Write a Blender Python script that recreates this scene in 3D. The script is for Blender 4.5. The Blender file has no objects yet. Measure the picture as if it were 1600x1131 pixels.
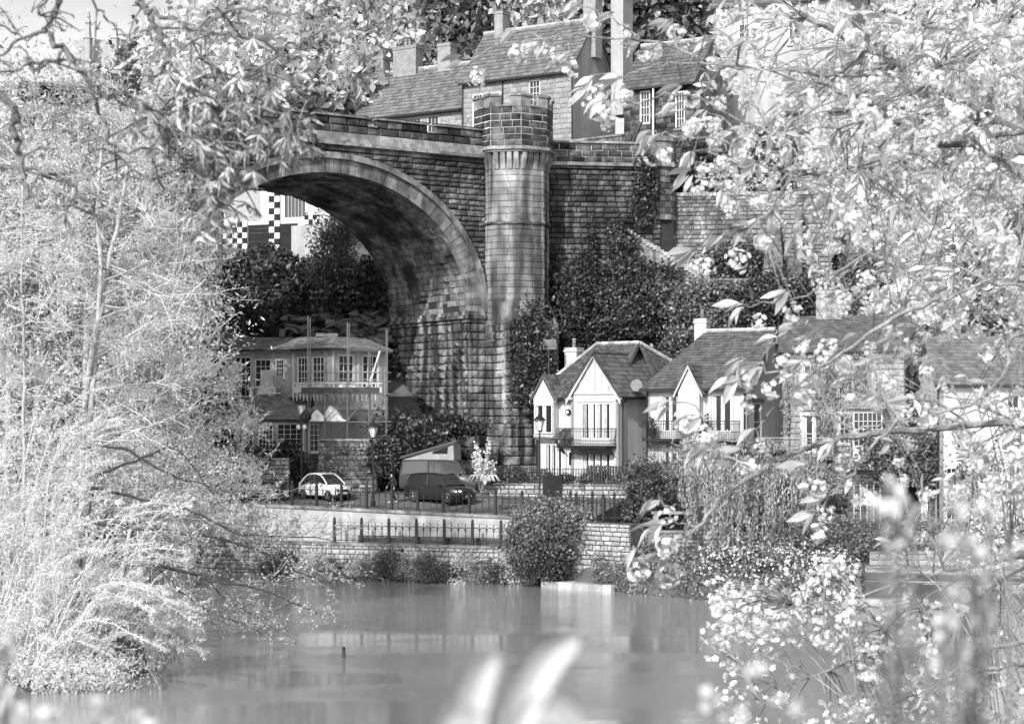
import bpy, math, random
import numpy as np
from mathutils import Vector, Matrix
random.seed(7); rng = np.random.default_rng(7)
sc = bpy.context.scene
COL = sc.collection
F = 2800.0; CZ = 9.1; HY = 650.0           # focal length in photo pixels, eye height, horizon row

# ---------------------------------------------------------------- camera, sky, sun, exposure
cam = bpy.data.cameras.new('camera'); camo = bpy.data.objects.new('camera', cam); COL.objects.link(camo)
camo.location = (0, 0, CZ); camo.rotation_euler = (math.radians(90), 0, 0)
cam.sensor_width = 36; cam.lens = 63; cam.shift_y = (HY-565.5)/1600
cam.clip_start = 0.05; cam.clip_end = 3000
cam.dof.use_dof = True; cam.dof.focus_distance = 100; cam.dof.aperture_fstop = 13
sc.camera = camo
SUN = Vector((-0.40, -0.76, 0.56)).normalized()      # towards the sun
world = bpy.data.worlds.new('World'); sc.world = world; world.use_nodes = True
wn = world.node_tree; bg = wn.nodes['Background']
sky = wn.nodes.new('ShaderNodeTexSky'); sky.sky_type = 'NISHITA'; sky.sun_disc = False
sky.sun_elevation = math.asin(SUN.z); sky.sun_rotation = math.atan2(SUN.x, SUN.y)
sky.air_density = 1.0; sky.dust_density = 2.5
bw = wn.nodes.new('ShaderNodeRGBToBW'); wn.links.new(sky.outputs[0], bw.inputs[0])
tc = wn.nodes.new('ShaderNodeTexCoord'); cn = wn.nodes.new('ShaderNodeTexNoise')
mp = wn.nodes.new('ShaderNodeMapping'); mp.inputs['Scale'].default_value = (2.2, 2.2, 7)
wn.links.new(tc.outputs['Generated'], mp.inputs[0]); wn.links.new(mp.outputs[0], cn.inputs[0])
cn.inputs['Scale'].default_value = 1.6; cn.inputs['Detail'].default_value = 7
cr = wn.nodes.new('ShaderNodeMapRange'); cr.inputs[1].default_value = .42; cr.inputs[2].default_value = .68
cr.inputs[3].default_value = 1.05; cr.inputs[4].default_value = 1.8
wn.links.new(cn.outputs['Fac'], cr.inputs[0])
ml = wn.nodes.new('ShaderNodeMath'); ml.operation = 'MULTIPLY'
wn.links.new(bw.outputs[0], ml.inputs[0]); wn.links.new(cr.outputs[0], ml.inputs[1])
wn.links.new(ml.outputs[0], bg.inputs[0]); bg.inputs[1].default_value = 0.14
sl = bpy.data.lights.new('sun', 'SUN'); so = bpy.data.objects.new('sun', sl); COL.objects.link(so)
sl.energy = 3.7; sl.angle = math.radians(0.6); sl.color = (1, 1, 1)
so.rotation_euler = (-SUN).to_track_quat('-Z', 'Y').to_euler(); so.location = (-60, -40, 80)
vs = sc.view_settings; vs.view_transform = 'Standard'; vs.look = 'None'; vs.exposure = 0.2; vs.gamma = 1
vs.use_curve_mapping = False

# ---------------------------------------------------------------- materials (black-and-white photograph: every colour is a grey)
MATS = {}
def mat(name, base, var=0.3, scale=2.0, rough=.85, bump=.3, bscale=18., streak=0., leaf=False, spec=.3, metal=0., rnd=.35, blotch=0., bscale2=None, trans=.3):
    m = bpy.data.materials.new(name); m.use_nodes = True; n = m.node_tree; N = n.nodes; L = n.links
    for x in list(N): N.remove(x)
    out = N.new('ShaderNodeOutputMaterial'); geo = N.new('ShaderNodeNewGeometry'); oi = N.new('ShaderNodeObjectInfo')
    def math_(op, a, b):
        q = N.new('ShaderNodeMath'); q.operation = op
        for i, v in enumerate((a, b)):
            if isinstance(v, (int, float)): q.inputs[i].default_value = v
            else: L.new(v, q.inputs[i])
        return q.outputs[0]
    def noise(s, sc3=(1, 1, 1), detail=5):
        mpp = N.new('ShaderNodeMapping'); mpp.inputs['Scale'].default_value = sc3; L.new(geo.outputs['Position'], mpp.inputs[0])
        t = N.new('ShaderNodeTexNoise'); t.inputs['Scale'].default_value = s; t.inputs['Detail'].default_value = detail
        L.new(mpp.outputs[0], t.inputs[0]); return t.outputs['Fac']
    def rng_(x, a, b, c, d):
        r = N.new('ShaderNodeMapRange'); r.inputs[1].default_value = a; r.inputs[2].default_value = b
        r.inputs[3].default_value = c; r.inputs[4].default_value = d; L.new(x, r.inputs[0]); return r.outputs[0]
    v = rng_(noise(scale), .3, .7, 1-var, 1+var)
    if rnd:
        r = math_('FRACT', math_('ADD', geo.outputs['Random Per Island'], oi.outputs['Random']), 0)
        v = math_('MULTIPLY', v, rng_(r, 0, 1, 1-rnd, 1+rnd))
    if streak:
        v = math_('MULTIPLY', v, rng_(noise(1.0, (1.3, 1.3, .13), 6), .42, .62, 1-streak, 1.12))
    if blotch:
        v = math_('MULTIPLY', v, rng_(noise(.45, (1, 1, 1), 8), .42, .6, 1-blotch, 1.1))
    v = math_('MULTIPLY', v, base)
    v = math_('MINIMUM', v, .93)
    bm = None
    if bump:
        b = N.new('ShaderNodeBump'); b.inputs['Strength'].default_value = bump; b.inputs['Distance'].default_value = .05
        L.new(noise(bscale, (1, 1, 1), 6), b.inputs['Height']); bm = b.outputs[0]
    if leaf:
        d = N.new('ShaderNodeBsdfDiffuse'); t = N.new('ShaderNodeBsdfTranslucent'); mx = N.new('ShaderNodeMixShader')
        g = N.new('ShaderNodeBsdfGlossy'); g.inputs['Roughness'].default_value = .45; mx2 = N.new('ShaderNodeMixShader')
        L.new(v, d.inputs[0]); L.new(v, t.inputs[0]); mx.inputs[0].default_value = trans
        L.new(d.outputs[0], mx.inputs[1]); L.new(t.outputs[0], mx.inputs[2])
        mx2.inputs[0].default_value = .03+.03*spec; L.new(mx.outputs[0], mx2.inputs[1]); L.new(g.outputs[0], mx2.inputs[2])
        L.new(mx2.outputs[0], out.inputs[0])
    else:
        p = N.new('ShaderNodeBsdfPrincipled'); L.new(v, p.inputs['Base Color']); p.inputs['Roughness'].default_value = rough
        p.inputs['Specular IOR Level'].default_value = spec; p.inputs['Metallic'].default_value = metal
        if bm: L.new(bm, p.inputs['Normal'])
        L.new(p.outputs[0], out.inputs[0])
    MATS[name] = m; return m
mat('viaduct_stone', .165, .5, 1.6, bump=.9, bscale=9, streak=.6, blotch=.5, rnd=.5)
mat('viaduct_core', .035, .3, 2, bump=.3)
mat('pier_stone', .28, .5, 1.4, bump=1., bscale=8, streak=.88, rnd=.3, blotch=.3)
mat('turret_stone', .34, .35, 1.2, bump=.6, bscale=12, streak=.75, rnd=.14, blotch=.2)
mat('soffit_stone', .24, .5, 2.2, bump=.9, bscale=9, streak=.3, blotch=.75, rnd=.3)
mat('arch_stone', .24, .5, 1.5, bump=.7, streak=.55, rnd=.3)
mat('soot_stone', .085, .7, 1.8, bump=.7, rnd=.7, blotch=.5)
mat('weathered_stone', .25, .45, 2.2, bump=.6, blotch=.3, rnd=.2)
mat('rubble', .25, .5, 3, bump=1., bscale=10, rnd=.5, blotch=.4, streak=.3)
mat('rubble_pale', .36, .25, 3, bump=.8, bscale=10, rnd=.25)
mat('rubble_core', .16, .4, 4, bump=.6)
mat('mortar_pale', .5, .3, 4, bump=.4)
mat('coping_stone', .27, .5, 3, bump=.5, rnd=.2, blotch=.4)
mat('quay_render', .42, .14, 1.5, bump=.25, streak=.12, rnd=0)
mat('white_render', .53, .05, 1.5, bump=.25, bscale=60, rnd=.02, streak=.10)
mat('white_paint', .74, .04, 2, rough=.5, bump=0, rnd=.05)
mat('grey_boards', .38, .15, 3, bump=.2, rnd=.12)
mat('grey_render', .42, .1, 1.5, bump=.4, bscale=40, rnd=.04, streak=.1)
mat('pale_stone', .29, .2, 3, bump=.4, rnd=.18)
mat('timber_trim', .50, .1, 3, rough=.6, bump=.1, rnd=.1)
mat('slate_pale', .155, .25, 3, bump=.5, bscale=12, rnd=.28)
mat('slate_dark', .11, .35, 3, bump=.5, rnd=.25)
mat('slate_mid', .24, .35, 5, bump=.5, rnd=.25)
mat('pantile', .085, .3, 4, rough=.6, bump=.3, rnd=.35)
mat('ridge_tile', .42, .2, 4, bump=.2)
mat('glass', .035, .3, .5, rough=.06, bump=0, spec=.8, rnd=0)
mat('curtain', .5, .2, 6, bump=0)
mat('black_iron', .018, .2, 3, rough=.45, bump=.1, spec=.5, rnd=0)
mat('grey_metal', .22, .15, 5, rough=.4, bump=0, metal=.6, rnd=.1)
mat('lamp_glass', .75, .1, 2, rough=.2, bump=0, rnd=0)
mat('asphalt', .14, .2, 2, bump=.3, bscale=50, rnd=0)
mat('paving', .33, .25, 1.5, bump=.4, rnd=.15)
mat('earth', .10, .4, .8, bump=.8, bscale=4, rnd=0)
mat('grass', .17, .4, .6, leaf=True, bump=0)
mat('bark_dark', .06, .4, 6, bump=.8, bscale=25, rnd=0)
mat('bark_pale', .42, .35, 6, bump=.7, bscale=25, rnd=.1)
mat('bark_mid', .20, .4, 8, bump=.6, bscale=60, rnd=0)
mat('cherry_bark', .30, .6, 14, bump=.5, bscale=120, rnd=0)
mat('leaf_ivy', .075, .5, .5, leaf=True, rnd=.75, spec=1, trans=.15)
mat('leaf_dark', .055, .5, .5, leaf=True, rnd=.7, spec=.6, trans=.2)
mat('leaf_shrub', .20, .45, .6, leaf=True, rnd=.65, spec=.8)
mat('leaf_hill', .70, .35, .3, leaf=True, rnd=.4, spec=.6, trans=.5)  # lightened for the pale fade around the frame, not leaf colour alone
mat('leaf_weeping', .40, .35, .8, leaf=True, rnd=.5)
mat('leaf_pale', .86, .12, .25, leaf=True, rnd=.15, trans=.5)  # paleness also carries the white fade towards the frame edges
mat('leaf_pale_mid', .72, .3, .25, leaf=True, rnd=.35, trans=.45)  # part of the white edge fade is put into this leaf tone
mat('leaf_white', .84, .1, 2, leaf=True, rnd=.12)
mat('leaf_cherry', .66, .25, 14, leaf=True, rnd=.3, spec=1.5, trans=.45)
mat('petal', .90, .06, 20, leaf=True, rnd=.1, trans=.4)
mat('catkin', .62, .4, 14, leaf=True, rnd=.45)
mat('dry_twig', .66, .3, 8, bump=0, rnd=.2)
mat('rock', .15, .5, 1.2, bump=1., bscale=3, rnd=.3)
mat('car_white', .78, .03, 1, rough=.25, bump=0, spec=.6, rnd=0)
mat('car_black', .025, .1, 1, rough=.15, bump=0, spec=.8, rnd=0)
mat('car_dark', .07, .1, 1, rough=.2, bump=0, spec=.7, rnd=0)
mat('car_silver', .45, .05, 1, rough=.3, bump=0, metal=.5, rnd=0)
mat('canvas', .32, .15, 3, bump=.2, rnd=0)
mat('tyre', .02, .2, 3, rough=.8, bump=0, rnd=0)
mat('chrome', .7, .05, 3, rough=.2, bump=0, metal=.9, rnd=0)
mat('cloth_dark', .03, .3, 5, bump=.2, rnd=0)
mat('skin', .45, .1, 5, bump=0, rnd=0)
mat('cloth_pale', .7, .2, 5, bump=.2, rnd=0)
mat('statue_stone', .62, .2, 6, bump=.3, rnd=0)
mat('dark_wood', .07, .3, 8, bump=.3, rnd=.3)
mat('plank', .30, .3, 8, bump=.2, rnd=.3)
mat('chequer_white', .62, .04, 3, bump=0, rnd=.04)
mat('chequer_black', .02, .2, 3, bump=0, rnd=.1)
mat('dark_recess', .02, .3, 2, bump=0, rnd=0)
def water_material():
    m = bpy.data.materials.new('water'); m.use_nodes = True; n = m.node_tree; N = n.nodes; L = n.links
    p = N['Principled BSDF']; p.inputs['Base Color'].default_value = (.33, .33, .33, 1); p.inputs['Roughness'].default_value = .03
    p.inputs['IOR'].default_value = 1.33; p.inputs['Specular IOR Level'].default_value = 1.0
    geo = N.new('ShaderNodeNewGeometry')
    def noise(s, sc3, d=3):
        mpp = N.new('ShaderNodeMapping'); mpp.inputs['Scale'].default_value = sc3; L.new(geo.outputs['Position'], mpp.inputs[0])
        t = N.new('ShaderNodeTexNoise'); t.inputs['Scale'].default_value = s; t.inputs['Detail'].default_value = d; L.new(mpp.outputs[0], t.inputs[0]); return t.outputs['Fac']
    small = noise(7, (.6, 2.2, 1), 6); big = noise(1, (.045, .16, 1), 3)
    mr = N.new('ShaderNodeMapRange'); mr.inputs[1].default_value = .45; mr.inputs[2].default_value = .6; mr.inputs[3].default_value = .12; mr.inputs[4].default_value = .9
    L.new(big, mr.inputs[0])
    sep = N.new('ShaderNodeSeparateXYZ'); L.new(geo.outputs['Position'], sep.inputs[0])
    yr = N.new('ShaderNodeMapRange'); yr.inputs[1].default_value = 78; yr.inputs[2].default_value = 84; yr.inputs[3].default_value = 0; yr.inputs[4].default_value = .8; L.new(sep.outputs[1], yr.inputs[0])
    ad = N.new('ShaderNodeMath'); ad.operation = 'ADD'; L.new(mr.outputs[0], ad.inputs[0]); L.new(yr.outputs[0], ad.inputs[1])
    b = N.new('ShaderNodeBump'); b.inputs['Distance'].default_value = .02; L.new(ad.outputs[0], b.inputs['Strength']); L.new(small, b.inputs['Height'])
    L.new(b.outputs[0], p.inputs['Normal'])
    gl = N.new('ShaderNodeBsdfGlossy'); gl.inputs['Roughness'].default_value = .02; gl.inputs[0].default_value = (1, 1, 1, 1); L.new(b.outputs[0], gl.inputs['Normal'])
    mx = N.new('ShaderNodeMixShader'); mx.inputs[0].default_value = .36; L.new(p.outputs[0], mx.inputs[1]); L.new(gl.outputs[0], mx.inputs[2]); L.new(mx.outputs[0], N['Material Output'].inputs[0]); MATS['water'] = m
water_material()

# ---------------------------------------------------------------- helpers
WM = {}                                     # world matrix of every root / part, kept by object name
def at(px, py, Y): return Vector(((px-800)*Y/F, Y, CZ-(py-HY)*Y/F))
def link(o, parent=None, M=None):
    COL.objects.link(o)
    M = M or Matrix.Identity(4)
    if parent:
        o.parent = parent; o.matrix_basis = WM[parent.name].inverted() @ M
    else: o.matrix_basis = M
    WM[o.name] = M
    return o
def tag(o, label=None, cat=None, group=None, kind=None):
    if label: o['label'] = label
    if cat: o['category'] = cat
    if group: o['group'] = group
    if kind: o['kind'] = kind
    return o
def thing(name, label, cat, loc, rotz=0, group=None):
    o = bpy.data.objects.new(name, None); o.empty_display_size = .3
    link(o, None, Matrix.Translation(Vector(loc)) @ Matrix.Rotation(rotz, 4, 'Z'))
    return tag(o, label, cat, group)
def copy_tree(o, M, label=None, parent=None):
    """copy a thing (with parts and sub-parts) so that its world matrix becomes M"""
    c = o.copy(); COL.objects.link(c)
    if parent is None: c.matrix_basis = M; c.parent = None
    else: c.parent = parent
    WM[c.name] = M if parent is None else WM[parent.name] @ o.matrix_basis
    if label: c['label'] = label
    for ch in list(o.children): copy_tree(ch, None, None, c)
    return c
class MB:
    """collects faces (world coordinates) and links them as one mesh"""
    def __init__(s): s.v = []; s.f = []
    def add(s, vs, fs):
        n = len(s.v); s.v += [tuple(v) for v in vs]; s.f += [tuple(i+n for i in f) for f in fs]; return s
    def hexa(s, p):      # 8 points: 4 bottom ring, 4 top ring
        return s.add(p, [(3, 2, 1, 0), (4, 5, 6, 7), (0, 1, 5, 4), (1, 2, 6, 5), (2, 3, 7, 6), (3, 0, 4, 7)])
    def box(s, x0, x1, y0, y1, z0, z1):
        return s.hexa([(x0, y0, z0), (x1, y0, z0), (x1, y1, z0), (x0, y1, z0), (x0, y0, z1), (x1, y0, z1), (x1, y1, z1), (x0, y1, z1)])
    def bf(s, fr, u0, u1, d0, d1, z0, z1):
        return s.hexa([fr(u0, d1, z0), fr(u1, d1, z0), fr(u1, d0, z0), fr(u0, d0, z0), fr(u0, d1, z1), fr(u1, d1, z1), fr(u1, d0, z1), fr(u0, d0, z1)])
    def beam(s, a, b, w, h=None):
        a = Vector(a); b = Vector(b); h = h or w; d = (b-a).normalized()
        up = Vector((0, 0, 1)) if abs(d.z) < .95 else Vector((0, 1, 0))
        x = d.cross(up).normalized()*w/2; y = x.cross(d).normalized()*h/2
        return s.hexa([a-x-y, a+x-y, a+x+y, a-x+y, b-x-y, b+x-y, b+x+y, b-x+y])
    def prism(s, pts, z0, z1, cap=True):
        n = len(pts); vs = [(p[0], p[1], z0) for p in pts]+[(p[0], p[1], z1) for p in pts]
        fs = [(i, (i+1) % n, (i+1) % n+n, i+n) for i in range(n)]
        if cap: fs += [tuple(range(n-1, -1, -1)), tuple(range(n, 2*n))]
        return s.add(vs, fs)
    def extr(s, pts, dv):   # polygon of 3-D points pushed along a vector
        n = len(pts); dv = Vector(dv); vs = [Vector(p) for p in pts]; vs += [p+dv for p in vs]
        return s.add(vs, [(i, (i+1) % n, (i+1) % n+n, i+n) for i in range(n)]+[tuple(range(n-1, -1, -1)), tuple(range(n, 2*n))])
    def tube(s, pts, rs, k=5):
        pts = [Vector(p) for p in pts]; n = len(pts); vs = []
        if not hasattr(rs, '__len__'): rs = [rs]*n
        for i, p in enumerate(pts):
            d = (pts[min(i+1, n-1)]-pts[max(i-1, 0)]); d = d.normalized() if d.length > 1e-9 else Vector((0, 0, 1))
            up = Vector((0, 0, 1)) if abs(d.z) < .9 else Vector((0, 1, 0)); x = d.cross(up).normalized(); y = x.cross(d)
            for j in range(k):
                a = 2*math.pi*j/k; vs.append(p+(x*math.cos(a)+y*math.sin(a))*rs[i])
        fs = [(i*k+j, i*k+(j+1) % k, (i+1)*k+(j+1) % k, (i+1)*k+j) for i in range(n-1) for j in range(k)]
        fs += [tuple(range(k-1, -1, -1)), tuple(range((n-1)*k, n*k))]
        return s.add(vs, fs)
    def lathe(s, c, prof, k=10):   # prof: (radius, z)
        c = Vector(c); vs = []
        for r, z in prof:
            for j in range(k): a = 2*math.pi*j/k; vs.append((c.x+r*math.cos(a), c.y+r*math.sin(a), c.z+z))
        n = len(prof); fs = [(i*k+j, i*k+(j+1) % k, (i+1)*k+(j+1) % k, (i+1)*k+j) for i in range(n-1) for j in range(k)]
        fs += [tuple(range(k-1, -1, -1)), tuple(range((n-1)*k, n*k))]
        return s.add(vs, fs)
    def build(s, name, m, parent=None, smooth=False):
        me = bpy.data.meshes.new(name)
        vs = s.v
        if parent:
            I = WM[parent.name].inverted(); A = np.array(I); V = np.array(vs, float).reshape(-1, 3); vs = (V@A[:3, :3].T+A[:3, 3]).tolist()
        me.from_pydata(vs, [], s.f); me.materials.append(MATS[m])
        if smooth: me.polygons.foreach_set('use_smooth', [True]*len(me.polygons))
        o = bpy.data.objects.new(name, me)
        COL.objects.link(o)
        if parent: o.parent = parent; WM[o.name] = WM[parent.name].copy()
        else: WM[o.name] = Matrix.Identity(4)
        return o
class Fr:
    """wall frame: origin, outward horizontal normal; call (u, d, z): u to the right seen from outside, d outwards"""
    def __init__(s, P, n):
        s.P = Vector(P); s.n = Vector(n).normalized(); s.u = (-s.n).cross(Vector((0, 0, 1))).normalized()
    def __call__(s, u, d, z): return s.P+s.u*u+s.n*d+Vector((0, 0, z))
def fr2(a, b, z=0):
    """frame running from a to b (left to right as seen), returns frame and length"""
    a = Vector((a[0], a[1], z)); b = Vector((b[0], b[1], z)); d = (b-a); L = d.length; d.normalize()
    n = Vector((d.y, -d.x, 0)); return Fr(a, n), L
def np_mesh(name, V, Fc, m, parent=None, kind=None):
    """V (n,3) world, Fc (k,4) quads"""
    if parent:
        A = np.array(WM[parent.name].inverted()); V = V@A[:3, :3].T+A[:3, 3]
    me = bpy.data.meshes.new(name); me.vertices.add(len(V)); me.vertices.foreach_set('co', V.astype(np.float32).ravel())
    k = Fc.shape[1]; me.loops.add(Fc.size); me.loops.foreach_set('vertex_index', Fc.astype(np.int32).ravel())
    me.polygons.add(len(Fc)); me.polygons.foreach_set('loop_start', (np.arange(len(Fc))*k).astype(np.int32))
    me.update(calc_edges=True); me.materials.append(MATS[m])
    o = bpy.data.objects.new(name, me); COL.objects.link(o)
    if parent: o.parent = parent; WM[o.name] = WM[parent.name].copy()
    else: WM[o.name] = Matrix.Identity(4)
    if kind: o['kind'] = kind
    return o
def leaf_quads(C, size, elong=1.8, up=.3, dirs=None, sj=.6):
    n = len(C); d = rng.normal(size=(n, 3)) if dirs is None else dirs+rng.normal(size=(n, 3))*.35
    d /= np.linalg.norm(d, axis=1)[:, None]+1e-9
    t = rng.normal(size=(n, 3)); t[:, 2] += up*2; t -= (t*d).sum(1)[:, None]*d; t /= np.linalg.norm(t, axis=1)[:, None]+1e-9
    w = np.cross(d, t); s = size*(1+sj*(rng.random((n, 1))*2-1))
    V = np.stack([C-d*s*.5, C+w*s*.5/elong+t*s*.08, C+d*s*.5, C-w*s*.5/elong+t*s*.08], 1).reshape(-1, 3)
    return V, np.arange(4*n).reshape(-1, 4)
def leaves(name, C, size, m, parent=None, kind=None, **k):
    V, Q = leaf_quads(np.asarray(C, float), size, **k); return np_mesh(name, V, Q, m, parent, kind)
def blob(c, r, n, clumps=30, spread=.28, shell=.75):
    c = np.array(c, float); r = np.array(r, float)
    k = rng.normal(size=(clumps, 3)); k /= np.linalg.norm(k, axis=1)[:, None]; k *= (shell+(1-shell)*rng.random((clumps, 1)))*(.75+.4*rng.random((clumps, 1)))
    i = rng.integers(0, clumps, n); p = k[i]+rng.normal(size=(n, 3))*spread*(.6+.8*rng.random((clumps, 1)))[i]
    return c+p*r, c+k*r
UB = []                                     # unit stone meshes, front towards -Y, size 1
def unit_blocks(m, rough, k=6, tag_=''):
    out = []
    for q in range(k):
        j = lambda a: random.uniform(-a, a)
        vs = [(-.5, .5, -.5), (.5, .5, -.5), (.5, .5, .5), (-.5, .5, .5)]
        vs += [(-.49+j(.008), -.30, -.47+j(.02)), (.49+j(.008), -.30, -.47+j(.02)), (.49+j(.008), -.30, .47+j(.02)), (-.49+j(.008), -.30, .47+j(.02))]
        vs += [(-.45+j(.02), -.45-j(rough), -.40+j(.04)), (.45+j(.02), -.45-j(rough), -.40+j(.04)), (.45+j(.02), -.45-j(rough), .40+j(.04)), (-.45+j(.02), -.45-j(rough), .40+j(.04)), (j(.2), -.5-abs(j(rough*1.6)), j(.15))]
        fs = [(0, 4, 5, 1)[::-1], (1, 5, 6, 2)[::-1], (2, 6, 7, 3)[::-1], (3, 7, 4, 0)[::-1], (4, 5, 9, 8), (5, 6, 10, 9), (6, 7, 11, 10), (7, 4, 8, 11), (8, 9, 12), (9, 10, 12), (10, 11, 12), (11, 8, 12)]
        fs[0:4] = [(4, 0, 1, 5), (5, 1, 2, 6), (6, 2, 3, 7), (7, 3, 0, 4)]
        me = bpy.data.meshes.new('stone'); me.from_pydata(vs, [], fs); me.materials.append(MATS[m]); out.append(me)
    return out
UBC = {}
def ub(m, rough):
    if (m, rough) not in UBC: UBC[(m, rough)] = unit_blocks(m, rough)
    return UBC[(m, rough)]
def lay(fr, u0, u1, z0, z1, ch, lr, dep=.35, proud=.05, spans=None, gap=.012, hj=.0, key=None):
    """courses of stones; spans(z_mid) -> list of (u_from, u_to); returns world matrices"""
    out = []; z = z0
    while z < z1-.05:
        h = ch*(1+random.uniform(-hj, hj)); h = min(h, z1-z)
        if z1-z-h < ch*.4: h = z1-z
        sp = spans(z+h/2) if spans else [(u0, u1)]
        for a, b in sp:
            a = max(a, u0); b = min(b, u1); u = a
            if b-a < .12: continue
            while u < b-.02:
                w = random.uniform(*lr)
                if b-u-w < lr[0]*.6: w = b-u
                pr = proud*random.uniform(.6, 1.3)
                R = Matrix((fr.u, -fr.n, Vector((0, 0, 1)))).transposed().to_4x4()
                c = fr(u+w/2, pr-dep/2, z+h/2)
                out.append(Matrix.Translation(c) @ R @ Matrix.Diagonal((w-gap, dep, h-gap, 1)))
                u += w
        z += h
    return out
def emit(name, Ms, parent, m, rough=.06, limit=300, label=None):
    """the stones showing largest become parts, the rest one joined part"""
    me = ub(m, rough)
    def show(M):
        p = M.translation; s = M.to_scale()
        if p.y < 1: return 0
        px = 800+F*p.x/p.y; py = HY-F*(p.z-CZ)/p.y
        vis = 1 if (-20 < px < 1620 and -20 < py < 1150) else .001
        back = M.to_3x3() @ Vector((0, -1, 0)); facing = max(.02, -(back.normalized().dot((p-Vector((0, 0, CZ))).normalized())))
        return vis*facing*s.x*s.z/p.y**2
    Ms = sorted(Ms, key=show, reverse=True)
    I = WM[parent.name].inverted()
    for i, M in enumerate(Ms[:limit]):
        o = bpy.data.objects.new(name, random.choice(me)); COL.objects.link(o); o.parent = parent; o.matrix_basis = I @ M
        if label and i == 0: pass
    if len(Ms) > limit:
        V = []; Fs = []; n = 0; raw = [(np.array([v.co for v in q.vertices]), [tuple(p.vertices) for p in q.polygons]) for q in me]
        mb = MB()
        for M in Ms[limit:]:
            vv, ff = random.choice(raw); A = np.array(M); w = vv@A[:3, :3].T+A[:3, 3]
            mb.v += w.tolist(); mb.f += [tuple(i+n for i in f) for f in ff]; n += len(w)
        tag(mb.build(name+'s_remaining' if False else name, m, parent), kind='stuff')
def terrain_h(X, Y): pass
# ================================================================ the setting: terrain, river, road
U18 = math.radians(-18)
QD = Vector((math.cos(U18), math.sin(U18), 0)); QT = Vector((-math.sin(U18), math.cos(U18), 0)); QO = Vector((-9.6, 99.9, 0))
def Q(s, t, z): v = QO+QD*s+QT*t; return Vector((v.x, v.y, z))
def qst(X, Y): d = (X-QO.x, Y-QO.y); return d[0]*QD.x+d[1]*QD.y, d[0]*QT.x+d[1]*QT.y
def height(X, Y):
    X = np.asarray(X, float); Y = np.asarray(Y, float)
    prof = np.interp(Y, [0, 102, 112, 119, 123, 128, 134, 142, 150, 170, 220, 400, 900], [3.4, 3.4, 4.7, 5.6, 9.5, 14.5, 20, 24, 27.5, 32, 36, 40, 46])
    profr = np.interp(Y, [0, 102, 112, 117, 119.5, 124.5, 126, 130, 140, 150, 170, 220, 400, 900], [3.4, 3.4, 4.7, 5.2, 12.5, 18.6, 19, 24, 25.5, 29, 32, 36, 40, 46])
    w = np.clip((X-4)/5, 0, 1); prof = prof*(1-w)+profr*w
    t = (X-QO.x)*QT.x+(Y-QO.y)*QT.y
    zl = np.where(t < -.25, -2.5, np.where(t < .3, -.6, np.where(t < 1.75, 1.7, 3.3)))
    zl = np.where(t > 2.5, 99, zl)
    Yb = np.interp(X, [2, 9.4, 13, 60, 900], [96, 88.5, 87.5, 86, 86]); tr = Y-Yb
    zr = np.interp(tr, [-2, -.2, .3, 1.5, 6, 14, 18], [-2.5, -.5, .5, 1.2, 2.2, 3.4, 99])
    z = np.where(X < 1.9, np.minimum(zl, prof), np.minimum(zr, prof))
    xl = np.interp(Y, [42, 57, 64, 67, 74, 92, 100], [-22, -17, -13, -12.8, -14.5, -19.5, -24])-X; zb = np.interp(xl, [-2.5, -.5, .4, 3, 12, 60], [-2.5, -.4, .5, 1.2, 2.4, 5])
    z = np.where((Y < 98.5), np.maximum(np.where(Y > 44, z, -2.5), np.where(Y > 44, zb, -3)), z)
    zn = np.interp(Y, [-30, 0, 10, 40, 42.5, 44.5], [8.2, 7.3, 6.2, .9, -.2, -2.5])
    return np.where(Y < 44.5, np.maximum(zn, np.where(Y > 40, z, -9)), z)
def hz(X, Y): return float(height(X, Y))
xs = np.unique(np.concatenate([np.arange(-60, 60, 1.0), np.linspace(-900, -60, 22), np.linspace(60, 900, 22), [1.85, 1.95]]))
ys = np.unique(np.concatenate([np.arange(-30, 44, 3.), np.arange(44, 175, 1.), np.linspace(175, 900, 30)]))
GX, GY = np.meshgrid(xs, ys); GZ = height(GX, GY)
GZ += np.where(GY > 121, 1, 0)*(np.sin(GX*.7+GY*.3)*.25)
V = np.stack([GX, GY, GZ], -1).reshape(-1, 3); nx_ = len(xs); ii = np.arange(len(ys)-1)[:, None]*nx_+np.arange(nx_-1)[None]
Fq = np.stack([ii, ii+1, ii+1+nx_, ii+nx_], -1).reshape(-1, 4)
# cut the terrain under the stepped quay: that is built as masonry
def keep(q):
    c = V[q].mean(1); s, t = qst(c[:, 0], c[:, 1]); return ~((s > -40) & (s < 11.2) & (t > -1.3) & (t < 3.2))
Fq = Fq[keep(Fq)]
tag(np_mesh('ground', V, Fq, 'earth'), kind='structure')
tag(np_mesh('river_water', np.array([(-160, 40, 0), (160, 40, 0), (160, 112, 0), (-160, 112, 0)], float), np.array([[0, 1, 2, 3]]), 'water'), kind='structure')
ZU = lambda s: 3.92-.0275*(s+2)                     # top of the upper retaining wall
mb = MB()
for k in range(-44, 14, 2):
    a, b = k, k+2
    mb.hexa([Q(a, 1.72, 1), Q(b, 1.72, 1), Q(b, 15, 1), Q(a, 15, 1), Q(a, 1.72, ZU(a)-.05), Q(b, 1.72, ZU(b)-.05), Q(b, 15, 4.9), Q(a, 15, 4.9)])
tag(mb.build('road', 'asphalt'), kind='structure')
mb = MB(); mb.hexa([Q(-44, .15, -1), Q(11, .15, -1), Q(11, 1.7, -1), Q(-44, 1.7, -1), Q(-44, .15, 1.93), Q(11, .15, 1.93), Q(11, 1.7, 1.93), Q(-44, 1.7, 1.93)])
tag(mb.build('quay_path', 'paving'), kind='structure')
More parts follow.
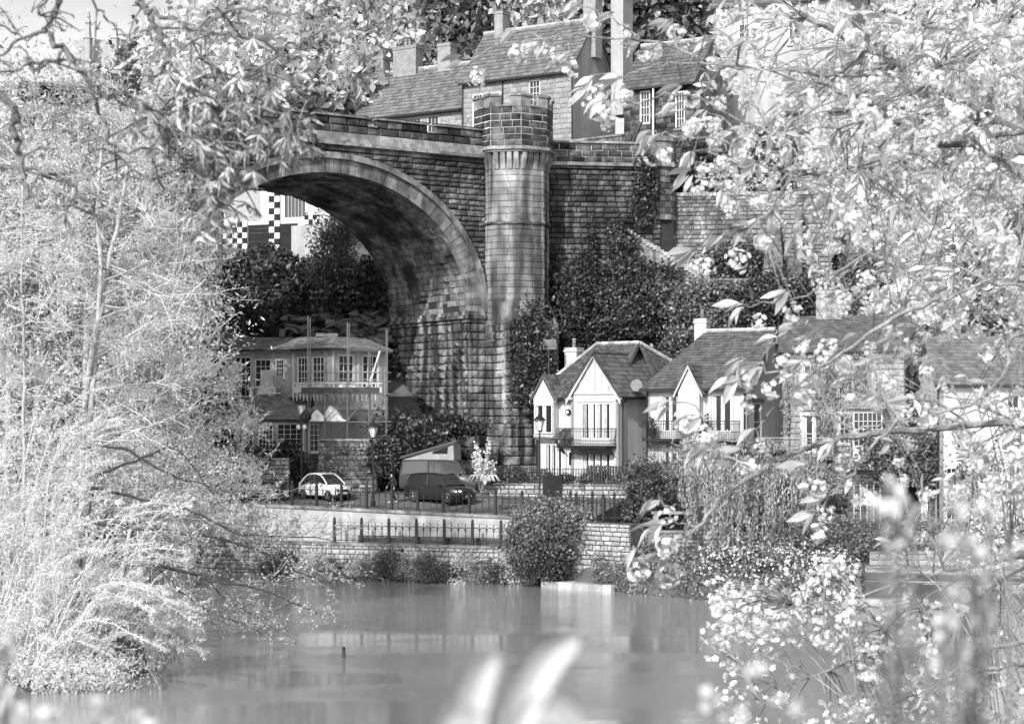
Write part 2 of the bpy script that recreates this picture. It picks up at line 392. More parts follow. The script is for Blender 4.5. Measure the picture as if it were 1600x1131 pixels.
# quay wall: rubble, coping
def rubble(fr, L, z0, z1, parent, m='rubble', ch=.26, lr=(.25, .55), limit=300, name='stone', spans=None, proud=.05, rough=.08, core=True, cm='rubble_core', thick=.35, lo=0):
    Ms = lay(fr, lo, L, z0, z1, ch, (lr[0]*.7, lr[1]*1.15), .22, proud*1.3, spans, .035, .32)
    emit(name, Ms, parent, m, rough, limit)
    if core:
        b = MB(); b.bf(fr, lo, L, -thick, -.03, z0-.3, z1); b.build('wall_core', cm, parent)
t = thing('quay_wall', 'rubble stone quay wall rising straight from the river below the lower path', 'wall', Q(-10, 0, 0))
f, L = fr2(Q(-20, 0.1, 0), Q(9.3, .1, 0)); rubble(f, L, -.3, 1.9, t, 'rubble_pale', ch=.24)
b = MB(); b.bf(f, 0, L, -.45, .1, 1.9, 2.06)
b.build('coping', 'coping_stone', t)
t = thing('retaining_wall', 'pale smooth retaining wall between the lower path and the road', 'wall', Q(-10, 1.7, 1.9))
b = MB(); b.hexa([Q(-30, 1.5, 1.9), Q(10.9, 1.5, 1.9), Q(10.9, 1.9, 1.9), Q(-30, 1.9, 1.9), Q(-30, 1.5, ZU(-30)-.12), Q(10.9, 1.5, ZU(10.9)-.12), Q(10.9, 1.9, ZU(10.9)-.12), Q(-30, 1.9, ZU(-30)-.12)])
b.build('wall_face', 'quay_render', t)
f, L = fr2(Q(-20, 1.5, 0), Q(10.9, 1.5, 0)); emit('facing_block', lay(f, 0, L, 1.95, 3.42, .37, (.6, 1.0), .10, .025, None, .012, .05), t, 'quay_render', .02, 299)
for k in range(-15, 8):
    a = k*1.4; c = a+1.385; b = MB()
    b.hexa([Q(a, 1.40, ZU(a)-.12), Q(c, 1.40, ZU(c)-.12), Q(c, 2.05, ZU(c)-.12), Q(a, 2.05, ZU(a)-.12), Q(a, 1.42, ZU(a)+.03), Q(c, 1.42, ZU(c)+.03), Q(c, 2.05, ZU(c)+.05), Q(a, 2.05, ZU(a)+.05)])
    b.build('coping_stone', 'coping_stone', t)

# ================================================================ the viaduct
TH = math.radians(33); PR = Vector((-2.73, 117.5, 0))
via = thing('stone_viaduct', 'tall blackened stone railway viaduct with one great round arch and a battlemented turret', 'viaduct', (-2.73, 117.5, 4.8), TH)
VU = Vector((math.cos(TH), math.sin(TH), 0)); VV = Vector((-math.sin(TH), math.cos(TH), 0))
def P(u, v, z): w = PR+VU*u+VV*v; return Vector((w.x, w.y, z))
DEP = 10.8; ZS = 15.94; A, B = 10.1, 8.35; ZT = 25.9
CEN = [-10.1, -37.0]
def zi(u, off=0):
    """intrados height at u, None outside the openings"""
    for c in CEN:
        x = (u-c)/(A+off)
        if abs(x) < 1: return ZS+(B+off)*math.sqrt(1-x*x)
        if abs(x) < 1 and off == 0: return ZS
    return None
front = Fr(P(0, 0, 0), -VV)                      # u to the right
inner = Fr(P(0, 0, 0), -VU)                      # pier face inside the arch, u from -DEP to 0
# core (behind the stones)
core = MB()
us = sorted(set([-60, -47.1, -26.9, -20.2, 0, 1.2, 1.25]+[c+A*math.cos(math.pi*i/40) for c in CEN for i in range(41)]))
for a, b_ in zip(us[:-1], us[1:]):
    if b_-a < 1e-4: continue
    m_ = (a+b_)/2; h = zi(m_)
    if h is None: za = zb = 2.0
    else: za = zi(a+1e-5) or ZS; zb = zi(b_-1e-5) or ZS; za += .28; zb += .28
    core.hexa([P(a, .14, za), P(b_, .14, zb), P(b_, DEP-.1, zb), P(a, DEP-.1, za), P(a, .14, ZT), P(b_, .14, ZT), P(b_, DEP-.1, ZT), P(a, DEP-.1, ZT)])
core.build('core', 'viaduct_core', via)
# voussoirs, hood mould, soffit
NV = 62; th_ = [math.pi*i/NV for i in range(NV+1)]
def arch_pt(c, t, off): # ellipse point offset outward
    n = Vector((math.cos(t)/A, math.sin(t)/B)); n.normalize(); return c+A*math.cos(t)+n.x*off, ZS+B*math.sin(t)+n.y*off
for ci, c in enumerate(CEN):
    rest = MB()
    for i in range(NV):
        g = .012; t0, t1 = th_[i]+g/10, th_[i+1]-g/10; pr = random.uniform(.04, .10)
        q = []
        for v in (-pr, .5):
            for (t_, off) in ((t0, 0), (t1, 0), (t1, .86), (t0, .86)):
                u, z = arch_pt(c, t_, off); q.append(P(u, v, z))
        mb = MB() if ci == 0 else rest
        mb.hexa(q)
        if ci == 0: mb.build('voussoir', 'arch_stone', via)
        if ci == 0 or i % 2 == 0:
            h = MB(); q = []
            for v in (-.34, .3):
                for (t_, off) in ((th_[i], .88), (th_[i+1] if ci == 0 else th_[min(i+2, NV)], .88), (th_[i+1] if ci == 0 else th_[min(i+2, NV)], 1.22), (th_[i], 1.16)):
                    u, z = arch_pt(c, t_, off+(.05 if v < 0 and off > 1 else 0)); q.append(P(u, v, z))
            h.hexa(q); h.build('hood_stone', 'arch_stone', via) if ci == 0 else rest.hexa(q)
    if ci: tag(rest.build('voussoir', 'arch_stone', via), kind='stuff')
sof = []; rest = MB(); NR = 13
for i in range(NV):
    v = .52; 
    while v < DEP-.05:
        w = random.uniform(.55, 1.2); w = min(w, DEP-v)
        q = []; d = random.uniform(-.07, .05)
        for off in (d, .4):
            for (t_, vv) in ((th_[i]+.0026, v+.022), (th_[i+1]-.0026, v+.022), (th_[i+1]-.0026, v+w-.022), (th_[i]+.0026, v+w-.022)):
                u, z = arch_pt(CEN[0], t_, off); q.append(P(u, vv, z))
        v += w
        if i < 21: sof.append(q)
        else: rest.hexa(q)
for k, q in enumerate(sof):
    if k < 299: MB().hexa(q).build('soffit_stone', 'soffit_stone', via)
    else: rest.hexa(q)
tag(rest.build('soffit_stone', 'soffit_stone', via), kind='stuff')
# pier inner face: rock faced courses in long bands
Ms = lay(inner, -DEP, -.02, 8.6, 15.25, .50, (.7, 1.3), .45, .10, None, .02, .04)
emit('pier_stone', Ms, via, 'pier_stone', .16, 290)
Ms = lay(front, .02, 1.15, 8.6, 15.25, .50, (.55, .6), .45, .08, None, .02, .0)
emit('pier_front_stone', Ms, via, 'pier_stone', .08, 100)
# plinth of the pier, rounded boulder-faced courses
Ms = lay(Fr(inner(0, .35, 0), -VU), -DEP-.2, .3, 4.0, 8.5, .75, (1.2, 1.9), 1.0, .16, None, .03, .05)
Ms += lay(Fr(front(0, .30, 0), -VV), -.35, 1.2, 4.0, 8.5, .75, (.7, 1.), 1.0, .12, None, .03, .05)
emit('plinth_stone', Ms, via, 'pier_stone', .12, 120)
# impost
for z0, z1, pr in ((15.25, 15.5, .18), (15.5, 15.72, .34), (15.72, 15.98, .22)):
    for k in range(9):
        a, b_ = -DEP+k*1.2, -DEP+k*1.2+1.185
        MB().bf(inner, a, b_, -.3, pr, z0, z1).build('impost_stone', 'pier_stone', via)
    MB().bf(front, -.1-pr*.8, 1.15, -.3, pr, z0, z1).build('impost_stone', 'pier_stone', via)
# spandrel wall stones
def sp(z):
    out = []; edges = [-33.]
    for c in sorted(CEN):
        if z < ZS: s_ = A
        else:
            x = 1-((z-ZS)/(B+.98))**2; s_ = (A+.98)*math.sqrt(x) if x > 0 else 0
        if s_ > 0:
            if c-s_ > edges[-1]: out.append((edges[-1], c-s_))
            edges.append(c+s_)
    out.append((edges[-1], 1.15)); return out
Ms = lay(front, -33, 1.15, 16, 25.7, .36, (.45, 1.15), .4, .07, sp, .034, .18)
emit('spandrel_stone', Ms, via, 'viaduct_stone', .09, 299)
Ms = lay(front, -27, -20.2, 4, 16, .5, (.8, 1.2), .4, .08, None, .02, .1)
tag(emit('left_pier_stone', Ms, via, 'pier_stone', .1, 60), kind=None) if False else emit('far_pier_stone', Ms, via, 'pier_stone', .1, 60)
# deck mouldings and parapet (front), simple back parapet
def band(name, fr, a, b, step, d0, d1, z0, z1, m, z1b=None):
    k = a
    while k < b-.05:
        e = min(k+step, b); MB().bf(fr, k, e-.012, d0, d1, z0, z1).build(name, m, via); k = e
band('frieze_stone', front, -30, 1.1, 1.5, -.3, .10, 25.72, 25.95, 'viaduct_stone')
band('string_course_stone', front, -30, 1.1, 1.5, -.3, .38, 26.03, 26.22, 'coping_stone')
band('string_course_stone', front, -30, 1.1, 1.5, -.3, .26, 25.95, 26.03, 'soot_stone')
k = -30.
while k < 1.0:     # weathered sloping course above the string
    e = min(k+1.1, 1.1); MB().hexa([front(k, .34, 26.22), front(e-.01, .34, 26.22), front(e-.01, -.3, 26.22), front(k, -.3, 26.22), front(k, .10, 26.85), front(e-.01, .10, 26.85), front(e-.01, -.3, 26.85), front(k, -.3, 26.85)]).build('weathering_stone', 'weathered_stone', via); k = e
Ms = lay(front, -30, 1.1, 26.85, 27.35, .5, (.8, 1.4), .42, .08, None, .03, 0)
mer = []; k = 1.1
notches = []
while k > -30: mer.append((max(k-3.75, -30), k)); notches.append((k-4.35, k-3.75)); k -= 4.35
for a, b_ in mer:
    Ms += lay(front, a, b_, 27.35, 27.85, .5, (.8, 1.3), .42, .06, None, .03, 0)
    MB().bf(front, a-.05, b_+.05, -.5, .16, 27.86, 27.97).build('coping_slab', 'coping_stone', via)
    MB().bf(front, a-.02, b_+.02, -.45, .08, 27.97, 28.04).build('coping_slab', 'soot_stone', via)
for a, b_ in notches: MB().bf(front, max(a, -30), b_, -.5, .14, 27.36, 27.46).build('coping_slab', 'coping_stone', via)
emit('parapet_stone', Ms, via, 'soot_stone', .05, 120)
MB().hexa([P(-40, DEP-.5, ZT), P(6, DEP-.5, ZT), P(6, DEP, ZT), P(-40, DEP, ZT), P(-40, DEP-.5, 27.3), P(6, DEP-.5, 27.3), P(6, DEP, 27.3), P(-40, DEP, 27.3)]).build('rear_parapet', 'viaduct_stone', via)
# ---- turret: half octagon shaft on a square base
TC = 3.38                                          # centre along u
def octo(R, yc=.25):                               # octagon vertices in (u,v), flats to the front
    r = R/math.cos(math.pi/8); return [(TC+r*math.sin(math.pi/8+k*math.pi/4), yc-r*math.cos(math.pi/8+k*math.pi/4)) for k in range(8)]
def facet_frames(R, yc):
    o = octo(R, yc); fr = []
    # facets in left-to-right order: edge 7-0 is the front
    for a, b_ in ((6, 7), (7, 0), (0, 1), (5, 6), (1, 2), (4, 5), (2, 3), (3, 4)):
        p, q = P(*o[a], 0), P(*o[b_], 0); f_, L_ = fr2(p, q); fr.append((f_, L_))
    return fr
RS = 2.2; YC = -.0
core = MB(); core.prism([tuple(P(u, v, 0)[:2]) for u, v in octo(RS-.03, YC)], 14, 26.3); core.build('turret_core', 'coping_stone', via)
Ms = []
for (f_, L_), nme in zip(facet_frames(RS, YC)[:5], 'lfrxx'):
    Ms += lay(f_, .0, L_, 21.9, 25.2, .42, (.9, 1.15), .13, .03, None, .008, 0)
    Ms += lay(f_, .0, L_, 15.0, 21.65, .42, (.9, 1.15), .13, .05, None, .008, 0)
emit('turret_stone', Ms, via, 'turret_stone', .02, 299)
for (f_, L_) in facet_frames(RS+.1, YC)[:5]: MB().bf(f_, -.03, L_+.03, -.3, .06, 21.66, 21.8).build('turret_string', 'soot_stone', via); MB().bf(f_, 0, L_, -.3, .0, 21.8, 21.92).build('turret_string', 'turret_stone', via)
# corbel table
for (f_, L_) in facet_frames(RS, YC)[:5]:
    for i in range(4):
        u = (i+.5)*L_/4; b = MB(); w = .15
        prof = [(0, 25.2), (.1, 25.25), (.17, 25.6), (.31, 25.95), (.34, 26.35), (0, 26.35)]
        b.extr([f_(u-w, d-.05, z) for d, z in prof], f_.u*2*w); b.build('corbel', 'turret_stone', via)
RB = RS+.26
for R_, z0, z1, m_ in ((RS+.34, 26.35, 26.5, 'coping_stone'), (RS+.46, 26.5, 26.72, 'weathered_stone')):
    MB().prism([tuple(P(u, v, 0)[:2]) for u, v in octo(R_, YC)], z0, z1).build('turret_moulding', m_, via)
oc = octo(RB, YC); oi_ = octo(RB-.5, YC)
b = MB()
for i in range(8):
    j = (i+1) % 8; b.hexa([P(*oc[i], 26.7), P(*oc[j], 26.7), P(*oi_[j], 26.7), P(*oi_[i], 26.7)]+[P(*(Vector(oc[i])*.995+Vector((TC, YC))*.005), 29.3), P(*(Vector(oc[j])*.995+Vector((TC, YC))*.005), 29.3), P(*oi_[j], 29.3), P(*oi_[i], 29.3)])
b.build('battlement_core', 'mortar_pale', via)
Ms = []
for (f_, L_) in facet_frames(RB, YC):
    Ms += lay(f_, 0, L_, 26.72, 27.5, .4, (.7, 1.), .25, .07, None, .02, 0)
    Ms += lay(f_, 0, L_, 27.5, 29.3, .45, (.55, .9), .25, .05, None, .03, 0)
emit('battlement_stone', Ms, via, 'soot_stone', .04, 160)
for k, (f_, L_) in enumerate(facet_frames(RB, YC)):
    for a, b_ in ((-.0, L_*.36), (L_*.64, L_)):
        MB().bf(f_, a, b_, -.45, .04, 29.3, 29.98).build('merlon', 'weathered_stone', via)
        MB().bf(f_, a-.03 if a > .1 else a, b_+.03 if a < .1 else b_, -.5, .14, 29.98, 30.14).build('merlon_cap', 'coping_stone', via)
    MB().bf(f_, L_*.36-.08, L_*.64+.08, -.48, .13, 29.3, 29.4).build('notch_sill', 'coping_stone', via)
# square base of the turret, stepping out downwards; chamfer stop
BW = 2.15
def sqfr(h, pr):                                   # (left face, front face) frames of the square base
    return fr2(P(TC-h, .3, 0), P(TC-h, -pr, 0)), fr2(P(TC-h, -pr, 0), P(TC+h, -pr, 0)), fr2(P(TC+h, -pr, 0), P(TC+h, .3, 0))
for z0, z1, h, pr, m_ in ((8.6, 15.1, BW, 2.2, 'turret_stone'), (5.9, 8.6, BW+.18, 2.45, 'pier_stone'), (3.6, 5.9, BW+.6, 2.9, 'pier_stone')):
    b = MB(); b.hexa([P(TC-h+.1, .5, z0-.2), P(TC-h+.1, -pr+.1, z0-.2), P(TC+h-.1, -pr+.1, z0-.2), P(TC+h-.1, .5, z0-.2), P(TC-h+.1, .5, z1-.03), P(TC-h+.1, -pr+.1, z1-.03), P(TC+h-.1, -pr+.1, z1-.03), P(TC+h-.1, .5, z1-.03)]); b.build('base_core', 'viaduct_core', via)
    for (f_, L_) in sqfr(h, pr):
        emit('base_stone', lay(f_, 0, L_, z0, z1, .5 if z0 > 8 else .62, (.9, 1.4), .4, .07, None, .02, .03), via, 'pier_stone', .08, 60)
# weathered slopes where the octagon meets the square
o = octo(RS, YC); h = BW; pr = 2.2
b = MB(); b.add([P(TC-h, -pr, 15.1), P(TC-h, -1.0, 15.1), P(*o[7], 15.1), P(*o[7], 16.9), P(*o[6], 16.9), P(*o[6], 15.1)], [(0, 1, 4, 3), (0, 3, 2), (0, 3, 4), (0, 1, 4)]); b.add([P(TC-h, -pr, 15.1), P(TC+h, -pr, 15.1), P(*o[0], 15.6), P(*o[7], 15.6)], [(0, 1, 2, 3)])
b.add([P(TC+h, -pr, 15.1), P(TC+h, -1., 15.1), P(*o[1], 16.9), P(*o[0], 16.9)], [(0, 1, 2, 3)]); b.build('broach', 'turret_stone', via)
# ---- right-hand abutment
AB0 = P(5.6, .1, 0); AB1 = Vector((11.0, 121.9, 0)); fa, La = fr2(AB0, AB1)
b = MB(); b.bf(fa, -.8, La, -7, -.1, 4, 25.9); b.build('abutment_core', 'viaduct_core', via)
Ms = lay(fa, -.6, La-.9, 13.0, 25.75, .37, (.4, 1.1), .4, .07, None, .034, .18)
emit('abutment_stone', Ms, via, 'viaduct_stone', .09, 299)
def bandA(name, d0, d1, z0, z1, m, st=1.4, a=-.6, e_=None):
    k = a
    e_ = e_ or La
    while k < e_-.05: e = min(k+st, e_); MB().bf(fa, k, e-.012, d0, d1, z0, z1).build(name, m, via); k = e
bandA('string_course_stone', -.3, .34, 25.98, 26.2, 'coping_stone'); bandA('string_course_stone', -.3, .2, 25.8, 25.98, 'soot_stone')
emit('parapet_stone', lay(fa, -.6, La-1.6, 26.2, 27.5, .43, (.7, 1.3), .4, .07, None, .03, 0), via, 'soot_stone', .05, 80)
bandA('coping_slab', -.5, .16, 27.52, 27.66, 'coping_stone', e_=La-1.6)
b = MB(); b.bf(fa, -.6, La-1.6, -.4, -.05, 26.2, 27.5); b.build('parapet_core', 'mortar_pale', via)
c = fa(La-.9, -.9, 0)
MB().lathe((c.x, c.y, 0), [(1.15, 22.4), (1.15, 25.9), (1.45, 26.0), (1.45, 26.2), (1.28, 26.3), (1.25, 27.7), (1.4, 27.75), (1.4, 28.0), (.6, 28.25)], 16).build('end_drum', 'viaduct_stone', via)
emit('drum_stone', [m_ for k in range(9) for m_ in lay(fr2((c.x+1.2*math.cos(math.radians(190+k*20)), c.y+1.2*math.sin(math.radians(190+k*20))), (c.x+1.2*math.cos(math.radians(210+k*20)), c.y+1.2*math.sin(math.radians(210+k*20))))[0], 0, .41, 22.4, 25.8, .42, (.4, .42), .2, .03, None, .02, 0)], via, 'viaduct_stone', .05, 72)
# ================================================================ buildings
def wall(fr, u0, u1, z0, z1, m, parent, ops=(), thick=.22, name='wall'):
    """wall slab with real openings (u0,u1,z0,z1)"""
    ops = [o for o in ops if o[0] < u1 and o[1] > u0]
    us = sorted(set([u0, u1]+[min(max(x, u0), u1) for o in ops for x in o[:2]])); zs = sorted(set([z0, z1]+[min(max(x, z0), z1) for o in ops for x in o[2:4]]))
    b = MB()
    for a, c in zip(us[:-1], us[1:]):
        run = None
        for e, g in zip(zs[:-1], zs[1:]):
            hole = any(o[0]-1e-6 <= a and c <= o[1]+1e-6 and o[2]-1e-6 <= e and g <= o[3]+1e-6 for o in ops)
            if not hole: run = (run[0], g) if run else (e, g)
            if hole and run: b.bf(fr, a, c, -thick, 0, *run); run = None
        if run: b.bf(fr, a, c, -thick, 0, *run)
    return b.build(name, m, parent)
def window(fr, u0, u1, z0, z1, parent, nx=2, nz=2, fw=.07, mw=.03, m='white_paint', sill=None, curtain=False, dep=.10, name='window', leafs=1, surround=None):
    b = MB()
    b.bf(fr, u0, u1, -dep, -dep+.07, z0, z0+fw); b.bf(fr, u0, u1, -dep, -dep+.07, z1-fw, z1)
    b.bf(fr, u0, u0+fw, -dep, -dep+.07, z0+fw, z1-fw); b.bf(fr, u1-fw, u1, -dep, -dep+.07, z0+fw, z1-fw)
    W = (u1-u0-2*fw)
    for i in range(1, nx): u = u0+fw+W*i/nx; b.bf(fr, u-mw/2, u+mw/2, -dep+.005, -dep+.05, z0+fw, z1-fw)
    for k in range(1, nz): z = z0+fw+(z1-z0-2*fw)*k/nz; b.bf(fr, u0+fw, u1-fw, -dep+.004, -dep+.052, z-mw/2, z+mw/2)
    for k in range(1, leafs): u = u0+fw+W*k/leafs; b.bf(fr, u-.06, u+.06, -dep+.001, -dep+.06, z0+fw, z1-fw)
    o = b.build(name, m, parent)
    MB().bf(fr, u0+.01, u1-.01, -dep-.03, -dep-.01, z0+.01, z1-.01).build('pane', 'glass', o)
    if curtain:
        c = MB(); w = W*.13
        for k in range(leafs if leafs > 1 else 1):
            a = u0+fw+W*k/max(leafs, 1)+.02; e = u0+fw+W*(k+1)/max(leafs, 1)-.02
            c.bf(fr, a, a+w, -dep-.008, -dep+.002, z0+fw, z1-fw)
        c.build('curtain', 'curtain', o)
    if sill: MB().bf(fr, u0-.08, u1+.08, -.05, .10, z0-.1, z0).build('sill', sill, o)
    if surround:
        c = MB(); c.bf(fr, u0-.14, u0, -.02, .035, z0, z1); c.bf(fr, u1, u1+.14, -.02, .035, z0, z1); c.bf(fr, u0-.16, u1+.16, -.02, .04, z1, z1+.16); c.build('surround', surround, o)
    return o
def slope(name, pts, m, parent, th=.12, course=.32, lift=.03, sub=None, kind='stuff', tile=.0):
    """roof slope: pts = eave-left, eave-right, top-right, top-left (world). A slab plus overlapping courses of tiles"""
    e0, e1, t1, t0 = [Vector(p) for p in pts]; n = (e1-e0).cross(t0-e0).normalized()
    if n.z < 0: n = -n
    b = MB(); b.hexa([p-n*th for p in (e0, e1, t1, t0)]+[e0, e1, t1, t0]); o = b.build(name, m, parent)
    L = max((t0-e0).length, (t1-e1).length); N = max(2, int(L/course)); b = MB()
    for k in range(N):
        f0, f1 = k/N, min(1, (k+1.12)/N)
        a0, a1 = e0.lerp(t0, f0), e1.lerp(t1, f0); c0, c1 = e0.lerp(t0, f1), e1.lerp(t1, f1)
        W = (a1-a0).length; C = (c1-c0).length; w = tile or .34; K = max(1, int(W/w)); off = .5*(k % 2)
        if W < .1: continue
        for i in range(K+1):
            s0, s1 = max(0, (i-off)/K), min(1, (i+1-off)/K)
            if s1-s0 < .02: continue
            g = .012/W if W > .2 else 0; j = random.uniform(0, .02)
            p = [a0.lerp(a1, s0+g), a0.lerp(a1, s1-g), c0.lerp(c1, s1-g), c0.lerp(c1, s0+g)]
            b.add([p[0]+n*(lift+j), p[1]+n*(lift+j), p[2]+n*.004, p[3]+n*.004, p[0], p[1]], [(0, 1, 2, 3), (0, 4, 5, 1)])
    tag(b.build('roof_tile', m, o), kind='stuff')
    return o
def pantile(name, pts, m, parent, lift=.07, wave=.30, course=.34):
    """roof slope of interlocking S-shaped tiles (profiled rows)"""
    e0, e1, t1, t0 = [Vector(p) for p in pts]; n = (e1-e0).cross(t0-e0).normalized()
    if n.z < 0: n = -n
    b = MB(); b.hexa([p-n*.12 for p in (e0, e1, t1, t0)]+[e0, e1, t1, t0]); o = b.build(name, m, parent)
    N = max(2, int(max((t0-e0).length, (t1-e1).length)/course)); b = MB(); Wm = max((e1-e0).length, (t1-t0).length)
    # columns keep a constant width: clip each row between its two edges
    ax = (e1-e0).normalized()
    for k in range(N):
        f0, f1 = k/N, min(1, (k+1.1)/N); a0, a1 = e0.lerp(t0, f0), e1.lerp(t1, f0); c0, c1 = e0.lerp(t0, f1), e1.lerp(t1, f1)
        lo = max((a0-e0).dot(ax), (c0-e0).dot(ax)); hi = min((a1-e0).dot(ax), (c1-e0).dot(ax))
        i = math.floor(lo/wave)
        while i*wave < hi:
            vs = []
            for q in range(5):
                u = i*wave+q*wave/4; u = min(max(u, lo), hi); h = lift*(.5-.5*math.cos(2*math.pi*q/4))
                A_ = e0+ax*u+(a0-e0-ax*(a0-e0).dot(ax)); C_ = e0+ax*u+(c0-e0-ax*(c0-e0).dot(ax))
                vs += [A_+n*(h+.035), C_+n*(h+.005), A_]
            b.add(vs, [(3*q, 3*q+3, 3*q+4, 3*q+1) for q in range(4)]+[(3*q+2, 3*q+5, 3*q+3, 3*q) for q in range(4)])
            i += 1
    tag(b.build('roof_tile', m, o), kind='stuff')
    return o
def ridge(a, b, m, parent, r=.12, n=None, name='ridge_tile'):
    a = Vector(a); b = Vector(b); L = (b-a).length; n = n or max(1, int(L/.45)); o = None
    for k in range(n):
        o = MB().tube([a.lerp(b, k/n), a.lerp(b, (k+.97)/n)], [r*1.05, r*.95], 6).build(name, m, parent)
def chimney(c, w, d, z0, z1, parent, m='pale_stone', pots=1, rot=0, name='chimney', potm='coping_stone'):
    fr = Fr((c[0], c[1], 0), (math.sin(rot), -math.cos(rot), 0)); b = MB()
    b.bf(fr, -w/2, w/2, -d/2, d/2, z0, z1); b.bf(fr, -w/2-.06, w/2+.06, -d/2-.06, d/2+.06, z1-.22, z1-.08); b.bf(fr, -w/2-.03, w/2+.03, -d/2-.03, d/2+.03, z1, z1+.06)
    o = b.build(name, m, parent)
    for i in range(pots):
        u = (i-(pots-1)/2)*.42; p = fr(u, 0, z1+.05)
        MB().lathe(p, [(.15, 0), (.12, .1), (.11, .5), (.15, .53), (.15, .6), (.08, .62)], 9).build('chimney_pot', potm, o)
    return o
def pipe(pts, r, parent, m='black_iron', name='drainpipe'): return MB().tube(pts, r, 6).build(name, m, parent)

# ---------------------------------------------------------------- house 1: white rendered house with half-timbered gable
ph = math.radians(38); X1 = Vector((math.cos(ph), -math.sin(ph), 0)); Y1 = Vector((math.sin(ph), math.cos(ph), 0)); O1 = at(929, 755, 111.3); O1.z = 0
def H1(x, y, z): v = O1+X1*x+Y1*y; return Vector((v.x, v.y, z))
G0 = 4.75; EV = 10.45
h1 = thing('white_house', 'white rendered house with steep half-timbered front gable, iron balcony and dark pantile roof', 'house', H1(0, 0, G0), -ph)
fg, Lg = fr2(H1(-1.8, 0, 0), H1(1.8, 0, 0))
ops = [(.75, 3.0, 7.35, 9.95), (.75, 3.0, G0+.05, 7.0)]
wall(fg, 0, 3.6, G0-.6, 10.55, 'white_render', h1, ops)
o = window(fg, .75, 3.0, 7.35, 9.95, h1, 1, 1, .1, leafs=4, curtain=True, name='french_window')
MB().bf(fg, .85, 2.9, -.07, -.05, 7.4, 7.75).build('kick_panel', 'white_paint', o)
window(fg, .75, 3.0, G0+.05, 7.0, h1, 1, 1, .1, leafs=4, curtain=True, name='french_window')
b = MB(); b.bf(fg, .5, 3.25, -.02, .05, 9.97, 10.12); b.build('lintel', 'timber_trim', h1)
# gable triangle with timbers
AP = 13.0
b = MB(); b.extr([fg(0, 0, 10.55), fg(3.6, 0, 10.55), fg(1.8, 0, AP-.1)], -fg.n*.22); g_ = b.build('gable', 'white_render', h1)
b = MB(); b.bf(fg, .05, 3.55, 0, .07, 10.45, 10.62); b.build('timber', 'timber_trim', g_)
for u in (.75, 1.27, 1.8, 2.33, 2.85):
    top = AP-.25-abs(u-1.8)/1.8*(AP-10.6); MB().bf(fg, u-.06, u+.06, 0, .055, 10.62, top).build('timber', 'timber_trim', g_)
for s_ in (0, 1):
    a = fg(-.28 if s_ == 0 else 3.88, .22, 10.05); c = fg(1.8, .22, AP+.03)
    b = MB(); b.extr([a, c, c-Vector((0, 0, .30)), a-Vector((0, 0, .26))], -fg.n*.06); b.build('bargeboard', 'timber_trim', h1)
    b = MB(); b.bf(fg, (-.35, 3.6-.15)[s_], (.15, 3.95)[s_], -.1, .2, 10.12, 10.3); b.build('kneeler', 'timber_trim', h1)
# side walls of the wing
fs_, Ls = fr2(H1(1.8, 0, 0), H1(1.8, 9, 0)); wall(fs_, 0, 9, G0-.6, EV-.05, 'grey_render' if False else 'white_render', h1)
fl_, Ll = fr2(H1(-1.8, .8, 0), H1(-1.8, 0, 0)); wall(fl_, 0, .8, G0-.6, 10.5, 'white_render', h1)
# wing roof
WE = 10.35
pantile('roof_slope', [H1(2.15, -.25, WE-.1), H1(2.15, 9, WE-.1), H1(0, 9, AP), H1(0, -.25, AP)], 'pantile', h1)
pantile('roof_slope', [H1(-2.15, 9, WE-.1), H1(-2.15, -.25, WE-.1), H1(0, -.25, AP), H1(0, 9, AP)], 'pantile', h1)
ridge(H1(0, -.25, AP+.03), H1(0, 9, AP+.03), 'pantile', h1, .12, 14)
b = MB(); b.beam(H1(2.22, -.2, WE-.16), H1(2.22, 9, WE-.16), .12, .12); b.build('gutter', 'black_iron', h1)
pipe([H1(2.2, .35, WE-.2), H1(1.88, .35, WE-.5), H1(1.88, .35, G0)], .045, h1)
# main block behind, left part of the front
fm, Lm = fr2(H1(-5.1, .8, 0), H1(-1.8, .8, 0))
ops = [(.62, 2.0, G0+.1, 7.35), (2.35, 3.1, G0, 7.05)]
wall(fm, 0, 3.3, G0-.6, EV, 'white_render', h1, ops)
window(fm, .62, 2.0, G0+.1, 7.35, h1, 1, 1, .09, leafs=3, curtain=True, name='french_window')
o = MB().bf(fm, 2.35, 3.1, -.14, -.08, G0, 7.05).build('door', 'white_paint', h1)
MB().bf(fm, 2.5, 2.95, -.085, -.06, 6.0, 6.8).build('door_window', 'glass', o); MB().bf(fm, 2.42, 2.47, -.08, -.02, 5.7, 5.85).build('handle', 'black_iron', o)
for a_, b_, n_ in ((H1(-5.1, 8, 0), H1(-5.1, .8, 0), 0), (H1(1.8, 9, 0), H1(-5.1, 9, 0), 0)):
    f_, L_ = fr2(a_, b_); wall(f_, 0, L_, G0-.6, EV, 'white_render', h1)
MR = 13.75; e = 10.25
pantile('roof_slope', [H1(-5.4, .45, e), H1(1.2, .45, e), H1(.3, 4.6, MR), H1(-3.1, 4.6, MR)], 'pantile', h1)
pantile('roof_slope', [H1(-5.4, 9.2, e), H1(-5.4, .45, e), H1(-3.1, 4.6, MR), H1(-3.1, 4.62, MR)], 'pantile', h1)
pantile('roof_slope', [H1(2.1, .45+3, e+1.4), H1(2.1, 9.2, e), H1(.3, 4.62, MR), H1(.3, 4.6, MR)], 'pantile', h1)
pantile('roof_slope', [H1(2.1, 9.2, e), H1(-5.4, 9.2, e), H1(-3.1, 4.6, MR), H1(.3, 4.6, MR)], 'pantile', h1)
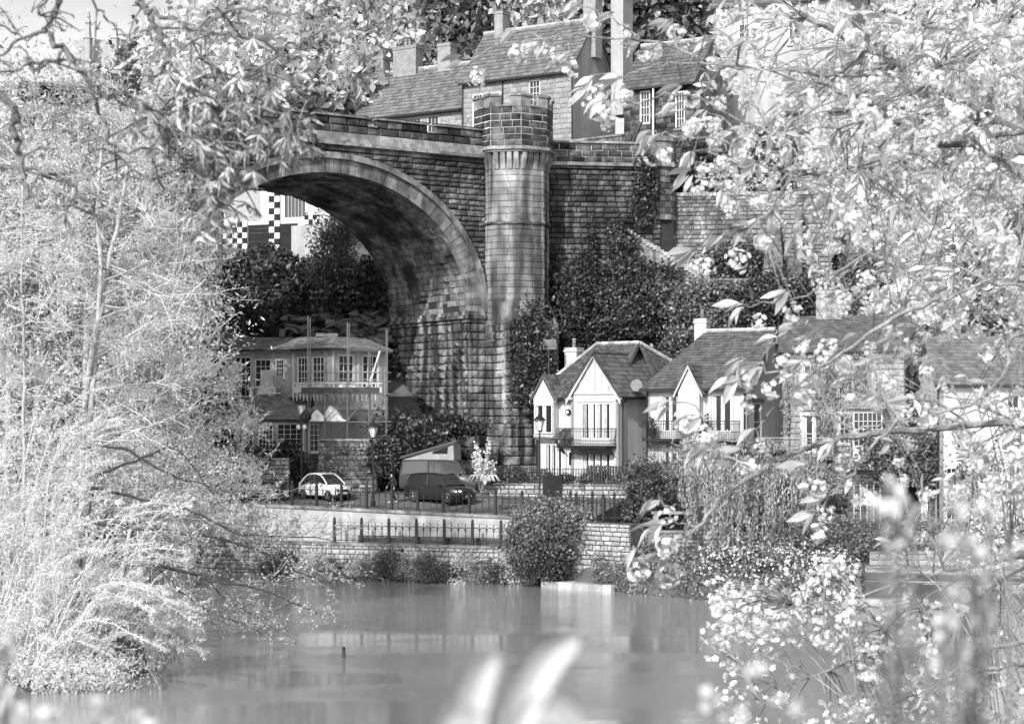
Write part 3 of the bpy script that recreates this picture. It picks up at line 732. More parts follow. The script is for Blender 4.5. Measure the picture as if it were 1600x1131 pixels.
ridge(H1(-3.1, 4.6, MR+.05), H1(.3, 4.6, MR+.05), 'ridge_tile', h1, .15); ridge(H1(-5.4, .45, e+.08), H1(-3.1, 4.6, MR+.05), 'ridge_tile', h1, .12); ridge(H1(.3, 4.6, MR+.05), H1(2.0, 7.4, 12.1), 'ridge_tile', h1, .12)
MB().beam(H1(-5.4, .38, e-.07), H1(-1.9, .38, e-.07), .12).build('gutter', 'black_iron', h1)
pipe([H1(-5.0, .70, e), H1(-5.0, .70, G0)], .05, h1); pipe([H1(-2.0, .68, e), H1(-2.0, .68, 7.6)], .045, h1)
# oriel bay with its little gable
b0, b1 = .15, 1.75
fo = Fr(fm(0, .55, 0), fm.n)
ob = MB(); ob.bf(fm, b0, b1, 0, .55, 7.75, 7.95)
ob.add([fm(b0, .55, 7.75), fm(b1, .55, 7.75), fm(b1-.25, .02, 7.35), fm(b0+.25, .02, 7.35), fm(b0, .02, 7.75), fm(b1, .02, 7.75)], [(0, 1, 2, 3), (0, 3, 4), (1, 5, 2)])
orl = ob.build('oriel_bay', 'timber_trim', h1)
window(fo, b0+.08, b1-.08, 8.0, 9.85, orl, 1, 1, .08, leafs=2, curtain=True, dep=.03)
frr = Fr(fm(b1, .55, 0), fm.u); MB().bf(frr, 0, .5, -.05, 0, 7.95, 10.3).build('cheek', 'timber_trim', orl)
frl = Fr(fm(b0, 0, 0), -fm.u); MB().bf(frl, 0, .5, -.05, 0, 7.95, 10.3).build('cheek', 'white_paint', orl)
MB().bf(fo, b0, b1, -.3, -.0, 9.87, 10.3).build('bay_head', 'white_paint', orl)
mx_ = (b0+b1)/2; AP2 = 11.75
MB().extr([fo(b0, 0, 10.3), fo(b1, 0, 10.3), fo(mx_, 0, AP2-.08)], -fo.n*.1).build('small_gable', 'white_render', orl)
MB().bf(fo, mx_-.04, mx_+.04, 0, .04, 10.3, AP2-.25).build('timber', 'timber_trim', orl)
for s_ in (-1, 1):
    a = fo(mx_+s_*1.05, .14, 10.1); c = fo(mx_, .14, AP2+.02); MB().extr([a, c, c-Vector((0, 0, .2)), a-Vector((0, 0, .18))], -fo.n*.05).build('bargeboard', 'timber_trim', orl)
pantile('dormer_roof', [fm(mx_+1.05, .7, 10.1), fm(mx_+1.05, -2.3, 10.1), fm(mx_, -2.3, AP2), fm(mx_, .7, AP2)], 'pantile', h1)
pantile('dormer_roof', [fm(mx_-1.05, -2.3, 10.1), fm(mx_-1.05, .7, 10.1), fm(mx_, .7, AP2), fm(mx_, -2.3, AP2)], 'pantile', h1)
# porch roof with brackets
for k, (u0_, u1_) in enumerate(((1.95, 3.5),)):
    slope('porch_roof', [fm(u0_-.2, 1.0, 7.65), fm(u1_, 1.0, 7.65), fm(u1_-.15, .05, 8.35), fm(u0_+.35, .05, 8.35)], 'slate_dark', h1, .08, .22)
    for u in (2.15, 3.2): MB().beam(fm(u, .05, 6.75), fm(u, .85, 7.55), .09).build('bracket', 'black_iron', h1)
# balcony
def balcony(fr, u0, u1, d, z, parent, step=.13, hgt=1.05, m='black_iron', slab='black_iron'):
    o = MB().bf(fr, u0, u1, 0, d, z-.16, z).build('balcony', slab, parent)
    b = MB(); zt = z+hgt
    for (a, c) in ((fr(u0, 0, zt), fr(u0, d, zt)), (fr(u0, d, zt), fr(u1, d, zt)), (fr(u1, d, zt), fr(u1, 0, zt))):
        b.beam(a, c, .05); b.beam(a-Vector((0, 0, .17)), c-Vector((0, 0, .17)), .03); b.beam(a-Vector((0, 0, hgt-.1)), c-Vector((0, 0, hgt-.1)), .03)
    b.build('rail', m, o)
    bars = MB(); n = int((u1-u0)/step)
    for i in range(n+1): u = u0+(u1-u0)*i/n; bars.beam(fr(u, d-.01, z), fr(u, d-.01, zt), .022)
    for uu in (u0, u1):
        for i in range(1, int(d/step)): bars.beam(fr(uu, i*step, z), fr(uu, i*step, zt), .022)
    bars.build('baluster', m, o)
    for u in (u0+.1, u1-.1): MB().beam(fr(u, .02, z-.7), fr(u, d*.6, z-.15), .05).build('bracket', m, o)
    return o
balcony(fg, -.35, 3.45, 1.1, 7.28, h1)
MB().bf(fg, .6, 3.2, .02, .5, 6.75, 6.9).build('door_hood', 'slate_dark', h1)
MB().bf(fg, .6, 3.2, .0, .05, 6.9, 7.1).build('fascia', 'grey_boards', h1)
b = MB(); p = fm(2.55, .06, 9.35); b.tube([p, p+fm.n*.12], [.2, .17], 10); b.build('alarm_box', 'black_iron', h1); MB().tube([p+fm.n*.1, p+fm.n*.15], [.12, .1], 10).build('alarm_cover', 'lamp_glass', h1)
t = thing('satellite_dish', 'round satellite dish above the gutter of the white gabled house', 'dish', H1(2.3, 1.0, 10.6))
p = H1(2.35, 1.2, 11.0); n = (X1*.35-Y1*.9).normalized()
MB().tube([p, p+n*.05, p+n*.1], [.12, .32, .38], 14).build('dish', 'grey_metal', t); MB().tube([p, p-Vector((0, 0, .5)), H1(1.9, 1.2, 10.3)], .02).build('arm', 'black_iron', t)
c = H1(-4.4, 3.9, 0); chimney(c, .95, .8, 11.6, 13.5, h1, 'white_render', 1, -ph)
t = thing('television_aerial', 'tall mast with flat television aerial behind the white gabled house', 'aerial', H1(-4.7, 1.6, 11)); p = H1(-4.9, 1.8, 10.9)
MB().tube([p, p+Vector((0, 0, 2.9))], .035).build('mast', 'grey_metal', t); b = MB(); q = p+Vector((0, 0, 2.7)); 
for k in range(6): b.beam(q+Vector((-.5+.2*k, -.1, -.2)), q+Vector((-.5+.2*k, -.1, .3)), .025)
b.beam(q+Vector((-.6, -.1, .05)), q+Vector((.55, -.1, .05)), .03); b.box(q.x-.35, q.x+.45, q.y-.05, q.y, q.z-.2, q.z+.45); b.build('array', 'grey_metal', t)

# ---------------------------------------------------------------- house 2
ph2 = math.radians(30); X2 = Vector((math.cos(ph2), -math.sin(ph2), 0)); Y2 = Vector((math.sin(ph2), math.cos(ph2), 0)); O2 = Vector((13.9, 106.0, 0))
def H2(x, y, z): v = O2+X2*x+Y2*y; return Vector((v.x, v.y, z))
G2 = 4.3; E2 = 10.85; W2 = 6.55
h2 = thing('mossy_roof_house', 'white house under a broad moss-speckled slate roof with a tiny front gable', 'house', H2(-3, 0, G2), -ph2)
f, L = fr2(H2(-W2, 0, 0), H2(0, 0, 0))
ops = [(1.0, 2.05, 8.15, 10.35), (4.3, 5.55, 8.15, 10.4), (1.0, 2.05, 5.2, 7.0)]
wall(f, 0, W2, 7.55, E2, 'white_render', h2, ops[:2]); wall(f, 0, W2, G2-1.5, 7.55, 'rubble_pale', h2, ops[2:])
emit('quoin', lay(f, .05, 1.0, G2-.5, 7.4, .28, (.3, .6), .15, .05, None, .02, .1)+lay(f, 2.1, W2, G2-.5, 7.4, .3, (.3, .65), .15, .05, None, .02, .1), h2, 'rubble_pale', .05, 200)
for o_ in ops[:2]: window(f, *o_, h2, 1, 1, .08, leafs=2, surround='timber_trim', name='french_window', curtain=True)
window(f, *ops[2], h2, 1, 1, .08, leafs=2, surround='timber_trim', curtain=True)
fr_, Lr = fr2(H2(0, 0, 0), H2(0, 7.4, 0)); op = [(1.1, 2.3, 7.6, 9.9)]
wall(fr_, 0, 7.4, G2-1.5, E2-.1, 'grey_render', h2, op); window(fr_, *op[0], h2, 1, 2, .07, sill='slate_dark')  # white house: this side's shade is put into a greyer render
MB().bf(fr_, .85, 2.55, -.02, .06, 9.9, 10.15).build('lintel', 'slate_dark', h2); MB().bf(fr_, 0, .8, -.02, .03, 10.0, 10.2).build('lintel', 'slate_dark', h2)
f_, L_ = fr2(H2(-W2, 7.4, 0), H2(-W2, 0, 0)); wall(f_, 0, L_, G2-1.5, E2-.1, 'white_render', h2)
R2 = 14.35
MB().extr([H2(0, 0, E2-.1), H2(0, 7.4, E2-.1), H2(0, 3.7, R2-.15)], -X2*.2).build('gable', 'grey_render', h2)  # greyer than the front, shade of this end put into the colour
slope('roof_slope', [H2(-W2-.35, -.35, E2-.12), H2(.35, -.35, E2-.12), H2(.35, 3.7, R2), H2(-4.3, 3.7, R2)], 'slate_dark', h2, .14, .28, .04, tile=.3)
slope('roof_slope', [H2(-W2-.35, 7.8, E2-.12), H2(-W2-.35, -.35, E2-.12), H2(-4.3, 3.7, R2), H2(-4.3, 3.75, R2)], 'slate_dark', h2, .14, .28, .04)
slope('roof_slope', [H2(.35, 7.8, E2-.12), H2(-W2-.35, 7.8, E2-.12), H2(-4.3, 3.7, R2), H2(.35, 3.7, R2)], 'slate_dark', h2, .14, .28, .04)
ridge(H2(-4.3, 3.7, R2+.04), H2(.35, 3.7, R2+.04), 'ridge_tile', h2, .14)
MB().beam(H2(-W2-.35, -.42, E2-.2), H2(.35, -.42, E2-.2), .12).build('gutter', 'black_iron', h2)
pipe([H2(-W2+.05, -.08, E2-.2), H2(-W2+.05, -.08, G2-1)], .05, h2); pipe([H2(-.12, -.08, E2-.2), H2(-.12, -.08, G2-1)], .05, h2)
c = H2(-4.6, 3.9, 0); chimney(c, .8, .7, 13.6, 15.1, h2, 'white_render', 1, -ph2)
ox = 3.05; ow = .85
orl = MB().bf(f, ox-ow+.15, ox+ow-.15, 0, .6, 8.2, 10.5).build('oriel_bay', 'white_render', h2); fo = Fr(f(0, .6, 0), f.n)
MB().extr([f(ox-ow+.15, .6, 8.2), f(ox+ow-.15, .6, 8.2), f(ox+ow-.45, 0, 7.7), f(ox-ow+.45, 0, 7.7)], Vector((0, 0, .02))).build('corbel', 'timber_trim', orl)
MB().extr([fo(ox-ow+.15, .01, 10.5), fo(ox+ow-.15, .01, 10.5), fo(ox, .01, 12.0)], -fo.n*.15).build('small_gable', 'white_render', orl)
for s_ in (-1, 1):
    a = fo(ox+s_*(ow+.1), .15, 10.35); c = fo(ox, .15, 12.15); MB().extr([a, c, c-Vector((0, 0, .2)), a-Vector((0, 0, .18))], -fo.n*.06).build('bargeboard', 'timber_trim', orl)
pantile('dormer_roof', [f(ox+ow+.1, .72, 10.35), f(ox+ow+.1, -1.5, 10.35), f(ox, -1.5, 12.15), f(ox, .72, 12.15)], 'pantile', h2)
pantile('dormer_roof', [f(ox-ow-.1, -1.5, 10.35), f(ox-ow-.1, .72, 10.35), f(ox, .72, 12.15), f(ox, -1.5, 12.15)], 'pantile', h2)
balcony(f, .15, 2.4, 1.0, 7.75, h2, .14); balcony(f, 3.9, 6.1, 1.0, 7.75, h2, .14)
for (u, s_, lab) in ((.65, 1.2, 'urn-shaped planter with leafy plant on the left balcony of the mossy-roofed house'), (4.2, 1., 'potted shrub on the right balcony of the mossy-roofed house')):
    p = f(u, .6, 7.76); t = thing('potted_plant', lab, 'plant', p)
    MB().lathe(p, [(.14, 0), (.26, .35), (.3, .6), (.24, .62)], 9).build('pot', 'cloth_dark', t)
    c_, _ = blob(p+Vector((0, 0, .9*s_)), (.3, .3, .38*s_), 160, 10); leaves('foliage', c_, .14, 'leaf_dark', t)

# ---------------------------------------------------------------- house 3: ivy-hung stone house
ph3 = math.radians(14); X3 = Vector((math.cos(ph3), -math.sin(ph3), 0)); Y3 = Vector((math.sin(ph3), math.cos(ph3), 0)); O3 = at(1224, 700, 104.5); O3.z = 0
def H3(x, y, z): v = O3+X3*x+Y3*y; return Vector((v.x, v.y, z))
h3 = thing('ivy_clad_house', 'tall stone house with dry creeper hanging down its front and a pale slatted balcony', 'house', H3(3, 0, 3.4), -ph3)
f, L = fr2(H3(0, 0, 0), H3(6.9, 0, 0))
ops = [(1.15, 2.0, 10.5, 12.1), (3.15, 4.0, 10.3, 11.9), (5.2, 5.7, 10.4, 11.4), (1.1, 2.35, 7.0, 9.15), (3.2, 3.8, 7.5, 9.2), (.6, 1.9, 3.9, 6.0), (4.6, 6.2, 3.8, 6.0)]
wall(f, 0, L, 2.6, 13.0, 'rubble', h3, ops)
def sp3(z):
    out = [(0, L)]
    for o_ in ops:
        if o_[2] < z < o_[3]:
            out = [q for a, b_ in out for q in ((a, min(b_, o_[0]-.03)), (max(a, o_[1]+.03), b_)) if q[1]-q[0] > .1]
    return out
emit('stone', lay(f, 0, L, 3.2, 13.0, .34, (.4, .9), .2, .05, sp3, .025, .12), h3, 'pale_stone', .06, 299)
for k, o_ in enumerate(ops): window(f, *o_, h3, 2, 3 if k in (0, 1) else 2, .08, leafs=2 if k == 3 else 1, surround='timber_trim', sill='timber_trim', curtain=k == 3)
f_, L_ = fr2(H3(0, 7, 0), H3(0, 0, 0)); wall(f_, 0, L_, 2.6, 13, 'grey_render', h3); f_, L_ = fr2(H3(6.9, 0, 0), H3(6.9, 7, 0)); wall(f_, 0, L_, 2.6, 13, 'grey_render', h3)
slope('roof_slope', [H3(-.3, -.4, 12.9), H3(7.2, -.4, 12.9), H3(7.2, 3.5, 15.1), H3(-.3, 3.5, 15.1)], 'slate_dark', h3); slope('roof_slope', [H3(7.2, 7.4, 12.9), H3(-.3, 7.4, 12.9), H3(-.3, 3.5, 15.1), H3(7.2, 3.5, 15.1)], 'slate_mid', h3)
for x_ in (0, 6.9): MB().extr([H3(x_, .1, 13), H3(x_, 6.9, 13), H3(x_, 3.5, 14.95)], X3*(.2 if x_ == 0 else -.2)).build('gable', 'grey_render', h3)
chimney(H3(2.4, 3.5, 0), 1.5, .9, 14.0, 16.6, h3, 'rubble', 2, -ph3)
# glazed bay with small slate roof
fb = Fr(f(0, .9, 0), f.n); bay = MB().bf(f, 4.05, 5.7, 0, .88, 6.5, 7.35).build('glazed_bay', 'timber_trim', h3)
window(fb, 4.05, 5.7, 7.35, 9.35, bay, 6, 4, .07, dep=.06); MB().bf(fb, 4.05, 5.7, -.12, -.03, 9.35, 9.5).build('bay_head', 'white_paint', bay)
fbl = Fr(f(4.05, 0, 0), -f.u); window(fbl, 0, .9, 7.35, 9.35, bay, 2, 4, .06, dep=.06)
slope('bay_roof', [f(3.75, 1.15, 9.5), f(5.95, 1.15, 9.5), f(5.7, 0, 10.5), f(4.3, 0, 10.5)], 'slate_mid', h3, .08, .25)
o = balcony(f, -1.3, 2.9, 1.3, 6.75, h3, .17, 1.1, 'pale_stone', 'dark_wood')
pipe([f(.35, .08, 12.8), f(.35, .08, 3.5)], .05, h3)
# creeper
C = []
for u0_, w_, z0_, z1_ in ((2.3, .5, 5.5, 12.9), (2.75, .4, 7.2, 12.9), (3.0, .5, 9.2, 12.9), (4.1, .35, 7, 12.9), (.2, .3, 8, 12.9), (.7, .3, 9.6, 12.6), (4.7, .3, 9.9, 12.8), (1.9, .3, 9.4, 12.9), (3.6, .3, 5.8, 12), (4.4, .3, 10, 12.8), (2.5, .5, 3.5, 9)):
    n = int(330*(z1_-z0_)*w_)
    for _ in range(n):
        z = z1_-(z1_-z0_)*random.random()**1.3; p = f(u0_+random.gauss(0, w_*.5), .08+abs(random.gauss(0, .10)), z); C.append(tuple(p))
t = tag(leaves('wall_creeper', C, .20, 'leaf_weeping', None, elong=4, dirs=np.array([[0, -.1, -1.]])), 'dry trailing creeper hanging in strands down the stone house front', 'creeper')

# ---------------------------------------------------------------- house 4 (far right, white)
ph4 = math.radians(4); O4 = at(1468, 800, 98); O4.z = 0
def H4(x, y, z): return Vector((O4.x+x*math.cos(ph4)+y*math.sin(ph4), O4.y-x*math.sin(ph4)+y*math.cos(ph4), z))
h4 = thing('white_cottage', 'long white cottage with pale slate roof at the right edge behind blossom', 'house', H4(3, 0, 3), -ph4)
f, L = fr2(H4(0, 0, 0), H4(9, 0, 0)); ops = [(3.6, 4.3, 9.5, 10.3), (.9, 1.4, 7.2, 8.9), (.35, .95, 3.4, 6.3), (3.2, 4.3, 3.6, 5.6), (3.3, 4.4, 7.2, 8.6)]
wall(f, 0, L, 2, 10.9, 'white_render', h4, ops)
for k, o_ in enumerate(ops): window(f, *o_, h4, 2, 2 if k else 1, .07, surround=None, sill='timber_trim')
f_, L_ = fr2(H4(0, 7, 0), H4(0, 0, 0)); wall(f_, 0, L_, 2, 10.8, 'white_render', h4)
slope('roof_slope', [H4(-.3, -.3, 10.8), H4(9.3, -.3, 10.8), H4(9.3, 3.5, 13.6), H4(-.3, 3.5, 13.6)], 'slate_pale', h4); slope('roof_slope', [H4(9.3, 7.3, 10.8), H4(-.3, 7.3, 10.8), H4(-.3, 3.5, 13.6), H4(9.3, 3.5, 13.6)], 'slate_pale', h4)
MB().extr([H4(0, .1, 10.8), H4(0, 6.9, 10.8), H4(0, 3.5, 13.4)], (.2, 0, 0)).build('gable', 'white_render', h4)
pipe([f(-.1, .06, 10.6), f(-.1, .06, 3)], .05, h4)
MB().beam(f(-.3, .36, 10.72), f(9.3, .36, 10.72), .12).build('gutter', 'black_iron', h4)
# single-storey brick part with dark flat roof between houses 3 and 4
t = thing('brick_outbuilding', 'low brick outbuilding with scrolled iron gate and trellis beside the white cottage', 'outbuilding', at(1400, 850, 100))
fa_, La_ = fr2(tuple(at(1325, 0, 100.5))[:2], tuple(at(1462, 0, 99.5))[:2]); ops = [(2.95, 3.9, 2.2, 5.4)]
wall(fa_, 0, La_, 1.5, 6.1, 'rubble_core', t, ops); 
def spb(z): return [(0, 2.9), (3.95, La_)] if z < 5.45 else [(0, La_)]
emit('brick', lay(fa_, 0, La_, 2.2, 5.9, .17, (.38, .46), .12, .03, spb, .02, 0), t, 'viaduct_stone', .02, 299)
MB().bf(fa_, -.3, La_+.2, -3, .4, 6.1, 6.35).build('roof', 'slate_dark', t)
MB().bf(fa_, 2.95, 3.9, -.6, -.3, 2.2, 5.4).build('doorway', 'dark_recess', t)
g = MB()
for k in range(5): g.beam(fa_(3.0+.2*k, -.05, 2.3), fa_(3.0+.2*k, -.05, 5.2), .03)
for k in range(8):
    pts = [fa_(3.3+.25*math.cos(a_*.5)*(1-a_/16), -.04, 2.7+k*.34+.14*math.sin(a_*.5)) for a_ in range(13)]; g.tube(pts, .018, 4)
g.build('scrolled_gate', 'black_iron', t)
for k in range(5): MB().bf(fa_, .3+.36*k, .36+.36*k, .06, .10, 2.2, 5.3).build('trellis_bar', 'timber_trim', t)
MB().bf(fa_, 4.0, 4.35, 0, .12, 2.2, 5.3).build('door_jamb', 'white_paint', t)

# ---------------------------------------------------------------- the pavilion (boarded house with sash windows) under the arch
pv = thing('boarded_pavilion_house', 'two-storey grey boarded house with white sash windows and shallow slate roof seen through the arch', 'house', at(470, 720, 118.5))
A0 = at(336, 0, 119.3); A1 = at(466, 0, 118.6); A2 = at(525, 0, 116.2); A3 = at(608, 0, 118.8); A4 = Vector((A3.x-1.0, 124, 0)); A5 = Vector((A0.x, 125, 0))
zf0, zf1, zr = 10.0, 13.3, 14.25
segs = [(A0, A1, [(.2, 1.5, 10.8, 12.9), (1.85, 2.95, 10.35, 12.95), (3.15, 4.25, 11.0, 12.8), (4.5, 5.1, 11.6, 12.8)]), (A1, A2, [(.35, 1.35, 11.05, 12.9), (1.75, 2.9, 11.05, 12.9)]), (A2, A3, [(.45, 1.65, 10.9, 13.0), (2.25, 3.5, 10.9, 13.0)]), (A3, A4, [])]
for k, (a, c, ops) in enumerate(segs):
    f, L = fr2(a, c); ops = [o for o in ops if o[1] < L-.1]
    wall(f, 0, L, zf0-4.2, zf1, 'grey_boards', pv, ops)
    for j, o_ in enumerate(ops):
        window(f, *o_, pv, 3 if k else 2+(j > 0), 4, .09, .035, sill='white_paint', curtain=False)
    if k < 3:
        MB().bf(f, 0, L, .0, .06, zf0-.45, zf0-.25).build('floor_band', 'timber_trim', pv)
    for j, o_ in enumerate(ops[:-1]): MB().bf(f, (o_[1]+ops[j+1][0])/2-.05, (o_[1]+ops[j+1][0])/2+.05, 0, .05, zf0, zf1-.05).build('pilaster', 'timber_trim', pv)
    if k in (1, 2): MB().bf(f, 0, .1, 0, .06, zf0, zf1-.05).build('pilaster', 'white_paint', pv)
    MB().bf(f, -.1, L+.1, .0, .3, zf1-.12, zf1).build('soffit', 'timber_trim', pv)
def out_(p, k): return Vector((p.x, p.y-k, zf1+.02))
R0, R1, R2_, R3 = Vector((A0.x, 121.5, zr)), Vector((A2.x-3.6, 121, zr)), Vector((A2.x-.1, 119.6, zr)), Vector((A3.x-1.6, 121.4, zr-.05))
slope('roof_slope', [out_(A0, .6), out_(A1, .6), R1, R0], 'slate_mid', pv); slope('roof_slope', [out_(A1, .6), out_(A2, .7), R2_, R1], 'slate_mid', pv)
slope('roof_slope', [out_(A2, .7), out_(A3, .5)+Vector((.4, 0, 0)), R3, R2_], 'slate_mid', pv); slope('roof_slope', [out_(A3, .5)+Vector((.4, 0, 0)), Vector((A4.x+.4, 124, zf1)), R3+Vector((0, 2, 0)), R3], 'slate_mid', pv)
MB().add([R0, R1, R2_, R3, R3+Vector((0, 2, 0)), Vector((A0.x, 124.5, zr))], [(0, 1, 2, 3, 4, 5)]).build('flat_roof', 'slate_dark', pv)
for a, c in ((A0, A1), (A1, A2), (A2, A3)): MB().beam(out_(a, .68), out_(c, .75 if c is A2 else .6), .11).build('gutter', 'black_iron', pv)
MB().box(R2_.x-1.3, R2_.x+.1, 119.6, 120.6, zr, zr+.22).build('roof_box', 'slate_mid', pv); MB().add([(R1.x-6, 121.5, zr), (R1.x-2, 121.5, zr), (R1.x-3.6, 121.8, zr+.45), (R1.x-3.9, 121.8, zr+.45)], [(0, 1, 2, 3)]).build('roof_hip', 'slate_mid', pv)
MB().box(R1.x-.2, R1.x+.15, 120, 120.4, zr, zr+.5).build('vent', 'slate_dark', pv)
bal = MB(); 
for a, c in ((at(466, 0, 116.9), at(520, 0, 115.0)), (at(520, 0, 115.0), at(600, 0, 116.4))):
    f, L = fr2(a, c); bal.bf(f, 0, L, -.05, .05, 11.15, 11.25); bal.bf(f, 0, L, -.04, .04, 10.62, 10.95)
    for q in range(int(L/.3)): bal.bf(f, q*.3, q*.3+.06, -.03, .03, 10.1, 11.15)
bal.build('balustrade', 'white_paint', pv)
# lower bay, hipped slate roof and sash windows
B0, B1, B2, B3, B4 = at(352, 0, 116.6), at(380, 0, 115.4), at(440, 0, 115.2), at(486, 0, 116.8), at(556, 0, 117.2)
z0, z1 = 6.0, 8.85
for k, (a, c, n_) in enumerate(((B0, B1, 1), (B1, B2, 2), (B2, B3, 1), (B3, B4, 2))):
    f, L = fr2(a, c); w = L/n_; ops = [(w*i+.14, w*(i+1)-.14, 7.05 if k < 3 else 6.9, 8.7) for i in range(n_)]
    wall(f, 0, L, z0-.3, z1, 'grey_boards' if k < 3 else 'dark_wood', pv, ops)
    for o_ in ops: window(f, *o_, pv, 4, 5, .08, .03, sill='white_paint'); 
lowz = 8.9
T0, T1, T2, T3 = at(380, 0, 117.6), at(404, 0, 117.4), at(450, 0, 117.2), at(470, 0, 117.8)
for v_ in (T0, T1, T2, T3): v_.z = 10.35
def o2(p, k=.35): return Vector((p.x+(p.x-at(420, 0, 117).x)*.06, p.y-k, lowz))
slope('lower_roof', [o2(B0), o2(B1), T1, T0], 'slate_mid', pv, course=.22); slope('lower_roof', [o2(B1), o2(B2), T2, T1], 'slate_mid', pv, course=.22); slope('lower_roof', [o2(B2), o2(B3), T3, T2], 'slate_mid', pv, course=.22)
slope('lower_roof', [o2(B3)+Vector((0, .1, 0)), o2(B4), Vector((B4.x, 118.4, 9.9)), T3], 'slate_mid', pv, course=.22)
for a, c in ((B0, B1), (B1, B2), (B2, B3), (B3, B4)): MB().beam(o2(a, .4), o2(c, .4), .1).build('gutter', 'black_iron', pv)
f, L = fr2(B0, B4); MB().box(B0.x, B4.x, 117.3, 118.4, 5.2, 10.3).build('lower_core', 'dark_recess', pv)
# garden wall under it
t = thing('rubble_garden_wall', 'mossy rubble wall below the boarded house behind the white car', 'wall', at(540, 760, 110.5))
f, L = fr2(tuple(at(500, 0, 111))[:2], tuple(at(590, 0, 110.5))[:2]); rubble(f, L, 4.2, 7.6, t, 'rubble', .26, (.3, .6), 220)
MB().bf(f, 0, L, -.5, .1, 7.6, 7.72).build('coping', 'coping_stone', t)
t = thing('rubble_bank_wall', 'low rubble wall left of the steps below the boarded house', 'wall', at(400, 760, 109))
f, L = fr2(tuple(at(290, 0, 110.5))[:2], tuple(at(455, 0, 109.5))[:2]); rubble(f, L, 4.2, 6.6, t, 'rubble_pale', .28, (.3, .6), 160)
t = thing('stone_steps', 'dark stone steps climbing between the two rubble walls behind the white car', 'steps', at(480, 760, 109))
for k in range(9): MB().box(at(456, 0, 109.5).x, at(499, 0, 109.5).x, 109.2+k*.3, 109.6+k*.3, 4, 4.4+k*.2).build('step', 'soot_stone', t)

# ---------------------------------------------------------------- scaffold
sc_ = thing('scaffold', 'tube scaffold with plank deck against the right end of the boarded house', 'scaffold', at(550, 700, 114.5))
SX = [at(x, 0, 114).x for x in (487, 512, 546, 578, 604)]
for i, x in enumerate(SX):
    for y in (113.8, 115.0): MB().tube([(x, y, 6.2), (x, y, 13.0 if i % 2 else 15.2-.2*i)], .035, 6).build('standard', 'grey_metal', sc_)
for z in (8.75, 10.45, 11.2, 11.75):
    for y in (113.75,) if z > 11 else (113.75, 115.0): MB().tube([(SX[0]-.4, y, z), (SX[-1]+.3, y, z)], .032, 6).build('ledger', 'grey_metal' if z != 11.75 else 'grey_metal', sc_)
for i in range(5): MB().tube([(SX[i], 113.5, 10.4), (SX[i], 115.2, 10.4)], .03, 6).build('transom', 'grey_metal', sc_)
for y in (113.85, 114.1, 114.35, 114.6, 114.85): MB().box(SX[0]-.5, SX[-1]-.5, y-.11, y+.11, 10.5, 10.56).build('board', 'dark_wood', sc_)
MB().box(SX[0]-.4, SX[-1]-.4, 113.7, 113.74, 10.5, 10.85).build('toe_board', 'dark_wood', sc_)
for a, c in ((1, 2), (2, 3), (3, 4)): MB().tube([(SX[a], 113.7, 8.8), (SX[c], 113.7, 10.4)], .03, 6).build('brace', 'grey_metal', sc_)
MB().tube([(SX[2], 113.7, 8.8), (SX[1], 113.7, 10.4)], .03, 6).build('brace', 'grey_metal', sc_)
t = thing('leaning_boards', 'two pale boards leaning upright on the scaffold deck', 'boards', (SX[3]+.3, 114.2, 10.56))
MB().beam((SX[3]-.1, 114.0, 10.56), (SX[3]+.6, 114.9, 13.1), .14, .05).build('board', 'timber_trim', t); MB().beam((SX[3]-.3, 114.0, 10.56), (SX[3]+.3, 114.9, 12.0), .1, .05).build('board', 'timber_trim', t)
for (x, z, w, h_, m_, lab) in ((538, 10.56, .3, .5, 'cloth_pale', 'crumpled pale sack at the left of the scaffold deck'), (549, 10.56, .26, .45, 'white_paint', 'pale bucket at the middle of the scaffold deck'), (556, 10.56, .2, .5, 'white_paint', 'narrow pale tub right of the bucket on the scaffold')):
    p = at(x, 0, 114.2); p.z = z; t = thing('bucket' if 'sack' not in lab else 'sack', lab, 'bucket' if 'sack' not in lab else 'sack', p)
    MB().lathe(p, [(w*.7, 0), (w*.9, h_*.5), (w, h_), (w*.8, h_)], 9).build('body', m_, t)
t = thing('plywood_sheet', 'pale plywood sheet propped against the left sash window', 'board', at(425, 618, 116.6)); b = MB(); f, L = fr2(tuple(at(414, 0, 117.2))[:2], tuple(at(438, 0, 117.1))[:2]); b.hexa([f(0, .1, 10.45), f(L, .1, 10.45), f(L, .05, 10.45), f(0, .05, 10.45), f(0, -.2, 12.0), f(L, -.2, 12.0), f(L, -.25, 12.0), f(0, -.25, 12.0)]); b.build('sheet', 'timber_trim', t)
t = thing('grey_tarpaulin', 'crooked grey sheet hanging beside the plywood sheet', 'sheet', at(442, 610, 116.5)); b = MB(); b.extr([at(433, 588, 116.4), at(450, 590, 116.3), at(444, 609, 116.3), at(434, 606, 116.4)], (0, .05, 0)); b.build('sheet', 'canvas', t)
t = thing('covered_lumber', 'white sheeting draped over materials on the lower scaffold lift', 'sheeting', at(525, 648, 114.4))
b = MB(); xs_ = [at(x, 0, 114.4).x for x in range(490, 546, 5)]; hh = [8.85, 9.3, 9.5, 9.35, 9.1, 9.45, 9.75, 9.65, 9.5, 9.2, 8.9, 8.85]
for i in range(len(xs_)-1): b.hexa([(xs_[i], 113.9, 8.8), (xs_[i+1], 113.9, 8.8), (xs_[i+1], 114.9, 8.8), (xs_[i], 114.9, 8.8), (xs_[i], 114.0, hh[i]), (xs_[i+1], 114.0, hh[i+1]), (xs_[i+1], 114.8, hh[i+1]), (xs_[i], 114.8, hh[i])])
b.build('sheet', 'cloth_pale', t)

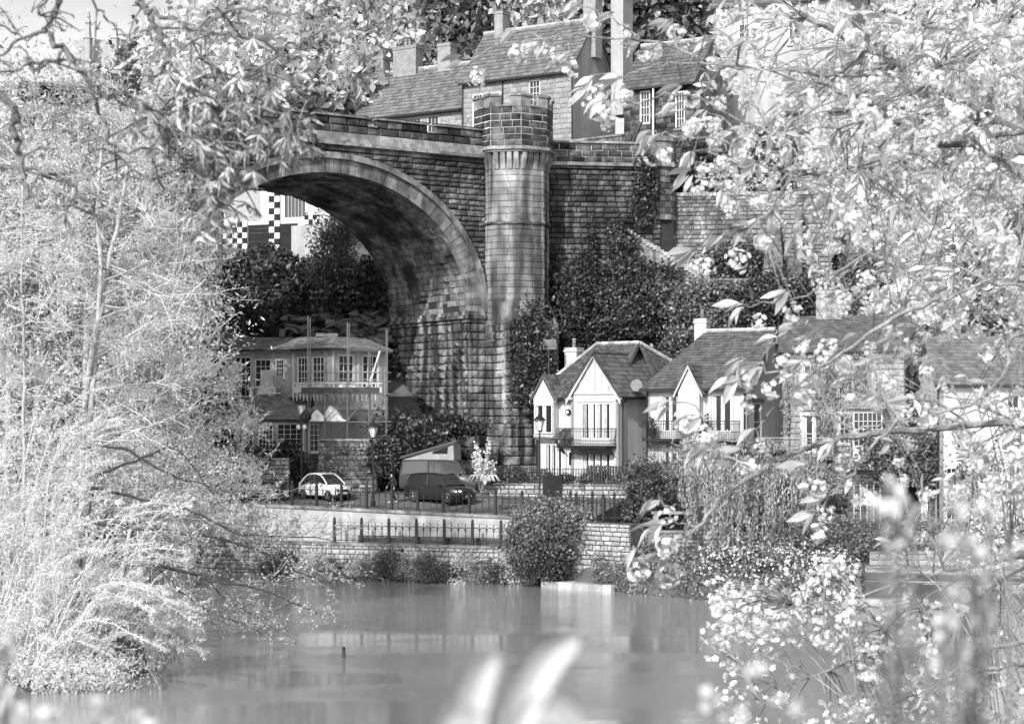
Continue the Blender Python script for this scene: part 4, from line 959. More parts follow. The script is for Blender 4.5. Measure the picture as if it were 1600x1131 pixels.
for o_ in list(COL.objects):
    if o_.parent is None and o_.get('category'):
        n_ = o_.name
        if n_ == 'boarded_pavilion_house': o_.location += Vector((.22, -4.6, -.05))
        elif n_ in ('scaffold', 'leaning_boards', 'bucket', 'bucket.001', 'sack', 'plywood_sheet', 'grey_tarpaulin', 'covered_lumber'): o_.location += Vector((.3, -4.5, 0))
        elif n_ in ('rubble_garden_wall', 'rubble_bank_wall', 'stone_steps'): o_.location += Vector((.1, -1.9, 0))
# ---------------------------------------------------------------- chequered house seen through the arch
ck = thing('chequered_house', 'white house painted with black and white chequers high behind the arch', 'house', at(420, 400, 137))
ca, cb = at(350, 0, 138), at(515, 0, 135); f, L = fr2(ca, cb); z0, z1 = 20.5, 29.5
wall(f, 0, L, z0, z1, 'white_render', ck, [(1.2, 3.0, 24.0, 27.5), (5.1, 7.0, 24.1, 27.5)])
window(f, 1.2, 3.0, 24.0, 27.5, ck, 2, 2, .1, m='white_paint'); window(f, 5.1, 7.0, 24.1, 27.5, ck, 6, 1, .08, m='white_paint')
MB().bf(f, 1.1, 3.1, -.02, .02, 24.0, 27.4).build('blind', 'grey_boards', ck)
MB().bf(f, 2.1, 3.85, .0, .06, 21.2, 23.7).build('black_panel', 'chequer_black', ck); MB().bf(f, 4.85, 6.3, .0, .06, 21.2, 23.7).build('black_panel', 'chequer_black', ck)
for k in range(7): MB().bf(f, 2.1, 3.85, .06, .09, 21.4+k*.33, 21.44+k*.33).build('board_edge', 'soot_stone', ck)
def cheq(u0, u1, za, zb, s=.37):
    i = 0; u = u0
    while u < u1-.05:
        j = 0; z = za
        while z < zb-.05:
            MB().bf(f, u, min(u+s, u1)-.01, .0, .10, z, z+s-.01).build('chequer', 'chequer_black' if (i+j) % 2 else 'chequer_white', ck); z += s; j += 1
        u += s; i += 1
cheq(3.9, 4.82, 21.2, 27.5, .31*1.5); cheq(-.9, 2.05, 21.9, 23.8, .42); cheq(6.9, 8.1, 23.6, 24.3, .35)
MB().bf(f, 5.9, 8.4, .05, .3, 20.5, 23.5).build('grey_lean_to', 'grey_render', ck)
window(f, .2, 1.1, 20.5, 21.5, ck, 1, 1, .1, dep=-.12)
MB().bf(f, .6, 1.5, .0, .05, 18.5, 21.3).build('lower_wall', 'white_render', ck)
slope('roof_slope', [f(-.5, .5, 29.3), f(L+.5, .5, 29.3), f(L+.5, -4, 32), f(-.5, -4, 32)], 'slate_pale', ck, course=.5, tile=.6)

# ---------------------------------------------------------------- hilltop terrace of stone cottages
def cottage(name, lab, a, b_, zb, ze, depth, zr_, m, rm, ops, nx=3, nz=4, curtain=False, gable='grey_render', course=.4, rev=False, stone=True):
    f, L = fr2(a, b_); n = -f.n
    t = thing(name, lab, 'house', f(L/2, 0, zb))
    wall(f, 0, L, zb, ze, m, t, ops)
    for o_ in ops: window(f, *o_, t, nx, nz, .1, .04, surround=None, sill='pale_stone')
    if stone:
        def s3(z):
            out = [(0, L)]
            for o_ in ops:
                if o_[2] < z < o_[3]: out = [q for x0, x1 in out for q in ((x0, min(x1, o_[0]-.03)), (max(x0, o_[1]+.03), x1)) if q[1]-q[0] > .1]
            return out
        emit('stone', lay(f, 0, L, max(zb, ze-6), ze-.05, course, (.4, .9), .2, .05, s3, .03, .1), t, m, .05, 299)
    for p, q in ((f(L, 0, 0), f(L, -depth, 0)), (f(0, -depth, 0), f(0, 0, 0))): g_, l_ = fr2(p, q); wall(g_, 0, l_, zb, ze-.05, gable, t)
    for u in (0, L): MB().extr([f(u, -.05, ze-.05), f(u, -depth+.05, ze-.05), f(u, -depth/2, zr_-.15)], f.u*(.25 if u == 0 else -.25)).build('gable', gable, t)
    slope('roof_slope', [f(-.15, .35, ze-.1), f(L+.15, .35, ze-.1), f(L+.15, -depth/2, zr_), f(-.15, -depth/2, zr_)], rm, t, .15, .42, .05, tile=.5)
    slope('roof_slope', [f(L+.15, -depth-.35, ze-.1), f(-.15, -depth-.35, ze-.1), f(-.15, -depth/2, zr_), f(L+.15, -depth/2, zr_)], rm, t, .15, .42, .05, tile=.5)
    ridge(f(-.15, -depth/2, zr_+.05), f(L+.15, -depth/2, zr_+.05), 'ridge_tile', t, .16)
    MB().beam(f(-.1, .42, ze-.18), f(L+.1, .42, ze-.18), .14).build('gutter', 'black_iron', t)
    return t, f, L
# left low cottage: photo x 555..722, ridge up to the right
t, f, L = cottage('terrace_cottage', 'low stone cottage with long pale flagstone roof left of the turret', at(553, 0, 152), at(722, 0, 146), 27.5, 34.2, 7.0, 38.6, 'pale_stone', 'slate_pale', [(.4, 1.6, 32.2, 33.6), (2.4, 3.6, 32, 33.6), (5.8, 7.0, 31.8, 33.8), (7.6, 8.8, 31.8, 33.8)], 3, 3)
for u, zt_, w_, pots in ((.45, 39.9, .95, 1), (2.8, 40.6, 2.4, 2), (6.9, 40.4, 1.3, 1)):
    c = f(u+.3, -3.0 if u < 1 else -3.5, 0); chimney(c, w_, 1.0, 35.5, zt_, t, 'pale_stone', pots, math.atan2(f.n.x, -f.n.y))
# right taller house 722..960
t, f, L = cottage('gabled_stone_house', 'two-storey coursed stone house with tall sash window right above the turret', at(722, 0, 145), at(893, 0, 139.5), 27.0, 36.0, 7.0, 40.6, 'pale_stone', 'slate_pale', [(1.0, 2.0, 31.8, 35.0), (2.75, 3.75, 33.0, 35.0), (6.35, 7.4, 33.0, 35.6), (6.9, 7.9, 29.6, 30.7)], 3, 5)
for u, zt_, w_ in ((1.6, 42.2, .8), (L-.1, 42.4, 1.1)):
    chimney(f(u, -3.5, 0), w_, 1.1, 37.5, zt_, t, 'pale_stone', 1, math.atan2(f.n.x, -f.n.y))
chimney(f(L+1.6, -5.2, 0), 1.1, 1.6, 33, 42.6, t, 'grey_render', 1, math.atan2(f.n.x, -f.n.y))
pipe([f(3.95, .08, 35.8), f(3.95, .08, 30)], .07, t); pipe([f(.12, .08, 35.8), f(.12, .08, 28)], .06, t)
# lean-to beside it and the dark building on the right
t, f, L = cottage('dark_stone_cottage', 'dark stone cottage with bright sash window just right of the grey gable', at(975, 0, 136.5), at(1085, 0, 133.5), 25.5, 34.0, 6.5, 37.8, 'soot_stone', 'slate_dark', [(1.35, 2.2, 31.2, 33.7), (4.3, 5.1, 30.6, 33.4)], 3, 4, gable='rubble')
MB().bf(f, 2.6, 2.72, .3, .42, 28, 33.8).build('white_post', 'white_paint', t); MB().beam(f(.2, .8, 28), f(1.9, .8, 31.2), .15).build('stair_rail', 'dark_wood', t)
c = thing('grey_side_wall', 'plain grey rendered yard wall beneath the cottage gable', 'wall', at(935, 200, 138)); g_, l_ = fr2(at(893, 0, 138), at(972, 0, 135)); wall(g_, 0, l_, 25, 30.2, 'rubble', c); MB().bf(g_, 0, l_, -.4, .1, 30.2, 30.35).build('coping', 'coping_stone', c)  # darker rubble tone stands in for the shade on this side
# tall gabled building behind blossom, upper right
t, f, L = cottage('tall_pale_gable_house', 'tall pale house high on the hill behind the upper blossom', at(1115, 0, 142), at(1330, 0, 138), 27, 41.5, 8, 46.5, 'grey_render', 'slate_pale', [(2, 3, 38, 40), (6, 7, 38, 40)], 2, 3, stone=False)
t, f, L = cottage('terraced_stone_villa', 'stone villa on the terrace seen through the blossom', at(1225, 0, 132), at(1420, 0, 129), 24, 31.5, 6, 35, 'rubble_pale', 'slate_mid', [(1.2, 2.2, 28, 30), (4, 5, 28, 30)], 2, 3, gable='rubble_pale')
# church at the far upper left
ch = thing('parish_church', 'pale church roofs with crocketed pinnacles and small spire on the far skyline', 'church', at(200, 70, 230))
def hexb(mb, px0, px1, py0, py1, Y, d): a = at(px0, py1, Y); c = at(px1, py0, Y); mb.box(a.x, c.x, Y, Y+d, a.z, c.z)
b = MB(); hexb(b, 120, 235, 62, 260, 228, 10); b.build('nave', 'grey_render', ch)
b = MB(); hexb(b, 205, 231, 10, 230, 227, 3); b.build('tower', 'grey_render', ch)
for px, py in ((138, 15), (180, 33), (256, 12)):
    a = at(px, 62, 226.5); top = at(px, py, 226.5).z; hh = top-a.z
    MB().lathe((a.x, 226.5, a.z-8), [(.55, 0), (.55, 8), (.7, 8.1), (.42, 8.3), (.3, 8+hh*.5), (.45, 8+hh*.55), (.2, 8+hh*.7), (.3, 8+hh*.75), (.05, 8+hh)], 6).build('pinnacle', 'grey_render', ch)
a = at(216, 10, 228.5); MB().lathe((a.x, 228.5, a.z), [(.9, 0), (.6, 2.5), (.05, 6)], 6).build('spire', 'grey_render', ch)
hw = thing('distant_white_building', 'long pale building on the far skyline at the upper left', 'building', at(60, 160, 200)); a = at(-40, 330, 200); c = at(120, 148, 200); MB().box(a.x, c.x, 200, 206, a.z, c.z).build('wall', 'white_render', hw)
b = MB(); b.extr([(a.x, 199.7, c.z), (a.x, 206.3, c.z), (a.x, 203, c.z+2)], (c.x-a.x, 0, 0)); b.build('roof', 'slate_pale', hw)

# ---------------------------------------------------------------- terrace walls on the right slope
t = thing('terrace_retaining_wall', 'tall rubble retaining wall with pointed buttress right of the viaduct', 'wall', at(1110, 420, 124))
wa, wb = at(1011, 0, 123.0), at(1300, 0, 121.5); f, L = fr2(wa, wb)
zt = lambda u: 24.35
rubble(f, L, 18.2, 24.1, t, 'rubble', .27, (.3, .75), 299, thick=.6)
emit('coping_stone', lay(f, 0, L, 24.1, 24.4, .3, (.2, .35), .5, .1, None, .02, 0), t, 'rubble_pale', .06, 80)
ub_ = 8.35; b = MB(); b.add([f(ub_-.55, 0, 18.2), f(ub_+.9, 0, 18.2), f(ub_+.9, 1.6, 18.2), f(ub_-.55, 1.6, 18.2), f(ub_-.1, 0, 23.2), f(ub_+.6, 0, 23.2)], [(0, 3, 4), (3, 2, 5, 4), (2, 1, 5), (0, 1, 2, 3)]); b.build('buttress', 'rubble', t)
emit('buttress_stone', lay(Fr(f(0, 1.55, 0)+Vector((0, 0, 0)), f.n), ub_-.45, ub_+.8, 18.2, 19.2, .26, (.3, .5), .2, .05, None, .02, .1), t, 'rubble', .06, 60)
MB().bf(f, 10.0, 10.5, 0, .7, 18.2, 23.0).build('pier', 'rubble', t)
t = thing('sloping_step_wall', 'stepped rubble wall running down the slope beside hidden stairs', 'wall', at(1050, 400, 121))
pts = [(985, 362), (1010, 378), (1035, 392), (1060, 408), (1085, 428), (1105, 442)]
b = MB(); st = []
for i in range(24):
    k = i/23*(len(pts)-1); j = min(int(k), len(pts)-2); fr_t = k-j; px = pts[j][0]*(1-fr_t)+pts[j+1][0]*fr_t; py = pts[j][1]*(1-fr_t)+pts[j+1][1]*fr_t
    c_ = at(px, py, 121-.02*i); MB().box(c_.x-.14, c_.x+.14, c_.y-.2, c_.y+.3, c_.z-.22, c_.z+.05+random.uniform(-.03, .04)).build('step_coping', 'rubble_pale', t)
    b.box(c_.x-.15, c_.x+.15, c_.y-.1, c_.y+.25, c_.z-1.6, c_.z-.2)
b.build('wall_core', 'rubble', t)
t = thing('lower_terrace_wall', 'low pale rubble wall along the foot of the terrace', 'wall', at(1180, 435, 120.5)); f, L = fr2(at(1100, 0, 120.6), at(1300, 0, 119.5)); rubble(f, L, 17.3, 18.35, t, 'rubble_pale', .26, (.3, .6), 150, thick=.4)
t = thing('garden_swing', 'pale A-frame garden swing standing on the terrace', 'swing', at(1137, 305, 126))
for x in (1129, 1158):
    for s_ in (-1, 1): MB().beam(at(x+s_*7-3, 312, 126+s_*.6), at(x+2, 283, 126), .09).build('leg', 'timber_trim', t)
MB().beam(at(1128, 283, 126), at(1162, 283, 126), .1).build('crossbar', 'timber_trim', t)
def curve(pts, n=6, wob=0.):
    pts = [Vector(p) for p in pts]; out = []
    for i in range(len(pts)-1):
        p0, p1, p2, p3 = pts[max(i-1, 0)], pts[i], pts[i+1], pts[min(i+2, len(pts)-1)]
        for k in range(n):
            t = k/n; q = .5*((2*p1)+(p2-p0)*t+(2*p0-5*p1+4*p2-p3)*t*t+(-p0+3*p1-3*p2+p3)*t**3)
            if wob: q += Vector((random.gauss(0, wob), random.gauss(0, wob), random.gauss(0, wob)))
            out.append(q)
    out.append(pts[-1]); return out
# ================================================================ railings, lamps, benches, cars, person
def mesh_of(mb, m, name):
    me = bpy.data.meshes.new(name); me.from_pydata(mb.v, [], mb.f); me.materials.append(MATS[m]); return me
def inst(name, me, parent, M): o = bpy.data.objects.new(name, me); COL.objects.link(o); o.parent = parent; o.matrix_basis = WM[parent.name].inverted() @ M; return o
b = MB(); b.box(-.07, .07, -.07, .07, 0, 1.18); b.box(-.08, .08, -.08, .08, 0, .1); b.lathe((0, 0, 1.18), [(.09, 0), (.06, .04), (.09, .1), (.05, .2), (.01, .24)], 8); POST = mesh_of(b, 'black_iron', 'post')
b = MB(); b.tube([(0, 0, .06), (0, 0, 1.05)], .022, 5); b.lathe((0, 0, .70), [(.015, 0), (.045, .04), (.05, .08), (.02, .14)], 6); b.tube([(0, 0, 1.05), (0, 0, 1.2)], [.03, .003], 5); BAR = mesh_of(b, 'black_iron', 'bar')
HW = .385
b = MB(); b.tube([(HW/2*math.cos(a), 0, .80+.15*math.sin(a)) for a in [math.pi*k/8 for k in range(9)]], .022, 4); HOOP = mesh_of(b, 'black_iron', 'hoop')
def railing(label, s0, s1, t, zf, name='railing'):
    r = thing(name, label, 'railing', Q((s0+s1)/2, t, zf((s0+s1)/2)))
    n = round((s1-s0)/1.55); st = (s1-s0)/n; R = Matrix.Rotation(U18, 4, 'Z')
    for i in range(n+1):
        s = s0+i*st; inst('post', POST, r, Matrix.Translation(Q(s, t, zf(s))) @ R)
        if i < n:
            for k in range(1, 4): inst('bar', BAR, r, Matrix.Translation(Q(s+st*k/4, t, zf(s+st*k/4))) @ R)
            for k in range(4): inst('hoop', HOOP, r, Matrix.Translation(Q(s+st*(k+.5)/4, t, zf(s+st*(k+.5)/4))) @ R)
            a, c = Q(s, t, zf(s)+.12), Q(s+st, t, zf(s+st)+.12); MB().beam(a, c, .04).build('rail', 'black_iron', r)
    return r
railing('black iron railing with hoops along the road edge above the pale wall', -14.5, 17.8, 1.75, lambda s: ZU(s)+.04)
railing('lower black iron railing with hoops along the quay coping', .0-.45, 11.0, .30, lambda s: 2.06)
# bars only: taller plain palings right of the bush, thin garden railing on the rubble wall before house 1
t = thing('paling_fence', 'plain black palings between the big bush and the dark clipped shrub', 'fence', at(930, 800, 99)); f, L = fr2(at(858, 0, 99.5), at(1010, 0, 96.5)); n = int(L/.27)
for i in range(n): 
    inst('post' if i % 5 == 0 else 'bar', POST if i % 5 == 0 else BAR, t, Matrix.Translation(f(i*.27, 0, 3.45-.1*i/n)) @ Matrix.Diagonal((1, 1, 1.15, 1)))
for z in (3.6, 4.5): MB().beam(f(0, 0, z), f(L, 0, z), .04).build('rail', 'black_iron', t)
t = thing('garden_wall', 'low pale rubble garden wall in front of the white gabled house', 'wall', at(860, 790, 106)); f, L = fr2(at(733, 0, 107.5), at(1010, 0, 104.5)); rubble(f, L, 3.6, 5.0, t, 'rubble_pale', .25, (.25, .6), 200, thick=.4)
MB().bf(f, 0, L, -.42, .1, 5.0, 5.1).build('coping', 'coping_stone', t)
MB().bf(f, 4.6, 5.8, .0, .12, 3.6, 5.6).build('dark_gate', 'dark_recess', t)
t = thing('garden_railing', 'thin iron railing standing on the garden wall of the white gabled house', 'railing', f(L/2, -.2, 5.1))
for z in (5.2, 5.95): MB().beam(f(0, -.2, z), f(L, -.2, z), .035).build('rail', 'black_iron', t)
for i in range(int(L/.16)):
    u = i*.16; p = f(u, -.2, 5.1); inst('bar', BAR, t, Matrix.Translation(p) @ Matrix.Diagonal((.8, .8, .82, 1)))
b = MB(); p = None
t = thing('deck_fence', 'closely slatted dark fence before the right side of the white gabled house', 'fence', at(960, 745, 107)); f2_, L2_ = fr2(at(918, 0, 108), at(1012, 0, 105.5))
for i in range(int(L2_/.2)): MB().bf(f2_, i*.2, i*.2+.11, 0, .04, 4.9, 6.15).build('paling', 'dark_wood', t)
for z in (5.1, 6.0): MB().bf(f2_, 0, L2_, -.06, -.005, z, z+.08).build('rail', 'dark_wood', t)
# lamps
def lamp(label, p, H, arms=False):
    t = thing('street_lamp', label, 'lamp', p, 0, 'street lamps on the riverside road'); z = p.z
    MB().lathe(p, [(.13, 0), (.14, .35), (.09, .5), (.08, .95), (.055, 1.05), (.05, H-1.55), (.035, H-.95), (.06, H-.9)], 10).build('post', 'black_iron', t)
    b = MB(); b.beam(p+Vector((-.3, 0, H-1.25)), p+Vector((.3, 0, H-1.25)), .03); b.build('ladder_bar', 'black_iron', t)
    q = p+Vector((0, 0, H-.9)); o = MB().lathe(q, [(.12, 0), (.2, .3), (.27, .55)], 6).build('lantern_glass', 'lamp_glass', t)
    MB().lathe(q, [(.36, .55), (.34, .6), (.16, .78), (.1, .82), (.1, .88), (.03, .92), (.05, .98), (.01, 1.1)], 8).build('lantern_cap', 'black_iron', t)
    b = MB()
    for k in range(6): a = 2*math.pi*k/6; b.beam(q+Vector((.125*math.cos(a), .125*math.sin(a), 0)), q+Vector((.275*math.cos(a), .275*math.sin(a), .55)), .02)
    b.build('lantern_frame', 'black_iron', o)
    if arms:
        for s_ in (-1, 1):
            c = p+Vector((s_*.18, 0, H-1.65)); MB().lathe(c, [(.05, -.15), (.13, -.05), (.13, .05), (.05, .15)], 8).build('globe', 'lamp_glass', t)
        MB().lathe(p+Vector((.25, 0, H-1.4)), [(.1, 0), (.36, .25), (.3, .6), (.1, .75)], 8).build('hanging_basket', 'cloth_dark', t)
    return t
lamp('street lamp standing against the left corner of the white gabled house', Vector((at(843, 0, 101).x, 100.6, 3.6)), 5.6)
lamp('street lamp right of the white car before the rubble wall', Vector((at(583, 0, 102.6).x, 102.6, 3.85)), 4.95)
lamp('street lamp with round globes and dark hanging basket left of the white car', Vector((at(471, 0, 106.5).x, 106.5, 4.0)), 6.1, True)
# benches
def bench(label, p, ang, L=1.7, name='bench'):
    t = thing(name, label, 'bench', p, ang); M = WM[t.name]
    def W(x, y, z): return M @ Vector((x, y, z))
    for k in range(4): b = MB(); b.hexa([W(-L/2, -.25+k*.12, .43), W(L/2, -.25+k*.12, .43), W(L/2, -.16+k*.12, .43), W(-L/2, -.16+k*.12, .43), W(-L/2, -.25+k*.12, .46), W(L/2, -.25+k*.12, .46), W(L/2, -.16+k*.12, .46), W(-L/2, -.16+k*.12, .46)]); b.build('seat_slat', 'dark_wood', t)
    for k in range(3 if name == 'bench' else 0): MB().beam(W(-L/2, .27+.03*k, .58+k*.13), W(L/2, .27+.03*k, .58+k*.13), .03, .09).build('back_slat', 'dark_wood', t)
    for x in (-L/2+.1, L/2-.1):
        if name != 'bench': MB().beam(W(x, -.2, 0), W(x, -.2, .42), .07).build('leg', 'black_iron', t); MB().beam(W(x, .12, 0), W(x, .12, .42), .07).build('leg', 'black_iron', t); continue
        MB().tube([W(x, -.3, 0), W(x, -.16, .2), W(x, -.28, .42), W(x, .1, .42), W(x, .28, .6), W(x, .36, .95)], .03, 5).build('leg', 'black_iron', t); MB().tube([W(x, .1, .42), W(x, .12, .2), W(x, .34, 0)], .03, 5).build('leg', 'black_iron', t)
    return t
bench('scroll-legged bench by the road railing in front of the garden wall', at(803, 0, 101)*1, U18); 
o = [x for x in COL.objects if x.name.startswith('bench')][0]
p = Vector((at(803, 0, 101).x, 101.2, 3.62)); o.location = p
for k, px in enumerate((548, 597, 646, 695, 744, 790)):
    p = Q((px-523)/43.*1.55+.7, 1.15, 1.94); bench(('low dark plank bench at the pale wall, %s along the lower path' % ('first from the left', 'second from the left', 'third from the left', 'third from the right', 'second from the right', 'first from the right')[k]), p, U18, 1.9, 'plank_bench')['group'] = 'plank benches along the lower path'
# cars ------------------------------------------------------------
def car(name, label, cat, p, ang, L, W, H, paint, prof, green, wheel_x, wr, hatch=False, plate=True):
    """prof: lower body outline (x, z) of the belt line / bonnet; green: greenhouse outline (x, z, half-width) on top. x forward"""
    t = thing(name, label, cat, p, ang); M = WM[t.name]
    def S(x, y, z): return M @ Vector((x, y, z))
    # body shell: stations across the length
    X = [q[0] for q in prof]; hw = W/2
    b = MB(); rings = []
    for x, zt, zb_, k in prof:
        h_ = hw*k; zm = zb_+(zt-zb_)*.45
        rings.append([S(x, -h_*.86, zb_), S(x, -h_*.97, zb_+.08), S(x, -h_, zm), S(x, -h_*.97, zt-.07), S(x, -h_*.86, zt), S(x, 0, zt+.03), S(x, h_*.86, zt), S(x, h_*.97, zt-.07), S(x, h_, zm), S(x, h_*.97, zb_+.08), S(x, h_*.86, zb_)])
    n = 11; vs = [v for r in rings for v in r]
    fs = [(i*n+j, i*n+j+1, (i+1)*n+j+1, (i+1)*n+j) for i in range(len(rings)-1) for j in range(n-1)]+[(i*n+n-1, i*n, (i+1)*n, (i+1)*n+n-1) for i in range(len(rings)-1)]
    fs += [tuple(range(n-1, -1, -1)), tuple(range((len(rings)-1)*n, len(rings)*n))]
    b.add(vs, fs); body = b.build('body', paint, t, smooth=True)
    # greenhouse: bottom ring and roof ring
    g0, g1 = green                                     # lists of (x, halfwidth, z): rear, front at belt; rear, front at roof
    (xr, wr0, zr0), (xf, wf0, zf0) = g0; (xr1, wr1, zr1), (xf1, wf1, zf1) = g1
    xm, xm1 = (xr+xf)/2, (xr1+xf1)/2
    bb = [S(xr, -wr0, zr0), S(xf, -wf0, zf0), S(xf, wf0, zf0), S(xr, wr0, zr0)]; tt = [S(xr1, -wr1, zr1), S(xf1, -wf1, zf1), S(xf1, wf1, zf1), S(xr1, wr1, zr1)]
    W0, W1 = (wr0+wf0)/2, (wr1+wf1)/2
    prof_ = curve([(xr, 0, zr0), (xr+(xr1-xr)*.75, 0, zr0+(zr1-zr0)*.72), (xr1+.12, 0, zr1), ((xr1+xf1)/2, 0, (zr1+zf1)/2+.05), (xf1, 0, zf1), (xf1+(xf-xf1)*.5, 0, zf1+(zf0-zf1)*.38), (xf, 0, zf0)], 4)
    def row(q, out=0): 
        k = (q.z-zr0)/(zr1-zr0); w = W0+(W1-W0)*min(max(k, 0), 1)+out; return w
    g = MB(); vs = []; m = len(prof_)
    for q in prof_:
        w = row(q); vs += [S(q.x, -W0, zr0-.03), S(q.x, -w, q.z), S(q.x, -w*.75, q.z+.035), S(q.x, w*.75, q.z+.035), S(q.x, w, q.z), S(q.x, W0, zr0-.03)]
    g.add(vs, [(6*i+j, 6*i+j+1, 6*i+j+7, 6*i+j+6) for i in range(m-1) for j in range(5)]); g.build('glasshouse', 'glass', t)
    rp = [q for q in prof_ if q.z > zr1-.10*(zr1-zr0)]; b = MB(); vs = []
    for q in rp: w = row(q, .015); vs += [S(q.x, -w, q.z-.02), S(q.x, -w, q.z+.01), S(q.x, -w*.75, q.z+.055), S(q.x, w*.75, q.z+.055), S(q.x, w, q.z+.01), S(q.x, w, q.z-.02)]
    b.add(vs, [(6*i+j, 6*i+j+1, 6*i+j+7, 6*i+j+6) for i in range(len(rp)-1) for j in range(5)]); b.build('roof', paint, t)
    for s_ in (-1, 1):
        MB().tube([S(q.x, s_*row(q, .01), q.z) for q in prof_], .045, 5).build('pillar', paint, t)
        xm = (xr+xf)/2+.05; b = MB(); b.beam(S(xm, s_*(W0+.01), zr0), S(xm-.06, s_*(W1+.01), zr1), .05, .05); b.build('pillar', 'car_black', t)
    for x in wheel_x:
        for s_ in (-1, 1):
            c = S(x, s_*(hw-.12), wr); ax = (S(0, 1, 0)-S(0, 0, 0))*s_
            MB().tube([c-ax*.11, c-ax*.10, c+ax*.10, c+ax*.125], [wr*.93, wr, wr, wr*.9], 18).build('wheel', 'tyre', t)
            w_ = t.children[-1] if False else None
            r = MB(); r.tube([c+ax*.11, c+ax*.132], [wr*.2, wr*.18], 8)
            fx = (S(1, 0, 0)-S(0, 0, 0))
            for k in range(5):
                a_ = 2*math.pi*k/5+.3; e = c+ax*.125+(fx*math.cos(a_)+Vector((0, 0, 1))*math.sin(a_))*wr*.62; r.beam(c+ax*.125, e, .06, .03)
            r.tube([c+ax*.12+(fx*math.cos(q_*math.pi/8)+Vector((0, 0, 1))*math.sin(q_*math.pi/8))*wr*.62 for q_ in range(17)], .022, 4)
            r.build('rim', 'chrome', t)
            MB().tube([c-ax*.16, c+ax*.02], [wr*1.18, wr*1.18], 18).build('wheel_arch', 'tyre', t)
    xf_ = prof[-1][0]; zh = prof[-2][1]-.15
    for s_ in (-1, 1):
        b = MB(); c = S(xf_-.02, s_*hw*.62, zh); b.tube([S(xf_-.12, s_*hw*.66, zh), S(xf_+.03, s_*hw*.62, zh)], [.12, .10], 10); b.build('headlight', 'chrome', t)
        b = MB(); q0, q1 = S(xf-.35, s_*(hw+.02), zf0+.02), S(xf-.38, s_*(hw+.16), zf0+.07); b.beam(q0, q1, .12, .1); b.build('mirror', paint, t)
        b = MB(); b.beam(S((xr+xf)/2-.1, s_*(hw+.005), zf0-.16), S((xr+xf)/2-.28, s_*(hw+.005), zf0-.16), .025); b.build('handle', 'chrome', t)
    b = MB(); b.beam(S(xf_+.02, -hw*.6, .32), S(xf_+.02, hw*.6, .32), .05, .2); b.build('bumper', 'car_black', t)
    b = MB(); b.beam(S(xf_+.03, -hw*.4, zh-.02), S(xf_+.03, hw*.4, zh-.02), .03, .14); b.build('grille', 'car_black', t)
    if plate: b = MB(); b.beam(S(xf_+.06, -.26, .42), S(xf_+.06, .26, .42), .015, .11); b.build('number_plate', 'white_paint', t)
    b = MB()
    for s_ in (-1, 1): b.beam(S(-L*.22, s_*(hw*.995), .24), S(L*.22, s_*(hw*.995), .24), .03, .06)
    b.build('sill', 'car_black', t)
    return t
def roadz(X, Y): s, t_ = qst(X, Y); a = ZU(s)-.05; return a+(4.9-a)*(t_-1.72)/13.28
def cpos(px, Y): X = at(px, 0, Y).x; return Vector((X, Y, roadz(X, Y)+.005))
ang = math.radians(-42)
car('parked_car', 'small rounded white car with dark glass parked left of the lamp post', 'car', cpos(508, 106), ang, 3.1, 1.62, 1.5, 'car_white',
    [(-1.62, .62, .34, .8), (-1.5, .86, .26, .95), (-.6, .92, .22, 1), (.5, .95, .22, 1), (1.0, .88, .24, .98), (1.5, .74, .28, .9), (1.66, .55, .34, .76)],
    (((-1.5, .72, .86), (.95, .70, .9)), ((-.95, .56, 1.46), (.15, .58, 1.48))), (-1.1, 1.08), .29)
car('parked_suv', 'black estate car with silver wheels facing the river behind the railing', 'car', cpos(688, 104.3), math.radians(-40), 4.3, 1.82, 1.65, 'car_black',
    [(-2.15, .75, .4, .88), (-2.05, 1.0, .3, .97), (-.8, 1.02, .28, 1), (.7, 1.03, .28, 1), (1.35, .98, .3, .98), (2.0, .84, .34, .92), (2.15, .6, .42, .82)],
    (((-2.0, .80, 1.0), (1.2, .78, 1.02)), ((-1.7, .62, 1.62), (.45, .64, 1.64))), (-1.35, 1.35), .36)
car('parked_dark_car', 'dark hatchback with sloping windscreen squeezed between camper and blossoming shrub', 'car', cpos(756, 108.6), math.radians(-150), 4.0, 1.7, 1.5, 'car_dark',
    [(-1.9, .65, .4, .85), (-1.8, .9, .28, .95), (-.6, .94, .26, 1), (.6, .95, .26, 1), (1.2, .9, .28, .97), (1.85, .72, .32, .9), (2.0, .5, .4, .8)],
    (((-1.7, .74, .9), (1.1, .72, .93)), ((-1.2, .58, 1.46), (.2, .6, 1.48))), (-1.2, 1.25), .31)
car('parked_silver_car', 'silver car half hidden by twigs at the left end of the road', 'car', cpos(385, 106.0), math.radians(-8), 4.0, 1.7, 1.45, 'car_silver',
    [(-1.9, .65, .4, .85), (-1.8, .9, .28, .95), (-.6, .94, .26, 1), (.6, .95, .26, 1), (1.2, .9, .28, .97), (1.85, .72, .32, .9), (2.0, .5, .4, .8)],
    (((-1.7, .74, .9), (1.1, .72, .93)), ((-1.2, .58, 1.44), (.2, .6, 1.46))), (-1.2, 1.25), .31)
vp = cpos(690, 108.2); van = car('camper_van', 'dark camper van with its roof tent raised at an angle', 'van', vp, math.radians(-14), 4.9, 1.95, 2.0, 'car_dark',
    [(-2.4, 1.1, .4, .95), (-2.35, 1.25, .3, 1), (-.8, 1.28, .28, 1), (.9, 1.28, .28, 1), (1.7, 1.2, .3, .98), (2.35, .95, .34, .92), (2.45, .7, .4, .85)],
    (((-2.33, .92, 1.2), (1.75, .86, 1.22)), ((-2.2, .82, 1.98), (1.0, .82, 1.98))), (-1.5, 1.5), .34)
M = WM[van.name]
def SV(x, y, z): return M @ Vector((x, y, z))
